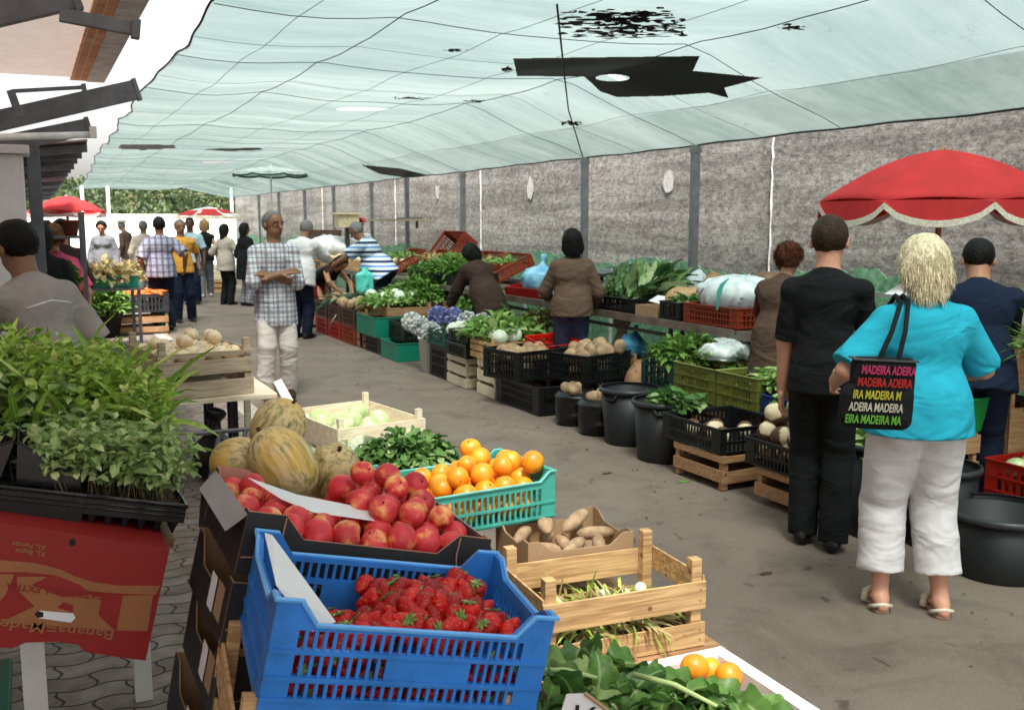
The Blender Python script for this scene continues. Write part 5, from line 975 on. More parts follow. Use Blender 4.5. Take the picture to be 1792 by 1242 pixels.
bushy('tomato_seedlings', 'leafy grey-green seedlings leaning over the right tray', TOML, 260, -.30, .0, .0, .36, .17, .034, 5, 11)
bushy('tomato_seedlings', 'broad-leaved seedlings in the middle of the left stall', TOML, 300, -.95, -.26, .38, .72, .22, .055, 6, 11)
bushy('lettuce_seedlings', 'small round-leaved seedlings at the front of the deep-celled trays', LET, 14, -.95, -.28, .08, .30, .17, .04, 7, 6)
bushy('herb_seedlings', 'bushy fresh green seedlings between the grassy blades', GRAS, 620, -1.05, .0, .38, 1.0, .29, .042, 9, 12)
# tall table for the trays
tb = thing('display_table', 'white-legged table under the seedling trays', 'table'); tb.matrix_world = ST @ Matrix.Translation((0, 0, -.10)); MB().box(-1.35, .0, .06, 1.1, -.03, -.002).build('top', BRNW, tb)
for px, yy_ in ((60, 2.75), (250, 3.5), (-160, 2.75)):
    A = gy(px, 1180, yy_); o = MB().box(-.028, .028, -.02, .02, -A.z+.006, .80-A.z-.05+.12).build('leg', wht, tb); o.matrix_world = Matrix.Translation(A); 
    o.matrix_parent_inverse = Matrix.Identity(4); o.matrix_local = tb.matrix_world.inverted() @ Matrix.Translation(A)
g0 = gy(-12, 1200, 2.6); t = thing('green_crate', 'green plastic crate just inside the lower left corner', 'crate', (g0.x-.22, 2.8, .005)); MB().box(-.24, .24, -.2, .2, 0, .40).build('wall', GRN, t, bevel=.01); MB().box(-.25, .25, -.21, .21, .402, .43).build('rim', GRN, t, bevel=.006)
# red banana box turned upside down
Y0 = 2.48; A, B, E_, G_ = gy(-120, 903, Y0), gy(297, 960, Y0), gy(255, 1155, Y0), gy(-120, 1120, Y0)
ux = (B-A).normalized(); uz = Vector((0, 1, 0)).cross(ux)*-1; uz = -uz if uz.z < 0 else uz
RB = thing('banana_box', 'red printed banana box turned upside down under the seedling trays', 'box'); MR = Matrix.Translation(B) @ Matrix((ux, Vector((0, 1, 0)), uz)).transposed().to_4x4(); RB.matrix_world = MR
REDC = mat('red_card', (.25,.012,.010), .55, var=.12, scale=3); BRC = mat('print_brown', (.30,.12,.045), .6, var=.1); inv = MR.inverted()
def rp(px, py): q = inv @ gy(px, py, Y0); return (q.x, q.z)
MB().prism([rp(*p) for p in ((-120,903),(0,915),(120,932),(297,960),(255,1155),(212,1150),(150,1140),(135,1127),(100,1122),(45,1124),(20,1134),(-120,1120))], .006).build('side_panel', REDC, RB)
hb = -(rp(255, 1155)[1])*.96
MB().box(-.006, 0, .007, .40, -hb, -.002).build('end_panel', mat('red_dull', (.28,.03,.025), .6), RB); MB().box(-.7, -.007, .007, .40, -.012, -.003).build('bottom_panel', REDC, RB)
def decal(poly, m, z=-.0015): 
    mb = MB(); n = len(poly); mb.add([(p[0], z, p[1]) for p in (rp(*q) for q in poly)], [tuple(range(n))]); return mb.build('print', m, RB)
decal([(-90,978),(0,979),(60,984),(105,995),(130,1007),(165,1018),(210,1024),(280,1024),(272,1040),(215,1038),(160,1034),(120,1022),(90,1005),(40,1000),(-90,1000)], BRC, -.0012)
decal([(215,1042),(268,1040),(258,1103),(204,1102)], BRC, -.0014); decal([(-90,1003),(25,1004),(10,1040),(-10,1062),(-90,1075)], BRC, -.0016)
decal([(30,1008),(80,1008),(118,1028),(178,1045),(172,1075),(200,1102),(0,1088),(60,1060),(30,1030)], BRC, -.0018)
decal([(55,1022),(92,1004),(140,1022),(160,1040),(110,1044)], REDC, -.0022); decal([(100,1062),(112,1052),(128,1058),(128,1070)], REDC, -.0023)
decal([(64,1072),(70,1067),(128,1072),(132,1080),(124,1088),(66,1080)], PAPER, -.0026); decal([(60,1073),(66,1068),(76,1070),(76,1078),(66,1080)], INK, -.003); decal([(122,944),(127,941),(132,944),(132,952),(126,955),(121,951)], INK, -.003)
def rtext(s_, px, py, size, m, sx=1.):
    q = rp(px, py); return text(s_, size, m, RB, (q[0], -.003, q[1]), (math.pi/2, math.pi, 0), sx=sx)
rtext('Banana=Madeira', 202, 1101, .036, BRC, 1.25); rtext('CATEGORIA EXTRA', 185, 1038, .022, REDC, 1.1); rtext('KL. Pencas', 80, 954, .016, BRC); rtext('KL. Bagos', 80, 965, .016, BRC)
# --- onion crates on their plank, black folding frame, bag
oc = (.89, 6.37, .58); ONM = fruit_mat('pale_onion', (.62,.42,.2), (.78,.62,.38), (.82,.72,.55), .45, .2, .5, .1)
o0, o1, o2_, = gz(250, 600, .87), gz(401, 590, .87), gz(437, 612, .87); oL = (o1-o0).length; oW = (o2_-o1).length; orz = math.atan2(o1.y-o0.y, o1.x-o0.x); ocx, ocy = (o0.x+o2_.x)/2, (o0.y+o2_.y)/2
wood_crate('weathered two-layer wooden crate heaped with pale onions', (ocx-.04, ocy, .605), oL, oW, .27, GREYW, ((.0,.36),(.5,.82),(.9,1.)), orz, None, 0, 0, .07, .04)
on = round_fruit('onion', .046, ONM, 'pale yellow onion in the weathered wooden crate', 'onion', 'onions in the weathered crate', -.15, .8, STM)
place(on, TM((ocx-.04, ocy, .605), orz), heap(oL-.04, oW-.04, .11, .046, 1, 2)+heap(oL-.04, oW-.04, .19, .046, 1, 4, .5)+[(-.05,-.1,.31),(.15,-.05,.32),(.05,.1,.33),(-.2,.0,.3),(.2,.2,.31)], seed=3, rot='lean', sc=(.85, 1.2))
MB_t = trestle('plank table with dark edge under the onion crate', ocx-oL/2-.15, ocx+oL/2+.14, ocy-oW/2-.02, ocy+oW/2+.02, .60, PALE)
plastic_crate('black plastic crate leaning behind the onion crate', (ocx+oL*.42, ocy+oW/2+.16, .62), .30, .22, .14, BLK, ((.2,.7),), 8, .1, None, None, .2)
trestle('small black stand under the leaning black crate', ocx+oL*.42-.14, ocx+oL*.42+.12, ocy+oW/2+.04, ocy+oW/2+.3, .56, BLK)
def bag(name, label, loc, rx, ry, hgt, m, cat='bag', top=.45, seed=1, neck=True, amp=.012, group=None):
    g = Field((-rx*1.4, -ry*1.4, -.02), (rx*1.4, ry*1.4, hgt*1.35), max(.008, min(rx, ry)/14)); g.ell((0, 0, hgt*.38), (rx, ry, hgt*.42), None, .03); g.ell((0, 0, hgt*.15), (rx*.9, ry*.9, hgt*.2), None, .05)
    if neck: g.cap((0, 0, hgt*.6), (rx*.1, 0, hgt), rx*.4, rx*top*.35, .05); g.ell((rx*.12, 0, hgt*1.12), (rx*top, ry*top*.5, hgt*.12), None, .02)
    g.folds(amp, 38, 26, seed); g.plane((0, 0, 0), (0, 0, -1)); V, F = surfnets(g.S, g.lo, g.h); return tag(meshnp(name, V, F, m, None, True, None, loc), label, cat, group)
BAGK = plain('black_bag', (18, 19, 21), .28, bump=.5, bscale=30); g0 = gz(378, 772, .25); bag('plastic_bag', 'shiny dark bag between the seedlings and the melons', (g0.x, g0.y, .02), .13, .13, .36, BAGK)
t = thing('folding_stand', 'dark folding stand with bare struts below the onion table', 'stand', (ocx-.12, ocy-oW/2-.25, 0)); [MB().tube([(x, 0, .006), (x+.12, .1, .42)], .014, 6).build('strut', dark, t) for x in (-.1, .05, .2)]; MB().tube([(-.0, .1, .42), (.34, .1, .42)], .014, 6).build('rail', dark, t)
# --- left stalls farther off
rk = gy(150, 560, 9.2); t = thing('plant_rack', 'tall black metal rack with pots and hanging plants', 'rack', (rk.x-.2, 9.2, 0))
for sx in (-.22, .22):
    for sy in (0, .5): MB().box(sx-.015, sx+.015, sy-.015, sy+.015, 0, 1.72 if sx > 0 else 1.6).build('upright', dark, t)
for z in (.5, .95, 1.5): MB().box(-.2, .2, 0, .5, z, z+.02).build('shelf', dark, t)
for i, (dx, z) in enumerate(((-.1, 1.52), (.13, 1.52), (.1, .97), (-.12, .97))): 
    q = MB().lathe([(.001, 0), (.05, 0), (.07, .12), (.075, .12), (.075, .135), (.06, .135), (.001, .11)], 14).build('flower_pot', plain('terracotta', (130, 70, 48), .8), None, True, loc=(rk.x-.2+dx, 9.35, z)); tag(q, ['left brown pot on the top shelf of the rack', 'right brown pot on the top shelf of the rack', 'right brown pot on the middle shelf of the rack', 'left brown pot on the middle shelf of the rack'][i], 'flower pot'); 
for dx, z in ((.06, 1.2), (-.1, 1.15), (.1, .75)): o = greens('hanging_plant', HERB, 160, (.09, .09, .2), .09, .04, .3, int(z*10), None, (rk.x-.2+dx, 9.45, z-.1), .9); tag(o, {1.2: 'green trailing plant hanging in the middle of the black rack', 1.15: 'green trailing plant at the left of the black rack', .75: 'low green plant in the bottom of the black rack'}[z], 'plant')
cc = gz(246, 586, 0); wood_crate('wooden crate on the ground below the carrots', (cc.x, cc.y+.2, .006), .78, .5, .26, BRNW, ((.15,.45),(.65,1.)), .0); plastic_crate('dark crate filled with orange carrots', (cc.x-.02, cc.y+.2, .33), .86, .52, .26, plain('grey_plastic', (52, 50, 52), .5), ((.1,.4),(.5,.85)), 14)
CAR = mat('carrot_skin', (.75,.16,.03), .5, var=.25); ca = MB().lathe([(.001, -.1), (.012, -.06), (.022, .06), (.02, .09), (.004, .095)], 8).build('carrot', CAR, None, True); tag(ca, 'orange carrot heaped in the dark crate on the left', 'carrot', 'carrots in the dark crate')
place(ca, TM((cc.x-.02, cc.y+.2, .33)), [(rnd.uniform(-.37, .37), rnd.uniform(-.2, .2), .24+.05*rnd.random()) for _ in range(70)], seed=4, sc=(1., 1.5), rot=lambda r, i: (1.5+r.uniform(-.2, .2), r.uniform(-.3, .3), r.uniform(-1.2, 1.2)))
g0 = gz(187, 590, 0); pt = thing('plant_pot', 'large dark pot on the ground with a bushy green plant', 'plant', (g0.x, g0.y, 0)); MB().lathe([(.001, 0), (.17, 0), (.22, .3), (.235, .3), (.235, .33), (.2, .33), (.001, .28)], 20).build('pot', BLK, pt, True); greens('foliage', HERB, 700, (.33, .33, .5), .13, .05, .8, 4, pt, (0, 0, .3), .8)
tp = gy(180, 500, 13.5); t = trestle('metal-framed table of squash behind the rack', tp.x-.5, tp.x+.45, 13.2, 14.2, .82, dark); o = greens('squash_leaves', DRY, 200, (.4, .4, .2), .16, .09, .5, 3, None, (tp.x, 13.6, .9)); tag(o, 'heap of yellow-green vegetables on the metal-framed table', 'vegetables', kind='stuff'); plastic_crate('green plastic crate on the metal-framed table', (tp.x+.05, 13.5, .825), .7, .5, .14, GRN, ((.2,.7),), 8)
tp = gz(222, 545, 0); trestle('brown table with a heap of yellow vegetables farther back', tp.x-.4, tp.x+.6, 20, 21, .55); o = greens('yellow_vegetables', DRY, 160, (.4, .4, .25), .16, .08, .5, 5, None, (tp.x+.1, 20.4, .57)); tag(o, 'heap of pale yellow vegetables on the brown table', 'vegetables', kind='stuff')
t = thing('green_bottle', 'dark green bottle-like canister standing beside the carrot crate', 'canister', gz(287, 582, 0)); MB().lathe([(.001, 0), (.07, 0), (.075, .02), (.075, .36), (.03, .42), (.03, .46)], 14).build('body', GRN, t, True); MB().lathe([(.033, .46), (.033, .49), (.001, .49)], 12).build('cap', BLK, t, True)
# ================================================================ RIGHT SIDE: FLOOR ROW
def PCr(label, x0, y0, z0, dx, dy, H, m, **k): return plastic_crate(label, (x0+dx/2, y0+dy/2, z0), dx, dy, H, m, **k)
def WCr(label, x0, y0, z0, dx, dy, H, m, **k): return wood_crate(label, (x0+dx/2, y0+dy/2, z0), dx, dy, H, m, rz=k.pop('rz', 0), **k)
def tub(label, x, y, r_, H, group=None, m=None):
    t = thing('plastic_tub', label, 'tub', (x, y, .002), rnd.uniform(0, 3), group); m = m or plain('tub_black', (27, 29, 32), .5, var=.15)
    MB().lathe([(.001, 0), (r_*.8, 0), (r_*.82, .01), (r_*.97, H-.03), (r_*.955, H-.03), (r_*.80, .015), (.001, .012)], 40).build('body', m, t, True)
    MB().lathe([(r_*.965, H-.035), (r_*1.04, H-.03), (r_*1.05, H-.015), (r_*1.03, H), (r_*.965, H)], 40).build('rim', plain('tub_rim', (44, 46, 50), .4), t, True)
    for k in (0, math.pi): MB().tube([(r_*1.0*math.cos(a), r_*1.0*math.sin(a), z) for a, z in ((k-.3, H-.04), (k-.2, H-.075), (k+.2, H-.075), (k+.3, H-.04))], .009, 6).build('handle', m, t, True)
    return t
tub('widest black tub, empty, at the right edge of the frame', 4.05, 3.10, .26, .31)
tub('tall black tub behind the left leg of the woman in turquoise', 3.98, 3.78, .2, .50); tub('black tub seen between the legs of the woman in turquoise', 4.12, 3.52, .19, .42)
tub('black tub holding dark green leaves, left of the crates with feet', 3.90, 5.68, .215, .42, 'black tubs in the floor row'); tub('empty black tub next to the bin bags of potatoes', 3.97, 6.23, .22, .42, 'black tubs in the floor row')
for x, y, z, lb, mm in ((3.98, 3.78, .42, 'pale green leaves in the tall tub behind the woman in turquoise', LET), (3.94, 5.6, .36, 'dark green leaf bundle in the black tub', CHARD)): o = greens('leafy_greens', mm, 90, (.13, .13, .06), .14, .09, .9, 3, None, (x, y, z)); tag(o, lb, 'greens', kind='stuff')
wood_crate('brown wooden crate with feet under the black crate of two taros', (3.98, 5.05, .05), .50, .52, .17, BRNW, ((.0,.45),(.75,1.)), 0, None, 0, 0, .0, .04); 
for o in list(D.objects):
    if o.get('label', '') == 'brown wooden crate with feet under the black crate of two taros':
        for c_ in o.children:
            if c_.name.startswith('corner_post'): c_.location.z -= .044; c_.scale.z = 1.25
PCr('black slotted crate holding a few taros, on the wooden crate with feet', 3.73, 4.82, .225, .56, .62, .16, BLK, rows=((.1,.38),(.5,.84)), ns=14)
wood_crate('brown wooden crate with feet behind the man in black', (4.02, 4.26, .05), .50, .56, .17, BRNW, ((.0,.45),(.75,1.)), 0, None, 0, 0, .0, .04)
PCr('black lattice crate heaped with big brown taros', 3.76, 4.0, .225, .56, .62, .16, BLK, rows=((.1,.38),(.5,.84)), ns=14)
TAR = D.materials.new('taro_skin'); TAR.use_nodes = True; N, L = nodes(TAR); b = N['Principled BSDF']; tc = N.new('ShaderNodeTexCoord'); sx = N.new('ShaderNodeSeparateXYZ'); L.new(tc.outputs['Object'], sx.inputs[0]); n = N.new('ShaderNodeTexNoise'); n.inputs['Scale'].default_value = 22; n.inputs['Detail'].default_value = 7; L.new(tc.outputs['Object'], n.inputs['Vector']); ad = N.new('ShaderNodeMath'); ad.operation = 'MULTIPLY_ADD'; ad.inputs[1].default_value = .05; L.new(n.outputs[0], ad.inputs[0]); L.new(sx.outputs[2], ad.inputs[2])
cr = N.new('ShaderNodeValToRGB'); e = cr.color_ramp.elements; e[0].position = .055; e[0].color = (.10,.045,.022,1); e[1].position = .066; e[1].color = (.68,.56,.38,1); L.new(ad.outputs[0], cr.inputs[0]); L.new(cr.outputs[0], b.inputs['Base Color']); b.inputs['Roughness'].default_value = .9
bp = N.new('ShaderNodeBump'); bp.inputs['Strength'].default_value = 1; bp.inputs['Distance'].default_value = .01; L.new(n.outputs[0], bp.inputs['Height']); L.new(bp.outputs[0], b.inputs['Normal'])
ta = MB().lathe([(.001, -.085), (.03, -.078), (.058, -.04), (.066, 0), (.058, .035), (.042, .06), (.03, .072), (.001, .075)], 20, wob=lambda t, z: 1+.05*math.sin(3*t+z*30)).build('taro', TAR, None, True); tag(ta, 'big brown hairy taro with pale cut end in the lattice crate', 'taro', 'taros in the lattice crate')
lr = lambda r, i: (r.uniform(.4, 1.4), r.uniform(-.6, .2), r.uniform(-1.3, .3)); P = [(3.83+.16*(i % 3), 4.08+.11*(i//3), .32) for i in range(15)]+[(3.83+.17*(i % 3), 4.12+.13*(i//3), .42) for i in range(12)]+[(3.88, 4.5, .52), (4.03, 4.3, .53), (3.88, 4.28, .51), (4.04, 4.5, .55), (3.95, 4.38, .60), (4.1, 4.42, .6)]
place(ta, MI, P, seed=4, rot=lr); tb2 = copyof(ta, (3.88, 5.1, .31), (1.2, .3, -.5), 1, 'brown taro with pale cut end lying in the half-empty black crate', 'taros in the half-empty crate')
for p in ((3.98, 5.2, .31), (3.88, 5.0, .30), (4.1, 5.05, .31), (3.87, 5.3, .30)): copyof(ta, p, (1.3, .3*p[1], -p[0]*.2), .85, 'brown taro with pale cut end lying in the half-empty black crate', 'taros in the half-empty crate')
# back row on supports
for i, (y0, lb) in enumerate(((4.30, 'hidden'), (5.28, 'hidden'))): pass
WCr('brown wooden crate under the nearer olive crate and the blue crate', 4.33, 4.35, .006, .5, 1.15, .33, BRNW); WCr('brown wooden crate under the farther olive crate', 4.33, 5.55, .006, .5, .62, .33, BRNW); WCr('brown wooden crate under the dark green crate of leaves', 4.33, 6.2, .006, .5, .45, .325, BRNW)
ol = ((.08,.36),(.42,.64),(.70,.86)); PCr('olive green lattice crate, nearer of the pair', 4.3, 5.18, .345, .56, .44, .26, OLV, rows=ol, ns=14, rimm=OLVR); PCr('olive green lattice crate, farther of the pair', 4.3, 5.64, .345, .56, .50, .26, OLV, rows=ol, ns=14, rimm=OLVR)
PCr('dark blue crate of green leaves behind the man in black', 4.32, 4.54, .345, .5, .62, .16, DBLU, rows=((.1,.4),(.5,.8)), ns=12)
PCr('dark green tall lattice crate of bushy leaves', 4.33, 6.17, .335, .52, .46, .28, DGRN, rows=ol, ns=12)
for x, y, z, rx, ry, h_, n, mm, lb in ((4.58, 6.35, .56, .24, .22, .17, 360, HERB, 'bushy green leaves heaped above the dark green crate'), (4.65, 5.2, .52, .24, .2, .12, 200, LET, 'light green broccoli leaves in the nearer olive crate'), (4.7, 5.75, .46, .2, .26, .08, 160, CHARD, 'dark leaves low inside the farther olive crate'), (4.57, 4.85, .46, .22, .27, .1, 160, LET, 'pale green leaves in the dark blue crate')):
    o = greens('leafy_greens', mm, n, (rx, ry, h_), .14, .05, .7, int(x*9+y*7), None, (x, y, z)); tag(o, lb, 'greens', kind='stuff')
CLR = mat('clear_bag', (.50,.58,.56), .25, var=.4, scale=9, col2=(.75,.8,.8)); bag('plastic_bag', 'crumpled translucent bag of leaves behind the olive crates', (4.78, 6.15, .60), .24, .2, .16, CLR, neck=False, amp=.02, seed=3); WCr('brown crate under the crumpled translucent bag', 4.66, 5.99, .33, .32, .4, .262, BRNW)
# bin bags of potatoes
p2 = potato('potato', .05, .036, POT, 'pale potato on top of the black bin bags', 'potato', 'potatoes in the bin bags'); P = []
for x, y, lb in ((3.93, 7.0, 'black bin bag rolled open around potatoes, left of the pair'), (3.92, 6.6, 'black bin bag rolled open around potatoes, right of the pair')):
    g = Field((-.24, -.24, -.02), (.24, .24, .34), .011); g.cap((0, 0, .07), (0, 0, .2), .15, .155, .03); g.ell((0, 0, .235), (.17, .17, .035), None, .02); g.folds(.013, 18, 46, 2); g.plane((0, 0, 0), (0, 0, -1)); g.plane((0, 0, .27), (0, 0, 1)); V, F = surfnets(g.S, g.lo, g.h); tag(meshnp('bin_bag', V, F, BAGK, None, True, None, (x, y, .002)), lb, 'bag', 'bin bags of potatoes')
    P += [(x+rnd.uniform(-.1, .1), y+rnd.uniform(-.1, .1), .285+.02*rnd.random()) for _ in range(9)]
place(p2, MI, P, seed=2)
# stack of black crates with potatoes, red crate
PCr('lowest black crate in the stack by the potato bags', 3.80, 7.38, .006, .52, .86, .24, BLK, rows=ol, ns=14)
plastic_crate('black crate of potatoes on top of the stack, left of the pair', (3.99, 8.0, .252), .60, .50, .26, BLK, rows=ol, ns=12, rz=.25)
plastic_crate('black crate of large potatoes with one side raised, right of the pair', (4.45, 7.65, .252), .58, .46, .24, BLK, rows=ol, ns=12, rz=.32)
PCr('black crate at the bottom beneath the right potato crate', 4.34, 7.3, .006, .5, .7, .24, BLK, rows=ol, ns=12)
p3 = potato('potato', .07, .055, POT, 'large brown potato heaped in the two black crates', 'potato', 'potatoes in the black crates', 3); P = [(3.99+.44*rnd.uniform(-.5, .5), 8.0+.36*rnd.uniform(-.5, .5), .44+.04*rnd.random()) for _ in range(24)]+[(4.45+.46*rnd.uniform(-.5, .5), 7.65+.34*rnd.uniform(-.5, .5), .46+.08*rnd.random()) for _ in range(26)]; place(p3, MI, P, seed=3)
plastic_crate('bright red crate tipped towards the alley on the potato crates', (4.36, 8.2, .44), .46, .30, .11, BRED, rows=((.2,.7),), ns=9, rz=.25, ty=-.0, tx=.25); WCr('brown wooden crate under the tipped red crate', 4.2, 8.1, .006, .5, .36, .41, BRNW, rz=.2)
for lb, x, y, z, rx, ry, h_, n, mm, ls in (('frilly pale lettuces heaped behind the black potato crates', 4.1, 8.75, .50, .34, .3, .2, 260, LET, .17), ('red-leaved greens beside the bright red crate', 4.55, 8.8, .58, .2, .2, .16, 150, leafmat('red_leaf', (.1,.02,.03), (.16,.2,.05), (.3,.4,.12)), .13), ('dark leafy greens in the row beyond the lettuces', 4.3, 10.1, .43, .28, .32, .12, 200, CHARD, .13), ('light green bunch in front of the bending woman', 4.55, 11.0, .45, .28, .32, .14, 200, HERB, .13)):
    o = greens('leafy_greens', mm, n, (rx, ry, h_), ls, ls*.45, .7, int(x*9+y*7), None, (x, y, z)); tag(o, lb, 'greens', kind='stuff')
WCr('pale wooden crate standing on end beside the black potato stack', 3.80, 8.28, .006, .42, .40, .34, PALE); WCr('pale wooden crate on top, full of cabbages', 3.78, 8.3, .352, .46, .5, .17, PINE); WCr('white-slatted crate next to the black tray stack', 3.80, 8.95, .006, .42, .5, .3, PALE)
PCr('black tray on the white-slatted crate', 3.76, 8.85, .312, .5, .52, .13, BLK, rows=((.15,.8),), ns=10); PCr('black tray second on the white-slatted crate', 3.8, 8.9, .446, .5, .5, .11, BLK, rows=((.15,.8),), ns=10)
PCr('tall black crate beside the white flower bucket', 3.82, 9.5, .006, .48, .5, .33, BLK, rows=ol, ns=12); PCr('dark green tray of leaves on the tall black crate', 3.8, 9.5, .342, .52, .5, .15, DGRN, rows=((.15,.8),), ns=10)
WCr('brown crate in the back of the row near the red-leaved greens', 4.35, 8.7, .006, .5, .55, .5, BRNW); WCr('brown crate under the dark leafy greens', 4.05, 9.8, .006, .5, .7, .42, BRNW); WCr('brown crate under the light green bunch', 4.35, 10.7, .006, .5, .7, .45, BRNW)
cb_ = round_fruit('cabbage', .085, fruit_mat('cabbage_skin', (.5,.6,.42), (.68,.74,.6), (.75,.78,.7), .6, 0, .5, .1), 'pale round cabbage heaped along the floor row', 'cabbage', 'cabbages in the floor row', 0, .85); place(cb_, MI, [(3.92,8.42,.56),(4.1,8.5,.57),(3.95,8.62,.57),(4.12,8.68,.58),(3.95,9.65,.52),(4.1,9.8,.52),(4.1,12.4,.66),(4.3,12.5,.68),(4.25,12.2,.68),(4.45,12.35,.66),(4.5,12.7,.68),(4.05,12.75,.66),(3.95,13.7,.42),(3.98,13.5,.42)], seed=1)
bk = thing('flower_bucket', 'tall white bucket of hydrangeas at the front of the row', 'bucket', (3.90, 10.2, .002)); MB().lathe([(.001, 0), (.10, 0), (.125, .36), (.135, .36), (.135, .38), (.118, .38), (.1, .03), (.001, .02)], 24).build('body', wht, bk, True)
HYW = leafmat('petal_white', (.6,.62,.6), (.8,.8,.82), (.85,.85,.8)); HYB = leafmat('petal_blue', (.18,.2,.5), (.35,.38,.7), (.45,.4,.65))
def flowerhead(label, loc, r_, m, seed):
    r = np.random.default_rng(seed); d = r.normal(0, 1, (260, 3)); d /= np.linalg.norm(d, axis=1)[:, None]; V, F, T = leaves(d*r_*.82, d+r.normal(0, .5, (260, 3)), r_*.42, r_*.42, 2, .4, .1, 'leaf', seed); tag(meshnp('hydrangea', V, F, m, None, True, T, loc), label, 'flower')
for i, (lb, x, y, z, m) in enumerate((('blue hydrangea head, left half of the blue pair', 4.0, 10.2, .56, HYB), ('blue hydrangea head, right half of the blue pair', 4.12, 10.05, .55, HYB), ('white hydrangea head low on the left of the white bucket', 3.84, 10.35, .44, HYW), ('white hydrangea head hanging over the front of the white bucket', 3.86, 10.05, .40, HYW), ('white hydrangea head right of the blue pair', 4.2, 9.85, .52, HYW), ('white hydrangea head farthest right of the bouquet', 4.32, 9.7, .51, HYW), ('small white hydrangea head at the left end of the bouquet', 3.82, 10.55, .47, HYW))): flowerhead(lb, (x, y, z+.05), .10, m, i)
PCr('smooth teal-green crate standing on the ground at the corner', 3.80, 11.0, .006, .62, .62, .21, GRN, rows=()); PCr('smooth green crate stacked behind the corner crate', 3.78, 11.75, .215, .55, .8, .24, GRN, rows=()); PCr('black crate on the ground under the stacked green crate', 3.82, 11.7, .006, .5, .85, .205, BLK, rows=ol, ns=12)
PCr('black crate of onions on the green corner crate', 3.92, 11.1, .22, .58, .56, .22, BLK, rows=((.15,.8),), ns=9); place(copyof(on, (0, 0, 0), (0, 0, 0), 1, 'brown onion showing in the black crate on the green one', 'onions in the far black crate'), MI, [(4.0+rnd.uniform(0, .42), 11.2+rnd.uniform(0, .36), .42+.03*rnd.random()) for _ in range(20)], seed=6)
for i, (y0, lb) in enumerate(((12.7, 'near'), (13.4, 'middle'), (14.1, 'far'))):
    PCr(lb+' red-brown crate on the ground below the crouching woman', 3.80, y0, .006, .55, .62, .24, RED if i else ORG, rows=ol, ns=10, group='red-brown crates in the floor row'); PCr(lb+' dark crate of root vegetables stacked on a red-brown one', 3.80, y0, .25, .55, .62, .22, plain('brown_plastic', (70, 45, 35), .5), rows=ol, ns=10, group='dark crates in the floor row')
p4 = copyof(p3, (0, 0, 0), (0, 0, 0), 1, 'brown root vegetable in the far stacked crates', 'roots in the far crates'); place(p4, MI, [(3.85+rnd.uniform(0, .45), 12.75+rnd.uniform(0, 1.9), .49+.04*rnd.random()) for _ in range(46)], seed=8)
LEEK = leafmat('leek_leaf', (.015,.07,.05), (.05,.16,.1), (.5,.6,.4)); o = greens('leeks', LEEK, 60, (.2, .3, .06), .4, .035, .1, 5, None, (4.1, 13.9, .52), .4, 'blade'); tag(o, 'bundle of dark green leeks in front of the crouching woman', 'leeks', kind='stuff')
for lb, x, y, z, rx, ry, h_, n, mm, ls in (('large heap of bushy greens in the middle of the floor row', 4.7, 12.6, .58, .42, .5, .30, 700, HERB, .15), ('pale cauliflower leaves in front of the big heap of greens', 4.2, 12.4, .56, .35, .4, .1, 260, LET, .16), ('greens at the far right of the big heap', 5.0, 11.4, .5, .34, .34, .2, 200, HERB, .15), ('low greens in a crate behind the crouching woman', 4.0, 15.6, .2, .3, .3, .12, 120, HERB, .14)):
    o = greens('leafy_greens', mm, n, (rx, ry, h_), ls, ls*.42, .7, int(x*9+y*7), None, (x, y, z)); tag(o, lb, 'greens', kind='stuff')
WCr('brown crate carrying the cauliflower leaves', 4.0, 11.95, .006, .6, .7, .55, BRNW); WCr('brown crate carrying the big heap of greens', 4.45, 12.1, .56, .6, .9, .05, BRNW); WCr('deep brown crate below the big heap of greens', 4.62, 12.1, .006, .5, .9, .54, BRNW); PCr('dark crate of low greens behind the crouching woman', 3.75, 15.3, .006, .6, .6, .2, BLK, rows=ol, ns=8)
WCr('brown wooden crate of roots between the red crates and the green crate', 3.82, 12.3, .27, .4, .36, .2, BRNW); WCr('brown wooden crate on the ground next to the red-brown crate', 3.82, 12.3, .006, .42, .38, .26, BRNW); WCr('brown crate under the far right greens', 4.8, 11.1, .006, .5, .6, .48, BRNW)
# red and green crates at the right edge
PCr('rust red crate of limes at the right edge, on the ground behind the widest tub', 4.55, 3.05, .12, .6, .55, .27, RED, rows=ol, ns=10); WCr('brown crate under the rust red crate of limes', 4.58, 3.08, .006, .52, .48, .11, BRNW); lm = copyof(ch, (0, 0, 0), (0, 0, 0), 1, 'green lime-coloured chayote in the rust red crate', 'chayotes in the rust red crate'); place(lm, MI, [(4.66+.12*(i % 4), 3.14+.12*(i//4), .35) for i in range(16)], seed=3, sc=(.7, .9))
plastic_crate('kelly green crate tipped sideways between the woman in turquoise and the man in navy', (4.35, 3.78, .56), .40, .3, .2, KGRN, rows=(), rz=.1, tx=.25); WCr('brown crate stack hidden under the kelly green crate', 4.2, 3.65, .006, .36, .34, .5, BRNW)
o = greens('leafy_greens', HERB, 260, (.3, .3, .1), .25, .02, .6, 77, None, (4.95, 3.35, .95), .6, 'blade'); tag(o, 'feathery green sprig at the right edge beside the man in navy', 'greens', kind='stuff'); WCr('tall brown crate stack carrying the feathery greens', 4.75, 3.62, .006, .4, .3, .0+.9, BRNW)
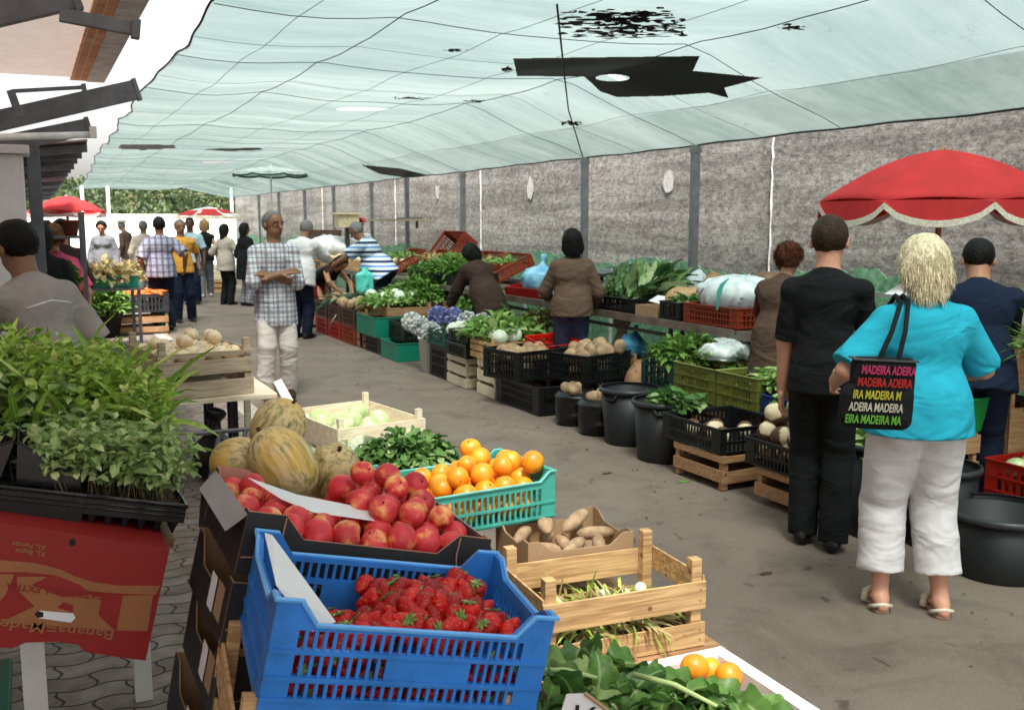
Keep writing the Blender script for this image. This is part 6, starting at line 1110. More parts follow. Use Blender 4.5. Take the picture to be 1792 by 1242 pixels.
# ================================================================ TABLES AGAINST THE WALL
FR = mat('table_steel', (.055,.05,.052), .5, var=.3, metal=.3); TBT = mat('table_board', (.10,.07,.055), .8, var=.4)
def stall(label, y0, y1, x0=4.87, x1=6.3, z=.8):
    t = thing('market_table', label, 'table', (x0, y0, 0), 0, 'long steel tables in front of the wall'); Lx, Ly = x1-x0, y1-y0
    mb = MB(); [mb.box(q*Lx, (q+.24)*Lx, 0, Ly, z-.03, z-.004) for q in (0, .38, .76)]; mb.build('top', TBT, t); MB().box(-.025, -.001, -.0, Ly, z-.055, z+.012).build('front_rail', mat('worn_rail', (.16,.12,.10), .5, var=.4, scale=5), t); MB().box(Lx+.001, Lx+.02, 0, Ly, z-.04, z+.01).build('back_rail', FR, t)
    for sx in (0, Lx-.04):
        for sy in (.06, Ly-.1): MB().box(sx, sx+.035, sy, sy+.035, 0, z-.032).build('leg', FR, t)
    MB().box(.005, .03, .1, Ly-.11, z-.14, z-.11).build('brace', FR, t); return t
stall('nearest long steel table, behind the woman in turquoise', 2.6, 6.1); stall('long steel table with the chard and the plastic bags', 6.16, 8.9); stall('steel table with the red box and the blue bag', 8.96, 11.6); stall('steel table of black crates and feathery greens', 11.66, 14.8); stall('far steel table beside the man in the striped shirt', 14.86, 18.2); stall('farthest table behind the white-shirted man', 18.3, 23)
for i, y in enumerate((2.9, 5.0, 7.1, 9.2, 11.3, 13.4)): pass
rl = thing('guard_rail', 'low pale rail running along the wall above the green netting', 'rail', (6.75, 5, 0)); MB().box(0, .03, 0, 9, .98, 1.02).build('bar', mat('pale_rail', (.3,.34,.32), .6), rl); MB().box(0, .03, 0, 9, .72, .76).build('bar', MATS['pale_rail'], rl); [MB().box(-.01, .04, y, y+.04, 0, 1.03).build('upright', MATS['pale_rail'], rl) for y in (.5, 3.3, 6.1, 8.6)]
ZT = .806
def tg(lb, x, y, rx, ry, h_, n, mm, ls, up=.7, shape='leaf', w_=.42, z=ZT, kind='stuff', nm='leafy_greens', cat='greens', curl=.9):
    o = greens(nm, mm, n, (rx, ry, h_), ls, ls*w_, up, int(x*9+y*7), None, (x, y, z), curl, shape); return tag(o, lb, cat, kind=kind)
# chard in black crate
PCr('black crate under the big chard heap on the table', 4.92, 7.68, ZT, .6, .85, .13, BLK, rows=((.2,.8),), ns=10); r = np.random.default_rng(5); n = 260; P = np.stack([r.uniform(4.98, 5.4, n), r.uniform(7.72, 8.45, n), .9+.12*r.random(n)], 1); V, F, T = leaves(P, np.stack([r.normal(.55, .25, n), r.normal(.1, .3, n), r.uniform(.3, .9, n)], 1), r.uniform(.25, .42, n), r.uniform(.07, .12, n), 7, .7, .16, 'leaf', 4)
tag(meshnp('chard', V, F, leafmat('big_chard', (.03,.09,.03), (.12,.24,.07), (.5,.6,.32)), None, True, T), 'big heap of chard with pale stalks on the table', 'chard', kind='stuff')
sc_ = thing('weighing_scale', 'grey kitchen scale with a round white dial, left of the chard', 'scale', (5.2, 8.72, ZT), -.5); MB().hexa([(-.11,-.09,0),(.11,-.09,0),(.11,.09,0),(-.11,.09,0),(-.07,-.06,.24),(.07,-.06,.24),(.07,.06,.24),(-.07,.06,.24)]).build('housing', mat('scale_grey', (.24,.25,.26), .35, metal=.4), sc_, bevel=.012)
M = Matrix.Translation((0, -.083, .12)) @ Matrix.Rotation(1.45, 4, 'X'); MB().lathe([(.001, .016), (.085, .016), (.092, .01), (.092, 0)], 28, M).build('dial', wht, sc_, True); MB().box(-.003, .003, .0, .065, .018, .02, M).build('pointer', RED, [c for c in sc_.children if c.name.startswith('dial')][0]); MB().tube([(0, 0, .24), (0, 0, .285)], .018, 10).build('neck', FR, sc_); MB().lathe([(.001, .285), (.12, .285), (.16, .33), (.155, .33), (.12, .292), (.001, .292)], 28).build('pan', mat('pan_steel', (.35,.34,.33), .3, metal=.7), sc_, True)
WB = mat('white_blue_bag', (.55,.66,.70), .35, var=.2, scale=5, col2=(.80,.84,.86), bump=.4, bscale=18)
bag('plastic_bag', 'white and pale blue plastic bag bulging over the rust red crate', (5.22, 6.58, .93), .28, .36, .34, WB, neck=False, amp=.02, seed=2); bag('plastic_bag', 'small white bag standing up behind the bulging one', (5.65, 6.25, ZT), .13, .12, .44, WB, seed=4, neck=False, amp=.02); PCr('rust red crate on the table edge under the white and blue bag', 4.93, 6.2, ZT, .6, .72, .16, ORG, rows=ol, ns=12)
t = thing('bag_tie', 'teal scrap of plastic lying on the white and blue bag', 'plastic scrap', (4.98, 6.45, 1.12), .3); MB().prism([(-.09,-.1),(0,-.03),(.14,.05),(.06,.07),(-.04,.03),(-.08,-.02)], .006).build('sheet', TEAL, t); MB().prism([(-.09,-.104),(-.085,-.18),(-.06,-.16),(-.062,-.09)], .004).build('tail', TEAL, t)
SQ = mat('squash_tan', (.42,.26,.12), .5, var=.15, scale=4); g = Field((-.35, -.16, -.16), (.35, .16, .16), .014); g.ell((.18, 0, 0), (.13, .11, .11)); g.cap((.15, 0, 0), (-.28, .03, .02), .075, .05, .03); V, F = surfnets(g.S, g.lo, g.h); sq = meshnp('butternut_squash', V, F, SQ, None, True, None, (5.35, 7.28, 1.0)); sq.rotation_euler = (0, .25, 2.6); tag(sq, 'long tan butternut squash lying diagonally on the table', 'squash'); MB().tube([(-.30, .03, .02), (-.34, .035, .03)], .016, 6).build('stem', STM, sq)
pk_ = round_fruit('pumpkin', .16, mat('pumpkin_brown', (.16,.09,.05), .55, var=.3), 'flattened dark brown pumpkin behind the white and blue bag', 'pumpkin', None, .2, .6, STM, 0, 36); pk_.location = (5.85, 6.95, 1.12); WCr('brown crate under the dark pumpkin', 5.68, 6.75, ZT, .36, .4, .22, BRNW)
PCr('black crate of dark vegetables between the tray and the rust red crate', 4.92, 6.96, ZT, .5, .3, .15, BLK, rows=((.2,.8),), ns=8); tg('dark leaves in the black crate left of the white and blue bag', 5.2, 7.1, .18, .12, .06, 60, CHARD, .12, z=.92)
WCr('shallow brown tray with papers at the front of the table', 4.90, 7.12-.0, ZT, .44, .12+.0, .1, BRNW) if False else None
cbx = card_box('shallow brown cardboard tray with creased papers on the table', (5.17, 7.48, ZT), .5, .34, .09, CARD, CARD, 0, None, flaps=False); t = thing('newspaper', 'creased white sheet lying in the brown cardboard tray', 'paper', (5.15, 7.45, .91), .4); MB().add([(-.2,-.12,0),(.0,-.14,.05),(.2,-.1,.0),(.22,.1,.02),(0,.12,.07),(-.18,.1,.03)], [(0,1,4,5),(1,2,3,4)]).build('sheet', PAPER, t).modifiers.new('s', 'SOLIDIFY').thickness = .001
bag('plastic_bag', 'white bag with an orange print standing behind the chard', (5.85, 8.0, ZT), .13, .11, .44, WB, seed=6, neck=False, amp=.02); bag('plastic_bag', 'brown paper sack beside the white bag behind the chard', (5.85, 7.72, ZT), .12, .11, .42, mat('paper_sack', (.32,.18,.09), .9, var=.2), seed=8, neck=False, amp=.015)
# scraps behind the woman in turquoise
bag('plastic_bag', 'pale bluish bag on the table left of the woman in turquoise', (5.2, 4.72, ZT), .2, .24, .3, WB, neck=False, amp=.018, seed=9); t = thing('newspaper', 'pinkish folded papers lying on the pale bluish bag', 'paper', (5.3, 4.7, 1.17), .2); MB().add([(-.2,-.25,0),(.1,-.25,.05),(.25,-.2,.03),(.22,.2,.02),(0,.22,.06),(-.2,.2,.0)], [(0,1,4,5),(1,2,3,4)]).build('sheet', PAPER, t).modifiers.new('s', 'SOLIDIFY').thickness = .001
bag('plastic_bag', 'brown sack hump on the table behind the blonde head', (5.6, 4.3, ZT), .24, .3, .36, mat('jute', (.22,.17,.10), .95, var=.3, scale=20), neck=False, seed=3)
# red box and blue bag
t = thing('red_tray', 'tilted red tray holding a blue bag on the steel table', 'tray', (5.2, 10.1, ZT+.03), .2, None, -.18); MB().box(-.26, .26, -.3, .3, 0, .01).build('base', RED, t)
for a in (-.3, .29): MB().box(-.26, .26, a, a+.01, .011, .11).build('side_panel', RED, t)
for a in (-.26, .25): MB().box(a, a+.01, -.289, .289, .0115, .11).build('end_panel', RED, t)
BB = mat('light_blue_bag', (.10,.40,.70), .3, var=.4, scale=6, col2=(.35,.68,.88)); bag('plastic_bag', 'pointed light blue plastic bag standing in the red tray', (5.25, 10.15, ZT+.05), .22, .2, .34, BB, top=.2, seed=5); bag('plastic_bag', 'dark blue bag on the floor behind the potato crates', (4.98, 7.75, .41), .12, .12, .24, mat('deep_blue_bag', (.03,.16,.42), .3, var=.5, scale=9, col2=(.1,.4,.6), bump=.4, bscale=20), top=.3, seed=5, amp=.018); WCr('brown crate under the dark blue bag', 4.85, 7.55, .006, .36, .4, .40, BRNW)
JB = mat('orange_sack', (.30,.12,.05), .9, var=.5, scale=9, col2=(.5,.28,.15)); bag('sack', 'orange-brown mesh sack beside the dark green crate', (4.62, 6.98, .005), .2, .2, .62, JB, neck=False, amp=.012, seed=2); bag('sack', 'pale beige sack leaning by the woman in the brown jacket', (5.05, 8.1, .005), .2, .2, .62, mat('beige_sack', (.34,.28,.22), .9, var=.25), top=.5, seed=4)
t = thing('newspaper', 'stack of pale papers on the table left of the woman in the brown jacket', 'paper', (5.2, 9.5, ZT+.01), .1); MB().box(-.2, .2, -.25, .1, 0, .05).build('sheet', PAPER, t, bevel=.004); MB().box(-.15, .2, .12, .35, 0, .08).build('sheet', mat('blue_print', (.35,.5,.6), .6, var=.4, scale=9), t, bevel=.004)
tg('dark grapes and fruit beside the pale papers', 5.15, 9.05, .2, .2, .1, 80, leafmat('dark_fruit', (.02,.015,.02), (.1,.05,.04)), .07)
# greens and crates farther along
for y in (12.1, 12.95): PCr('black crate on the table, '+('nearer' if y < 12.5 else 'farther')+' of the two under the feathery greens', 4.92, y, ZT, .7, .78, .14, BLK, rows=((.2,.8),), ns=8)
tg('feathery bright green fennel tops on the table', 5.2, 12.55, .30, .42, .16, 420, HERB, .22, .8, 'leaf', .2, ZT+.12); tg('darker greens at the far end of the feathery heap', 5.2, 13.4, .28, .33, .12, 260, CHARD, .16, z=ZT+.1)
for i, (y, x, zz) in enumerate(((12.3, 5.75, .12), (13.15, 5.75, .12), (14.0, 5.75, .12), (14.9, 5.7, .1), (15.7, 5.5, .1))): 
    lb = ['nearest', 'second', 'third', 'fourth', 'farthest'][i]+' of the tilted rust-orange crates behind the greens'; plastic_crate(lb, (x+.2, y+.3, ZT+zz), .62, .74, .16, ORG, rows=((.2,.8),), ns=10, group='tilted rust-orange crates', ty=-.42)
    tg(['green and white vegetables in the nearest tilted crate', 'green vegetables in the second tilted crate', 'mixed vegetables in the third tilted crate', 'pale vegetables in the fourth tilted crate', 'vegetables in the farthest tilted crate'][i], x+.15, y+.3, .22, .28, .06, 70, LET if i % 2 == 0 else DRY, .12, z=ZT+zz+.12)
plastic_crate('rust-orange crate propped upright against the dark post', (6.35, 15.3, ZT+.25), .6, .9, .3, ORG, rows=ol, ns=12, ty=-.9); WCr('brown crate under the upright rust-orange crate', 6.0, 15.0, ZT, .5, .7, .18, BRNW)
ctn = copyof(on, (0, 0, 0), (0, 0, 0), 1, 'yellow-orange fruit on the far table', 'fruit on the far table'); place(ctn, MI, [(4.95+rnd.uniform(0, .7), 16.0+rnd.uniform(0, 2.6), ZT+.16+.03*rnd.random()) for _ in range(60)], seed=6)
for i in range(3): WCr(['near', 'middle', 'far'][i]+' shallow wooden tray of yellow fruit on the far table', 4.9, 15.95+i*.9, ZT, .8, .8, .14, PINE)
bag('plastic_bag', 'pile of white carrier bags on the far table', (5.3, 19.2, ZT+.1), .5, .6, .55, mat('white_bag', (.75,.74,.76), .4, var=.1, bump=.4, bscale=12), neck=False, amp=.03, seed=3); card_box('dark brown box standing on the far table', (5.5, 20.6, ZT+.35), .7, .5, .3, mat('dark_card', (.09,.055,.04), .8), CARD, 0, None, flaps=False); card_box('brown box under the dark brown box on the far table', (5.5, 20.6, ZT), .7, .5, .34, CARD, CARD, 0, None, flaps=False)
sg = gy(608, 385, 18.6); t = thing('shelf_box', 'small cream wooden box fixed high on the wall post', 'box', sg); MB().box(-.2, .2, -.1, .2, -.14, .1).build('case', mat('cream_wood', (.6,.5,.33), .7), t); MB().box(-.28, .25, -.14, .24, .102, .14).build('lid', MATS['cream_wood'], t); MB().box(-.04, .04, .0, .08, -2.0, -.142).build('support', FR, t)
pl_ = gx(700, 390, 6.4); t = thing('plank_shelf', 'thin plank shelf fixed across the dark posts', 'shelf', (6.45, pl_.y-1.2, 1.66)); MB().box(0, .2, 0, 4.2, -.02, .02).build('board', GREYW, t); MB().box(.02, .18, .6, 1.6, .021, .05).build('plate', dark, t); MB().box(.02, .06, .5, .54, -.15, -.021).build('bracket', FR, t)
for i, (x, y, lb) in enumerate(((3.6, 23.5, 'pale wooden crate behind the woman in white'), (3.65, 24.2, 'pale wooden crate farther behind the woman in white'), (4.3, 22.4, 'pale wooden crate right of the woman in black'))): WCr(lb, x, y, .006, .6, .5, .3, PINE); WCr('upper '+lb, x, y, .31, .6, .5, .28, PALE)
# litter on the asphalt
for px, py, lb in ((1062, 828, 'small dark scrap on the asphalt near the tubs'), (1340, 1003, 'dark twig on the asphalt left of the black shoe'), (1197, 842, 'tiny green leaf scrap by the crate foot')):
    p = gz(px, py, .003); t = MB().add([(-.03, -.012, 0), (.025, -.016, .002), (.04, .004, .004), (0, .014, .003), (-.035, .008, .001)], [(0,1,2,3,4)]).build('litter_scrap', SOIL if 'green' not in lb else mat('scrap_green', (.1,.3,.05), .8), None, False, loc=p); t.modifiers.new('s', 'SOLIDIFY').thickness = .002; tag(t, lb, 'litter')
# ================================================================ PARASOLS
def parasol(label, x, y, ztop, r_, drop, m, mv, n=8, val=.1, group=None, ribs=None, pole_m=None, rz=.2, panels=None, solid=True):
    t = thing('parasol', label, 'parasol', (x, y, 0), rz, group); K = 12; vs = []; fs = []; S = n*8; th_ = 2*math.pi/S
    for k in range(K+1):
        q = k/K
        for j in range(S):
            a = j*th_; u_ = (j % 8)/8; sagk = 1-.045*math.sin(math.pi*u_)*q; z = ztop-drop*(.25*q+.75*q*q)-.05*math.sin(math.pi*u_)*q*(1-q)*2+.02*math.sin(math.pi*u_)*q**3; vs.append((r_*q*sagk*math.cos(a)+(1e-4*math.cos(a)), r_*q*sagk*math.sin(a)+(1e-4*math.sin(a)), z))
    for k in range(K):
        for j in range(S): fs.append((k*S+j, (k+1)*S+j, (k+1)*S+(j+1) % S, k*S+(j+1) % S))
    mb = MB(); mb.v = vs; mb.f = fs; o = mb.build('canopy', m, t, True); o.modifiers.new('s', 'SOLIDIFY').thickness = .003
    mb = MB(); ft = MB(); zr = ztop-drop
    for j in range(S):
        pts_ = []
        for jj in (j, j+1):
            a = jj*th_; u_ = (jj % 8)/8; rr = r_*(1-.045*math.sin(math.pi*u_)); sc = val*(.12+.88*math.sin(math.pi*u_)**.6) if u_ else val*.12
            pts_.append((rr*math.cos(a), rr*math.sin(a), zr, sc, a))
        (xa, ya, z0, sa, aa), (xb, yb, z1, sb_, ab) = pts_; c1_ = 1.012
        mb.add([(xa, ya, z0), (xb, yb, z1), (xb*c1_, yb*c1_, z1-sb_), (xa*c1_, ya*c1_, z0-sa)], [(0,1,2,3)]); ft.add([(xa*c1_, ya*c1_, z0-sa), (xb*c1_, yb*c1_, z1-sb_), (xb*1.014, yb*1.014, z1-sb_-.042), (xa*1.014, ya*1.014, z0-sa-.042)], [(0,1,2,3)])
    mb.build('valance', m, t).modifiers.new('s', 'SOLIDIFY').thickness = .003; ft.build('fringe', mv, t).modifiers.new('s', 'SOLIDIFY').thickness = .004
    pm_ = pole_m or BRNW; MB().tube([(0, 0, .01), (0, 0, ztop+.02)], .02, 10).build('pole', pm_, t, True)
    for j in range(n): a = 2*math.pi*j/n; MB().tube([(0, 0, ztop-.03), (r_*.5*math.cos(a), r_*.5*math.sin(a), ztop-drop*(.125+.1875)-.012), (r_*.985*math.cos(a), r_*.985*math.sin(a), zr-.01)], .006, 5).build('rib', ribs or FR, t)
    MB().lathe([(.001, 0), (.2, 0), (.2, .04), (.05, .08), (.03, .1), (.001, .1)], 20).build('base', mat('concrete_foot', (.2,.2,.2), .9), t, True); return t
RC = mat('red_canvas', (.66,.04,.045), .75, var=.16, scale=2.5, trans=.35, bump=.15, bscale=9); FRG = mat('cream_fringe', (.62,.57,.48), .9, var=.25, scale=60, bump=.6, bscale=120)
ux_ = 6.45; pe = gx(1642, 400, ux_); zt = gx(1645, 262, ux_).z; eL = gx(1445, 350, ux_); 
rr_ = .5*((gx(1442, 350, ux_)-gx(1860, 350, ux_)).length); dist = math.hypot(pe.x, pe.y); rr_ = 205/FPX*(pe.x*math.sin(YAW)+pe.y*math.cos(YAW)); parasol('large red parasol with scalloped cream fringe at the right edge', 5.75, pe.y*5.75/ux_, gx(1645, 262, 5.75).z, rr_*5.75/ux_, .36, RC, FRG, 8, .13, rz=.32)
p = gy(118, 362, 15); parasol('red parasol over the left stalls, tilted edge towards the alley', p.x, 15.2, gy(118, 343, 15.2).z, .50*15/15*1.0, .22, RC, mat('pale_trim', (.7,.5,.48), .8), 8, .03, pole_m=dark, rz=.1)
p = gy(365, 375, 33.5); parasol('red and white parasol standing in the far sunlight', p.x, 33.5, gy(365, 362, 33.5).z, 1.08, .30, mat('white_canvas', (.8,.76,.72), .8, trans=.3), mat('yellow_trim', (.75,.6,.35), .8), 8, .05, pole_m=wht, rz=.3)
t = [o for o in D.objects if o.get('label', '').startswith('red and white parasol')][0]
mb = MB(); zt_ = gy(365, 362, 33.5).z
for (a0, a1, q0, q1) in ((-2.9, -2.2, .6, .97), (-2.1, -1.3, .45, .97), (-1.2, -.5, .5, .8), (-.9, -.6, .3, .45)):
    for i in range(8):
        c_ = [(a0+(a1-a0)*i/8, q0), (a0+(a1-a0)*(i+1)/8, q0), (a0+(a1-a0)*(i+1)/8, q1), (a0+(a1-a0)*i/8, q1)]; mb.add([(1.08*q*math.cos(a-.3), 1.08*q*math.sin(a-.3), zt_-.3*(.35*q+.65*q*q)+.015) for a, q in c_], [(0,1,2,3)])
mb.build('printed_panel', RC, t)
p = gy(474, 310, 23.5); parasol('white parasol with dark green trim opened up under the netting', p.x, 23.5, gy(474, 291, 23.5).z, .87, .17, mat('sheer_white', (.75,.8,.78), .7, trans=.5), plain('green_trim', (30, 70, 60), .6), 8, .04, pole_m=wht, ribs=wht, rz=.1)
# ================================================================ PEOPLE
BKC = cloth('black', (24, 25, 27)); WHC = cloth('white', (205, 200, 202), bump=.4, bscale=14); TQ = cloth('turquoise', (40, 158, 184), var=.10, bump=.35, bscale=12); NVY = cloth('navy', (22, 32, 52)); JEAN = cloth('jeans', (52, 62, 88), var=.25); DJEAN = cloth('dark_jeans', (20, 26, 44)); BRJ = cloth('brown_jacket', (96, 78, 66)); BRC_ = cloth('brown_coat', (58, 44, 38), var=.25); GRY = cloth('warm_grey', (150, 141, 136)); MAR = cloth('maroon', (92, 22, 26)); YEL = cloth('yellow', (200, 142, 60)); PNK = cloth('pink', (232, 96, 130)); GRT = cloth('grey', (110, 112, 118)); SHOE = plain('shoe_black', (14, 14, 15), .35); BEI = cloth('beige', (176, 166, 152)); VST = cloth('olive_vest', (84, 66, 56)); LBL = cloth('pale_blue', (170, 195, 205)); GOLD = plain('sandal_gold', (205, 195, 175), .5, var=.3, scale=60)
def pattern(name, base, lines, sx=9., axis='plaid', w_=.25):
    m = cloth(name, base); N, L = nodes(m); b = N['Principled BSDF']; tc = [n for n in N if n.type == 'TEX_COORD'][0]; prev = b.inputs['Base Color'].links[0].from_socket
    s_ = N.new('ShaderNodeSeparateXYZ'); L.new(tc.outputs['Object'], s_.inputs[0])
    for i, (ax, col, fr, ph, th) in enumerate(lines):
        a = N.new('ShaderNodeMath'); a.operation = 'MULTIPLY_ADD'; a.inputs[1].default_value = fr; a.inputs[2].default_value = ph; L.new(s_.outputs[ax], a.inputs[0]); f_ = N.new('ShaderNodeMath'); f_.operation = 'FRACT'; L.new(a.outputs[0], f_.inputs[0]); l = N.new('ShaderNodeMath'); l.operation = 'LESS_THAN'; l.inputs[1].default_value = th; L.new(f_.outputs[0], l.inputs[0])
        k = N.new('ShaderNodeMath'); k.operation = 'MULTIPLY'; k.inputs[1].default_value = .6 if axis == 'plaid' else 1; L.new(l.outputs[0], k.inputs[0])
        x = N.new('ShaderNodeMix'); x.data_type = 'RGBA'; L.new(k.outputs[0], x.inputs[0]); L.new(prev, x.inputs[6]); x.inputs[7].default_value = (*lin(col), 1); prev = x.outputs[2]
    L.new(prev, b.inputs['Base Color']); return m
PLAID = pattern('plaid', (196, 200, 208), ((0, (120, 90, 100), 12, .1, .28), (2, (120, 105, 112), 11, .2, .3), (0, (60, 60, 78), 12, .55, .10), (2, (64, 60, 78), 11, .6, .10)))
CHECK = pattern('check', (150, 150, 166), ((0, (60, 56, 80), 12, .1, .4), (2, (70, 66, 88), 10, .2, .22)))
STRIPE = pattern('stripes', (190, 205, 215), ((2, (40, 52, 78), 7.5, .1, .28), (2, (90, 130, 190), 7.5, .55, .2)), axis='s')
ZEB = pattern('zebra', (120, 120, 124), ((2, (40, 40, 44), 16, .1, .4), (0, (190, 190, 195), 20, .3, .2)))
TR = -YAW   # facing straight away from where the picture was taken
def at(px, py, z=0.): p = gz(px, py, z); return (p.x, p.y, 0)
# man in black, back view
p = at(1428, 955); pr, J = person('man in a black T-shirt and black trousers seen from behind, hands by his sides', p, -.85, 1.69, .0085, 'light', .93, hair='short', hc='brown', top=BKC, sleeve=.9, hem=-.045, ease=.012, bottom=BKC, shoe=SHOE, lh=(-.125, .06, .46), rh=(.135, .11, .475), lf=(-.045, .03, 0), rf=(.05, -.02, 0), headp=.25, hiw=1.0)
# woman in turquoise, with tote bag
p = at(1588, 1066); pr, J = person('woman with short blonde hair in a turquoise polo shirt and white capri trousers', p, -.50, 1.60, .0085, 'light', 1.12, True, hair='waves', hc='blonde', top=TQ, sleeve=.92, hem=-.035, ease=.022, bottom=WHC, blen=.84, bease=.028, lh=(-.19, .10, .60), rh=(.17, .2, .60), lf=(-.075, 0, 0), rf=(.072, -.03, 0), headp=.25, hiw=1.10, fold=.0034, legw=.057)
k = J['k']
for i in (0, 1):
    ft = (J['lf'], J['rf'])[i]
    MB().add([], []).lathe([(.001, 0), (.033, 0), (.036, .012), (.001, .014)], 14, Matrix.Translation(Vector(ft)+Vector((0, -.02, 0))) @ Matrix.Diagonal((1, 1.25, 1, 1))).lathe([(.001, 0), (.04, 0), (.043, .012), (.001, .014)], 16, Matrix.Translation(Vector(ft)+Vector((0, .1, .001))) @ Matrix.Diagonal((1, 1.7, 1, 1))).build('sandal_sole', mat('cork', (.35,.25,.16), .9), pr, True)
    MB().tube([Vector(ft)+Vector((-.045, .07, .01)), Vector(ft)+Vector((-.035, .08, .05)), Vector(ft)+Vector((0, .085, .068)), Vector(ft)+Vector((.035, .08, .05)), Vector(ft)+Vector((.045, .07, .01))], .016, 8).tube([Vector(ft)+Vector((-.042, .0, .012)), Vector(ft)+Vector((-.034, -.05, .035)), Vector(ft)+Vector((0, -.064, .045)), Vector(ft)+Vector((.034, -.05, .035)), Vector(ft)+Vector((.042, .0, .012))], .009, 6).build('sandal_strap', GOLD, pr, True)
S = Vector(J['SH'][0]); n_ = Vector(J['N']); MB().tube([n_+Vector((-.07, .02, .015)), n_+Vector((-.04, -.055, .012)), n_+Vector((0, -.068, .01)), n_+Vector((.04, -.055, .012)), n_+Vector((.07, .02, .015))], .014, 8).build('collar', TQ, pr, True)
hp_ = Vector(J['P0'])-Vector(J['t'])*.04*J['k']; MB().tube([hp_+Vector((.178*math.cos(a), .128*math.sin(a)-.005, .012*math.sin(a*2))) for a in [2*math.pi*i/28 for i in range(29)]], .009, 6).build('undershirt_hem', WHC, pr, True)
tw = pr.matrix_basis
def bagp(x, y, z): return tw @ Vector((x, y, z))
BT = thing('tote_bag', 'black tote bag with rows of bright lettering on the turquoise woman\'s left shoulder', 'bag'); bx = gy(1534, 684, p[1]-.18); BT.matrix_world = Matrix.Translation((bx.x, p[1]-.20, bx.z)) @ Matrix.Rotation(-.50, 4, 'Z') @ Matrix.Rotation(.04, 4, 'Y') @ Matrix.Diagonal((.72, .8, .78, 1)); bi = BT.matrix_world.inverted() @ tw
g = Field((-.26, -.09, -.22), (.22, .09, .2), .009); g.box((0, 0, 0), (.165, .045, .17), None, .04, .01); g.box((-.03, 0, -.08), (.175, .05, .09), None, .04, .05); g.folds(.003, 22, 18, 3); V, F = surfnets(g.S, g.lo, g.h); meshnp('body', V, F, BKC, BT)
for zz, col, s_, x0 in ((.115, (225, 60, 120), 'MADEIRA ADEIRA', -.13), (.055, (220, 40, 40), 'MADEIRA ADEIRA', -.145), (-.005, (225, 215, 60), 'IRA MADEIRA M', -.165), (-.065, (235, 225, 205), 'ADEIRA MADEIRA', -.18), (-.125, (120, 200, 60), 'EIRA MADEIRA MA', -.195)):
    s2 = s_; o = text(s2, .058, plain('print_%d' % col[1], tuple(int(c_*.72) for c_ in col), .9), BT, (x0, -.064 if zz > -.0 else -.069, zz-.02), shear=.12, sx=.60, ext=.001, off=.0014)
tp_ = Vector(J['SH'][0])*.72+Vector(J['N'])*.28+Vector((0, 0, .075))
for dx, yo in ((-.04, -.035), (.06, -.035)):
    q1, q2, q3 = bi @ (tp_+Vector((dx*.3, -.07, -.01))), bi @ (tp_+Vector((dx*.3, 0, .012))), bi @ (tp_+Vector((dx*.3, .1, -.05)))
    MB().tube([(dx, yo, .15), (Vector((dx, yo, .15))*.5+q1*.5)+Vector((0, -.03, 0)), q1, q2, q3], .013, 6).build('strap', BKC, BT, True)
MB().box(-.165, .165, -.05, .05, .155, .163).build('zip', plain('zip_grey', (60, 60, 62), .5), BT)
# man in navy at the right edge
p = gz(1755, 905, 0); person('man in a navy jacket bent over the table at the right edge', (4.56, 3.70, 0), -.75, 1.60, .011, 'tan', 1.12, hair='short', hc='black', top=NVY, sleeve=1.95, hem=-.06, ease=.02, bottom=DJEAN, shoe=SHOE, lean=.22, headp=.5, lh=(-.1, .34, .56), rh=(.12, .34, .56), hiw=1.)
# seller in maroon and brown vest
person('stall keeper with curly auburn hair in a brown vest over maroon sleeves', (4.74, 5.50, 0), -1.2, 1.51, .011, 'light', 1.12, True, hair='curly', hc='auburn', top=MAR, over=VST, sleeve=.9, hem=-.22, ease=.02, bottom=DJEAN, shoe=SHOE, lean=.12, headp=.35, lh=(-.1, .25, .6), rh=(.1, .25, .6), face=True)
t_ = [o for o in D.objects if o.get('label', '').startswith('stall keeper with curly')][0]
# woman in brown jacket and jeans
p = at(998, 648); person('woman with black bobbed hair in a brown jacket and blue jeans, seen from behind', (4.58, 8.22, 0), -.35, 1.58, .011, 'tan', 1.12, True, hair='bob', hc='black', top=BRJ, sleeve=1.95, hem=-.04, ease=.024, bottom=JEAN, shoe=SHOE, lh=(-.12, .2, .58), rh=(.15, .12, .52), headp=.15)
# bending woman in brown coat
person('person in a long brown coat bending over the steel table, black hair', (4.58, 10.25, 0), .12, 1.56, .012, 'tan', 1.1, True, hair='bob', hc='black', top=BRC_, sleeve=1.95, hem=-.3, ease=.028, bottom=DJEAN, shoe=SHOE, lean=.62, headp=.5, lh=(-.16, .3, .36), rh=(.12, .32, .38), pelback=.05, pel=.5)
# plaid man
p = at(487, 694); pr, J = person('man with arms crossed in a plaid shirt and pale trousers, facing the camera', p, math.pi-.05, 1.755, .009, 'brown', .98, hair='thin', hc='grey', top=PLAID, sleeve=1.25, hem=-.13, ease=.02, bottom=cloth('offwhite', (200, 190, 184), bump=.4, bscale=12), bease=.015, shoe=cloth('sandal', (60, 42, 34)), lh=(.035, .085, .655), rh=(-.02, .11, .665), heady=.5, face=True, elbow=(1.2, -.1, -.6), curl=.3, lf=(-.06, .0, 0), rf=(.07, .03, 0), fold=.003)
n_ = Vector(J['N']); MB().tube([n_+Vector((-.05, -.03, .02)), n_+Vector((-.045, .03, .005)), n_+Vector((-.012, .055, -.035)), n_+Vector((.012, .055, -.035)), n_+Vector((.045, .03, .005)), n_+Vector((.05, -.03, .02)), n_+Vector((0, -.05, .025)), n_+Vector((-.05, -.03, .02))], .010, 6).build('collar', PLAID, pr, True)
for x in (0,): MB().tube([n_+Vector((.0, .078, -.06)), n_+Vector((.0, .10, -.15)), n_+Vector((0, .105, -.24))], .0035, 5).build('button_placket', cloth('pl', (180, 184, 196)), pr)
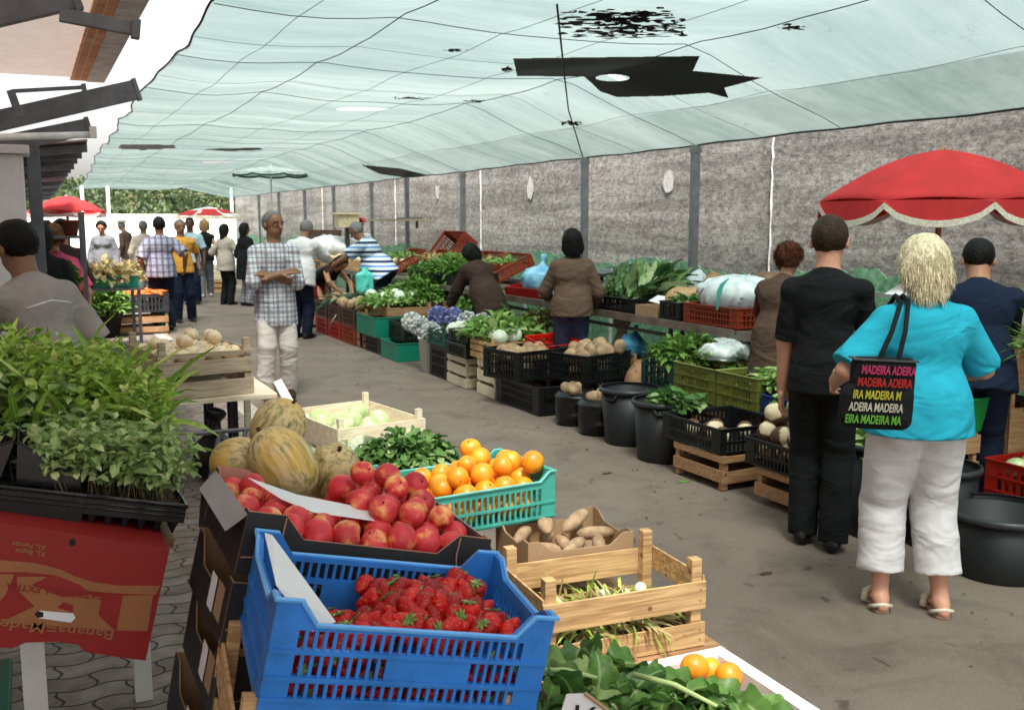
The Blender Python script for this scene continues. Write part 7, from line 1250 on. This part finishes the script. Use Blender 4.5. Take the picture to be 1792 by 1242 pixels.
# white-shirted man behind him
person('grey-haired man in a loose white shirt standing behind the plaid-shirted man', at(527, 592), -.85, 1.70, .013, 'brown', 1.2, hair='short', hc='grey', top=WHC, sleeve=1.5, hem=-.08, ease=.035, bottom=DJEAN, shoe=SHOE, lean=.22, headp=.45, lh=(-.1, .32, .6), rh=(.1, .34, .6))
# crouching woman
pr, J = person('woman with long brown hair in a black sleeveless top bending down over the crates', (4.0, 15.25, 0), math.pi+.5, 1.62, .012, 'tan', 1., True, hair='long', hc='brown', top=BKC, sleeve=.1, hem=-.02, ease=.012, bottom=MAR, blen=.6, shoe=SHOE, lean=1.2, headp=.4, lh=(-.09, .36, .30), rh=(.09, .38, .35), pel=.46, pelback=.05)
# striped man bending
pr, J = person('man in a blue and white striped polo shirt leaning over the far table', (4.55, 13.75, 0), .95, 1.76, .012, 'brown', 1.25, hair='thin', hc='grey', top=STRIPE, sleeve=.75, hem=-.05, ease=.03, bottom=DJEAN, shoe=SHOE, lean=.58, headp=.3, lh=(-.08, .42, .56), rh=(.2, .28, .44), belly=.04)
person('man in white with a red and white cap behind the striped polo shirt', (5.95, 19.3, 0), 2.4, 1.72, .016, 'brown', 1., hair='short', hc='black', top=WHC, sleeve=1.9, hem=-.06, ease=.02, bottom=GRY, shoe=SHOE, lean=.1, headp=.3)
t_ = gy(630, 388, 19.3); cp = thing('cap', 'red and white baseball cap worn behind the far table', 'cap', (5.95-.02, 19.27, 1.60)); MB().lathe([(.108, 0), (.104, .05), (.07, .10), (.001, .115)], 16).build('crown', cloth('cap_red', (190, 60, 70)), cp, True); MB().prism([(-.07, 0), (.07, 0), (.06, .008), (-.06, .008)], -.16, Matrix.Translation((0, -.05, 0))).build('peak', WHC, cp)
t = thing('bag', 'teal green carrier bag hanging from the striped man\'s hand', 'bag', (0, 0, 0)); t.location = gy(638, 492, 13.6); g = Field((-.2, -.1, -.25), (.2, .1, .2), .012); g.box((0, 0, -.03), (.13, .05, .15), None, .05); g.cap((0, 0, .1), (0, 0, .19), .06, .03, .03); g.folds(.008, 30, 20, 2); V, F = surfnets(g.S, g.lo, g.h); meshnp('body', V, F, mat('teal_bag', (.08,.5,.42), .4, var=.2, trans=.3), t)
# group in the middle distance
person('heavy man in a checked shirt and dark jeans seen from behind', at(287, 578), .0, 1.72, .014, 'brown', 1.14, hair='short', hc='black', top=CHECK, sleeve=.9, hem=-.05, ease=.025, bottom=DJEAN, shoe=SHOE, lh=(-.13, .1, .55), rh=(.2, .0, .55))
person('man in a yellow polo shirt and dark trousers facing the camera', at(322, 563), math.pi+.15, 1.68, .014, 'brown', 1.08, hair='short', hc='grey', top=YEL, sleeve=.75, hem=-.04, ease=.018, bottom=DJEAN, shoe=SHOE, lh=(-.18, -.03, .52), rh=(.16, .0, .5), face=True, lf=(-.08, 0, 0), rf=(.07, .05, 0))
person('man in a pale blue shirt behind the yellow polo shirt', at(338, 532), math.pi-.3, 1.72, .017, 'dark', 1., hair='short', hc='black', top=LBL, sleeve=.8, hem=-.04, ease=.015, bottom=NVY, shoe=SHOE, face=True)
person('blonde woman in a black vest and grey trousers walking away', at(362, 520), -.15, 1.68, .017, 'light', 1.02, True, hair='bob', hc='sandy', top=BKC, sleeve=.1, hem=-.05, ease=.018, bottom=GRT, shoe=WHC, lf=(-.05, .0, 0), rf=(.05, .14, 0))
person('woman with dark hair in a white blouse and black trousers', at(398, 533), -1.0, 1.60, .016, 'brown', 1.05, True, hair='long', hc='black', top=BEI, sleeve=1.5, hem=-.1, ease=.025, bottom=BKC, shoe=SHOE, lh=(-.15, .1, .62), rh=(.12, .2, .62))
person('woman in a black tunic and patterned trousers, black hair', at(433, 535), -1.2, 1.62, .016, 'brown', 1.1, True, hair='long', hc='black', top=BKC, sleeve=1.3, hem=-.2, ease=.03, bottom=ZEB, shoe=SHOE, bease=.03)
person('man in an off-white jacket carrying a shoulder bag, back turned', at(257, 530), -.3, 1.66, .018, 'brown', 1.05, hair='short', hc='grey', top=BEI, sleeve=1.9, hem=-.08, ease=.02, bottom=GRT, shoe=SHOE)
person('elderly man in a pale flat cap and brown jacket, looking down', at(226, 499), .9, 1.66, .02, 'brown', 1., hair='short', hc='grey', top=VST, sleeve=1.9, hem=-.1, ease=.02, bottom=GRY, shoe=SHOE, lean=.1, headp=.5)
q = at(226, 499); cp = thing('cap', 'pale flat cap on the elderly man', 'cap', (q[0]-.10, q[1]+.08, 1.62)); MB().lathe([(.10, -.02), (.125, 0), (.11, .035), (.05, .055), (.001, .06)], 16).build('crown', BEI, cp, True); MB().prism([(-.06, -.02), (.06, -.02), (.06, -.012), (-.06, -.012)], .16, Matrix.Rotation(.9, 4, 'Z')).build('peak', BEI, cp)
person('person with dark curly hair and a reddened face in a grey jacket', (gy(180, 420, 21).x, 21, 0), math.pi-.3, 1.66, .017, 'tan', 1.1, True, hair='curly', hc='black', top=GRT, sleeve=1.9, hem=-.1, ease=.025, bottom=NVY, shoe=SHOE, headp=.4, face=True)
person('person with short dark hair at the left stall under the red parasol', (gy(108, 420, 11.5).x, 11.5, 0), .5, 1.68, .017, 'tan', 1., hair='short', hc='black', top=BRC_, sleeve=1.9, hem=-.08, ease=.02, bottom=DJEAN, shoe=SHOE)
# near left: three shoppers at the stall
a = gy(88, 560, 5.0); pr, J = person('man in a grey short-sleeved shirt with a stitched yoke, back turned, close on the left', (a.x+.02, 5.0, 0), .6, 1.70, .010, 'brown', .94, hair='short', hc='black', top=GRY, sleeve=.9, hem=-.08, ease=.028, bottom=DJEAN, shoe=SHOE, lean=.30, side=-.04, headp=.25, rh=(.18, .05, .47), lh=(-.1, .3, .55), fold=.004)
Nn, Tt, Ff, Ss = (Vector(J[q]) for q in ('N', 't', 'f', 's')); MB().tube([Nn-Tt*(.115+.02*abs(u))+Ss*(.125*u)-Ff*(.122-.03*u*u) for u in (-.9, -.6, -.3, 0, .3, .6, .9)], .006, 6).build('yoke_stitching', WHC, pr, True)
a = gy(70, 420, 8.8); person('person with black hair just behind the man in the grey shirt', (a.x, 8.8, 0), .3, 1.66, .013, 'tan', 1., True, hair='bob', hc='black', top=BKC, sleeve=1.9, hem=-.05, ease=.02, bottom=DJEAN, shoe=SHOE, headp=.3)
a = gy(104, 440, 9.6); person('woman with sandy blonde hair in a bright pink top', (a.x, 9.6, 0), .5, 1.64, .012, 'light', 1.08, True, hair='curly', hc='sandy', top=PNK, sleeve=.85, hem=-.05, ease=.02, bottom=DJEAN, shoe=SHOE, lean=.15, headp=.3)

# scraps of leaf and dirt trodden along the crates
r = np.random.default_rng(31); n = 420; X_ = np.concatenate([3.72-np.abs(r.normal(0, .25, 260)), r.uniform(1.8, 3.6, 60), 1.9+np.abs(r.normal(0, .2, 100))]); Y_ = r.uniform(2.2, 16, n)
V, F, T = leaves(np.column_stack([X_, Y_, np.full(n, .006)]), np.column_stack([r.normal(0, 1, n), r.normal(0, 1, n), np.full(n, .02)]), r.uniform(.006, .03, n), r.uniform(.004, .014, n), 2, .2, .2, 'leaf', 3)
tag(meshnp('ground_litter', V, F, leafmat('litter_bits', (.05,.04,.03), (.16,.13,.09), (.14,.24,.07)), None, True, T), 'scattered bits of leaf and dirt on the asphalt along the crates', 'litter', kind='stuff')
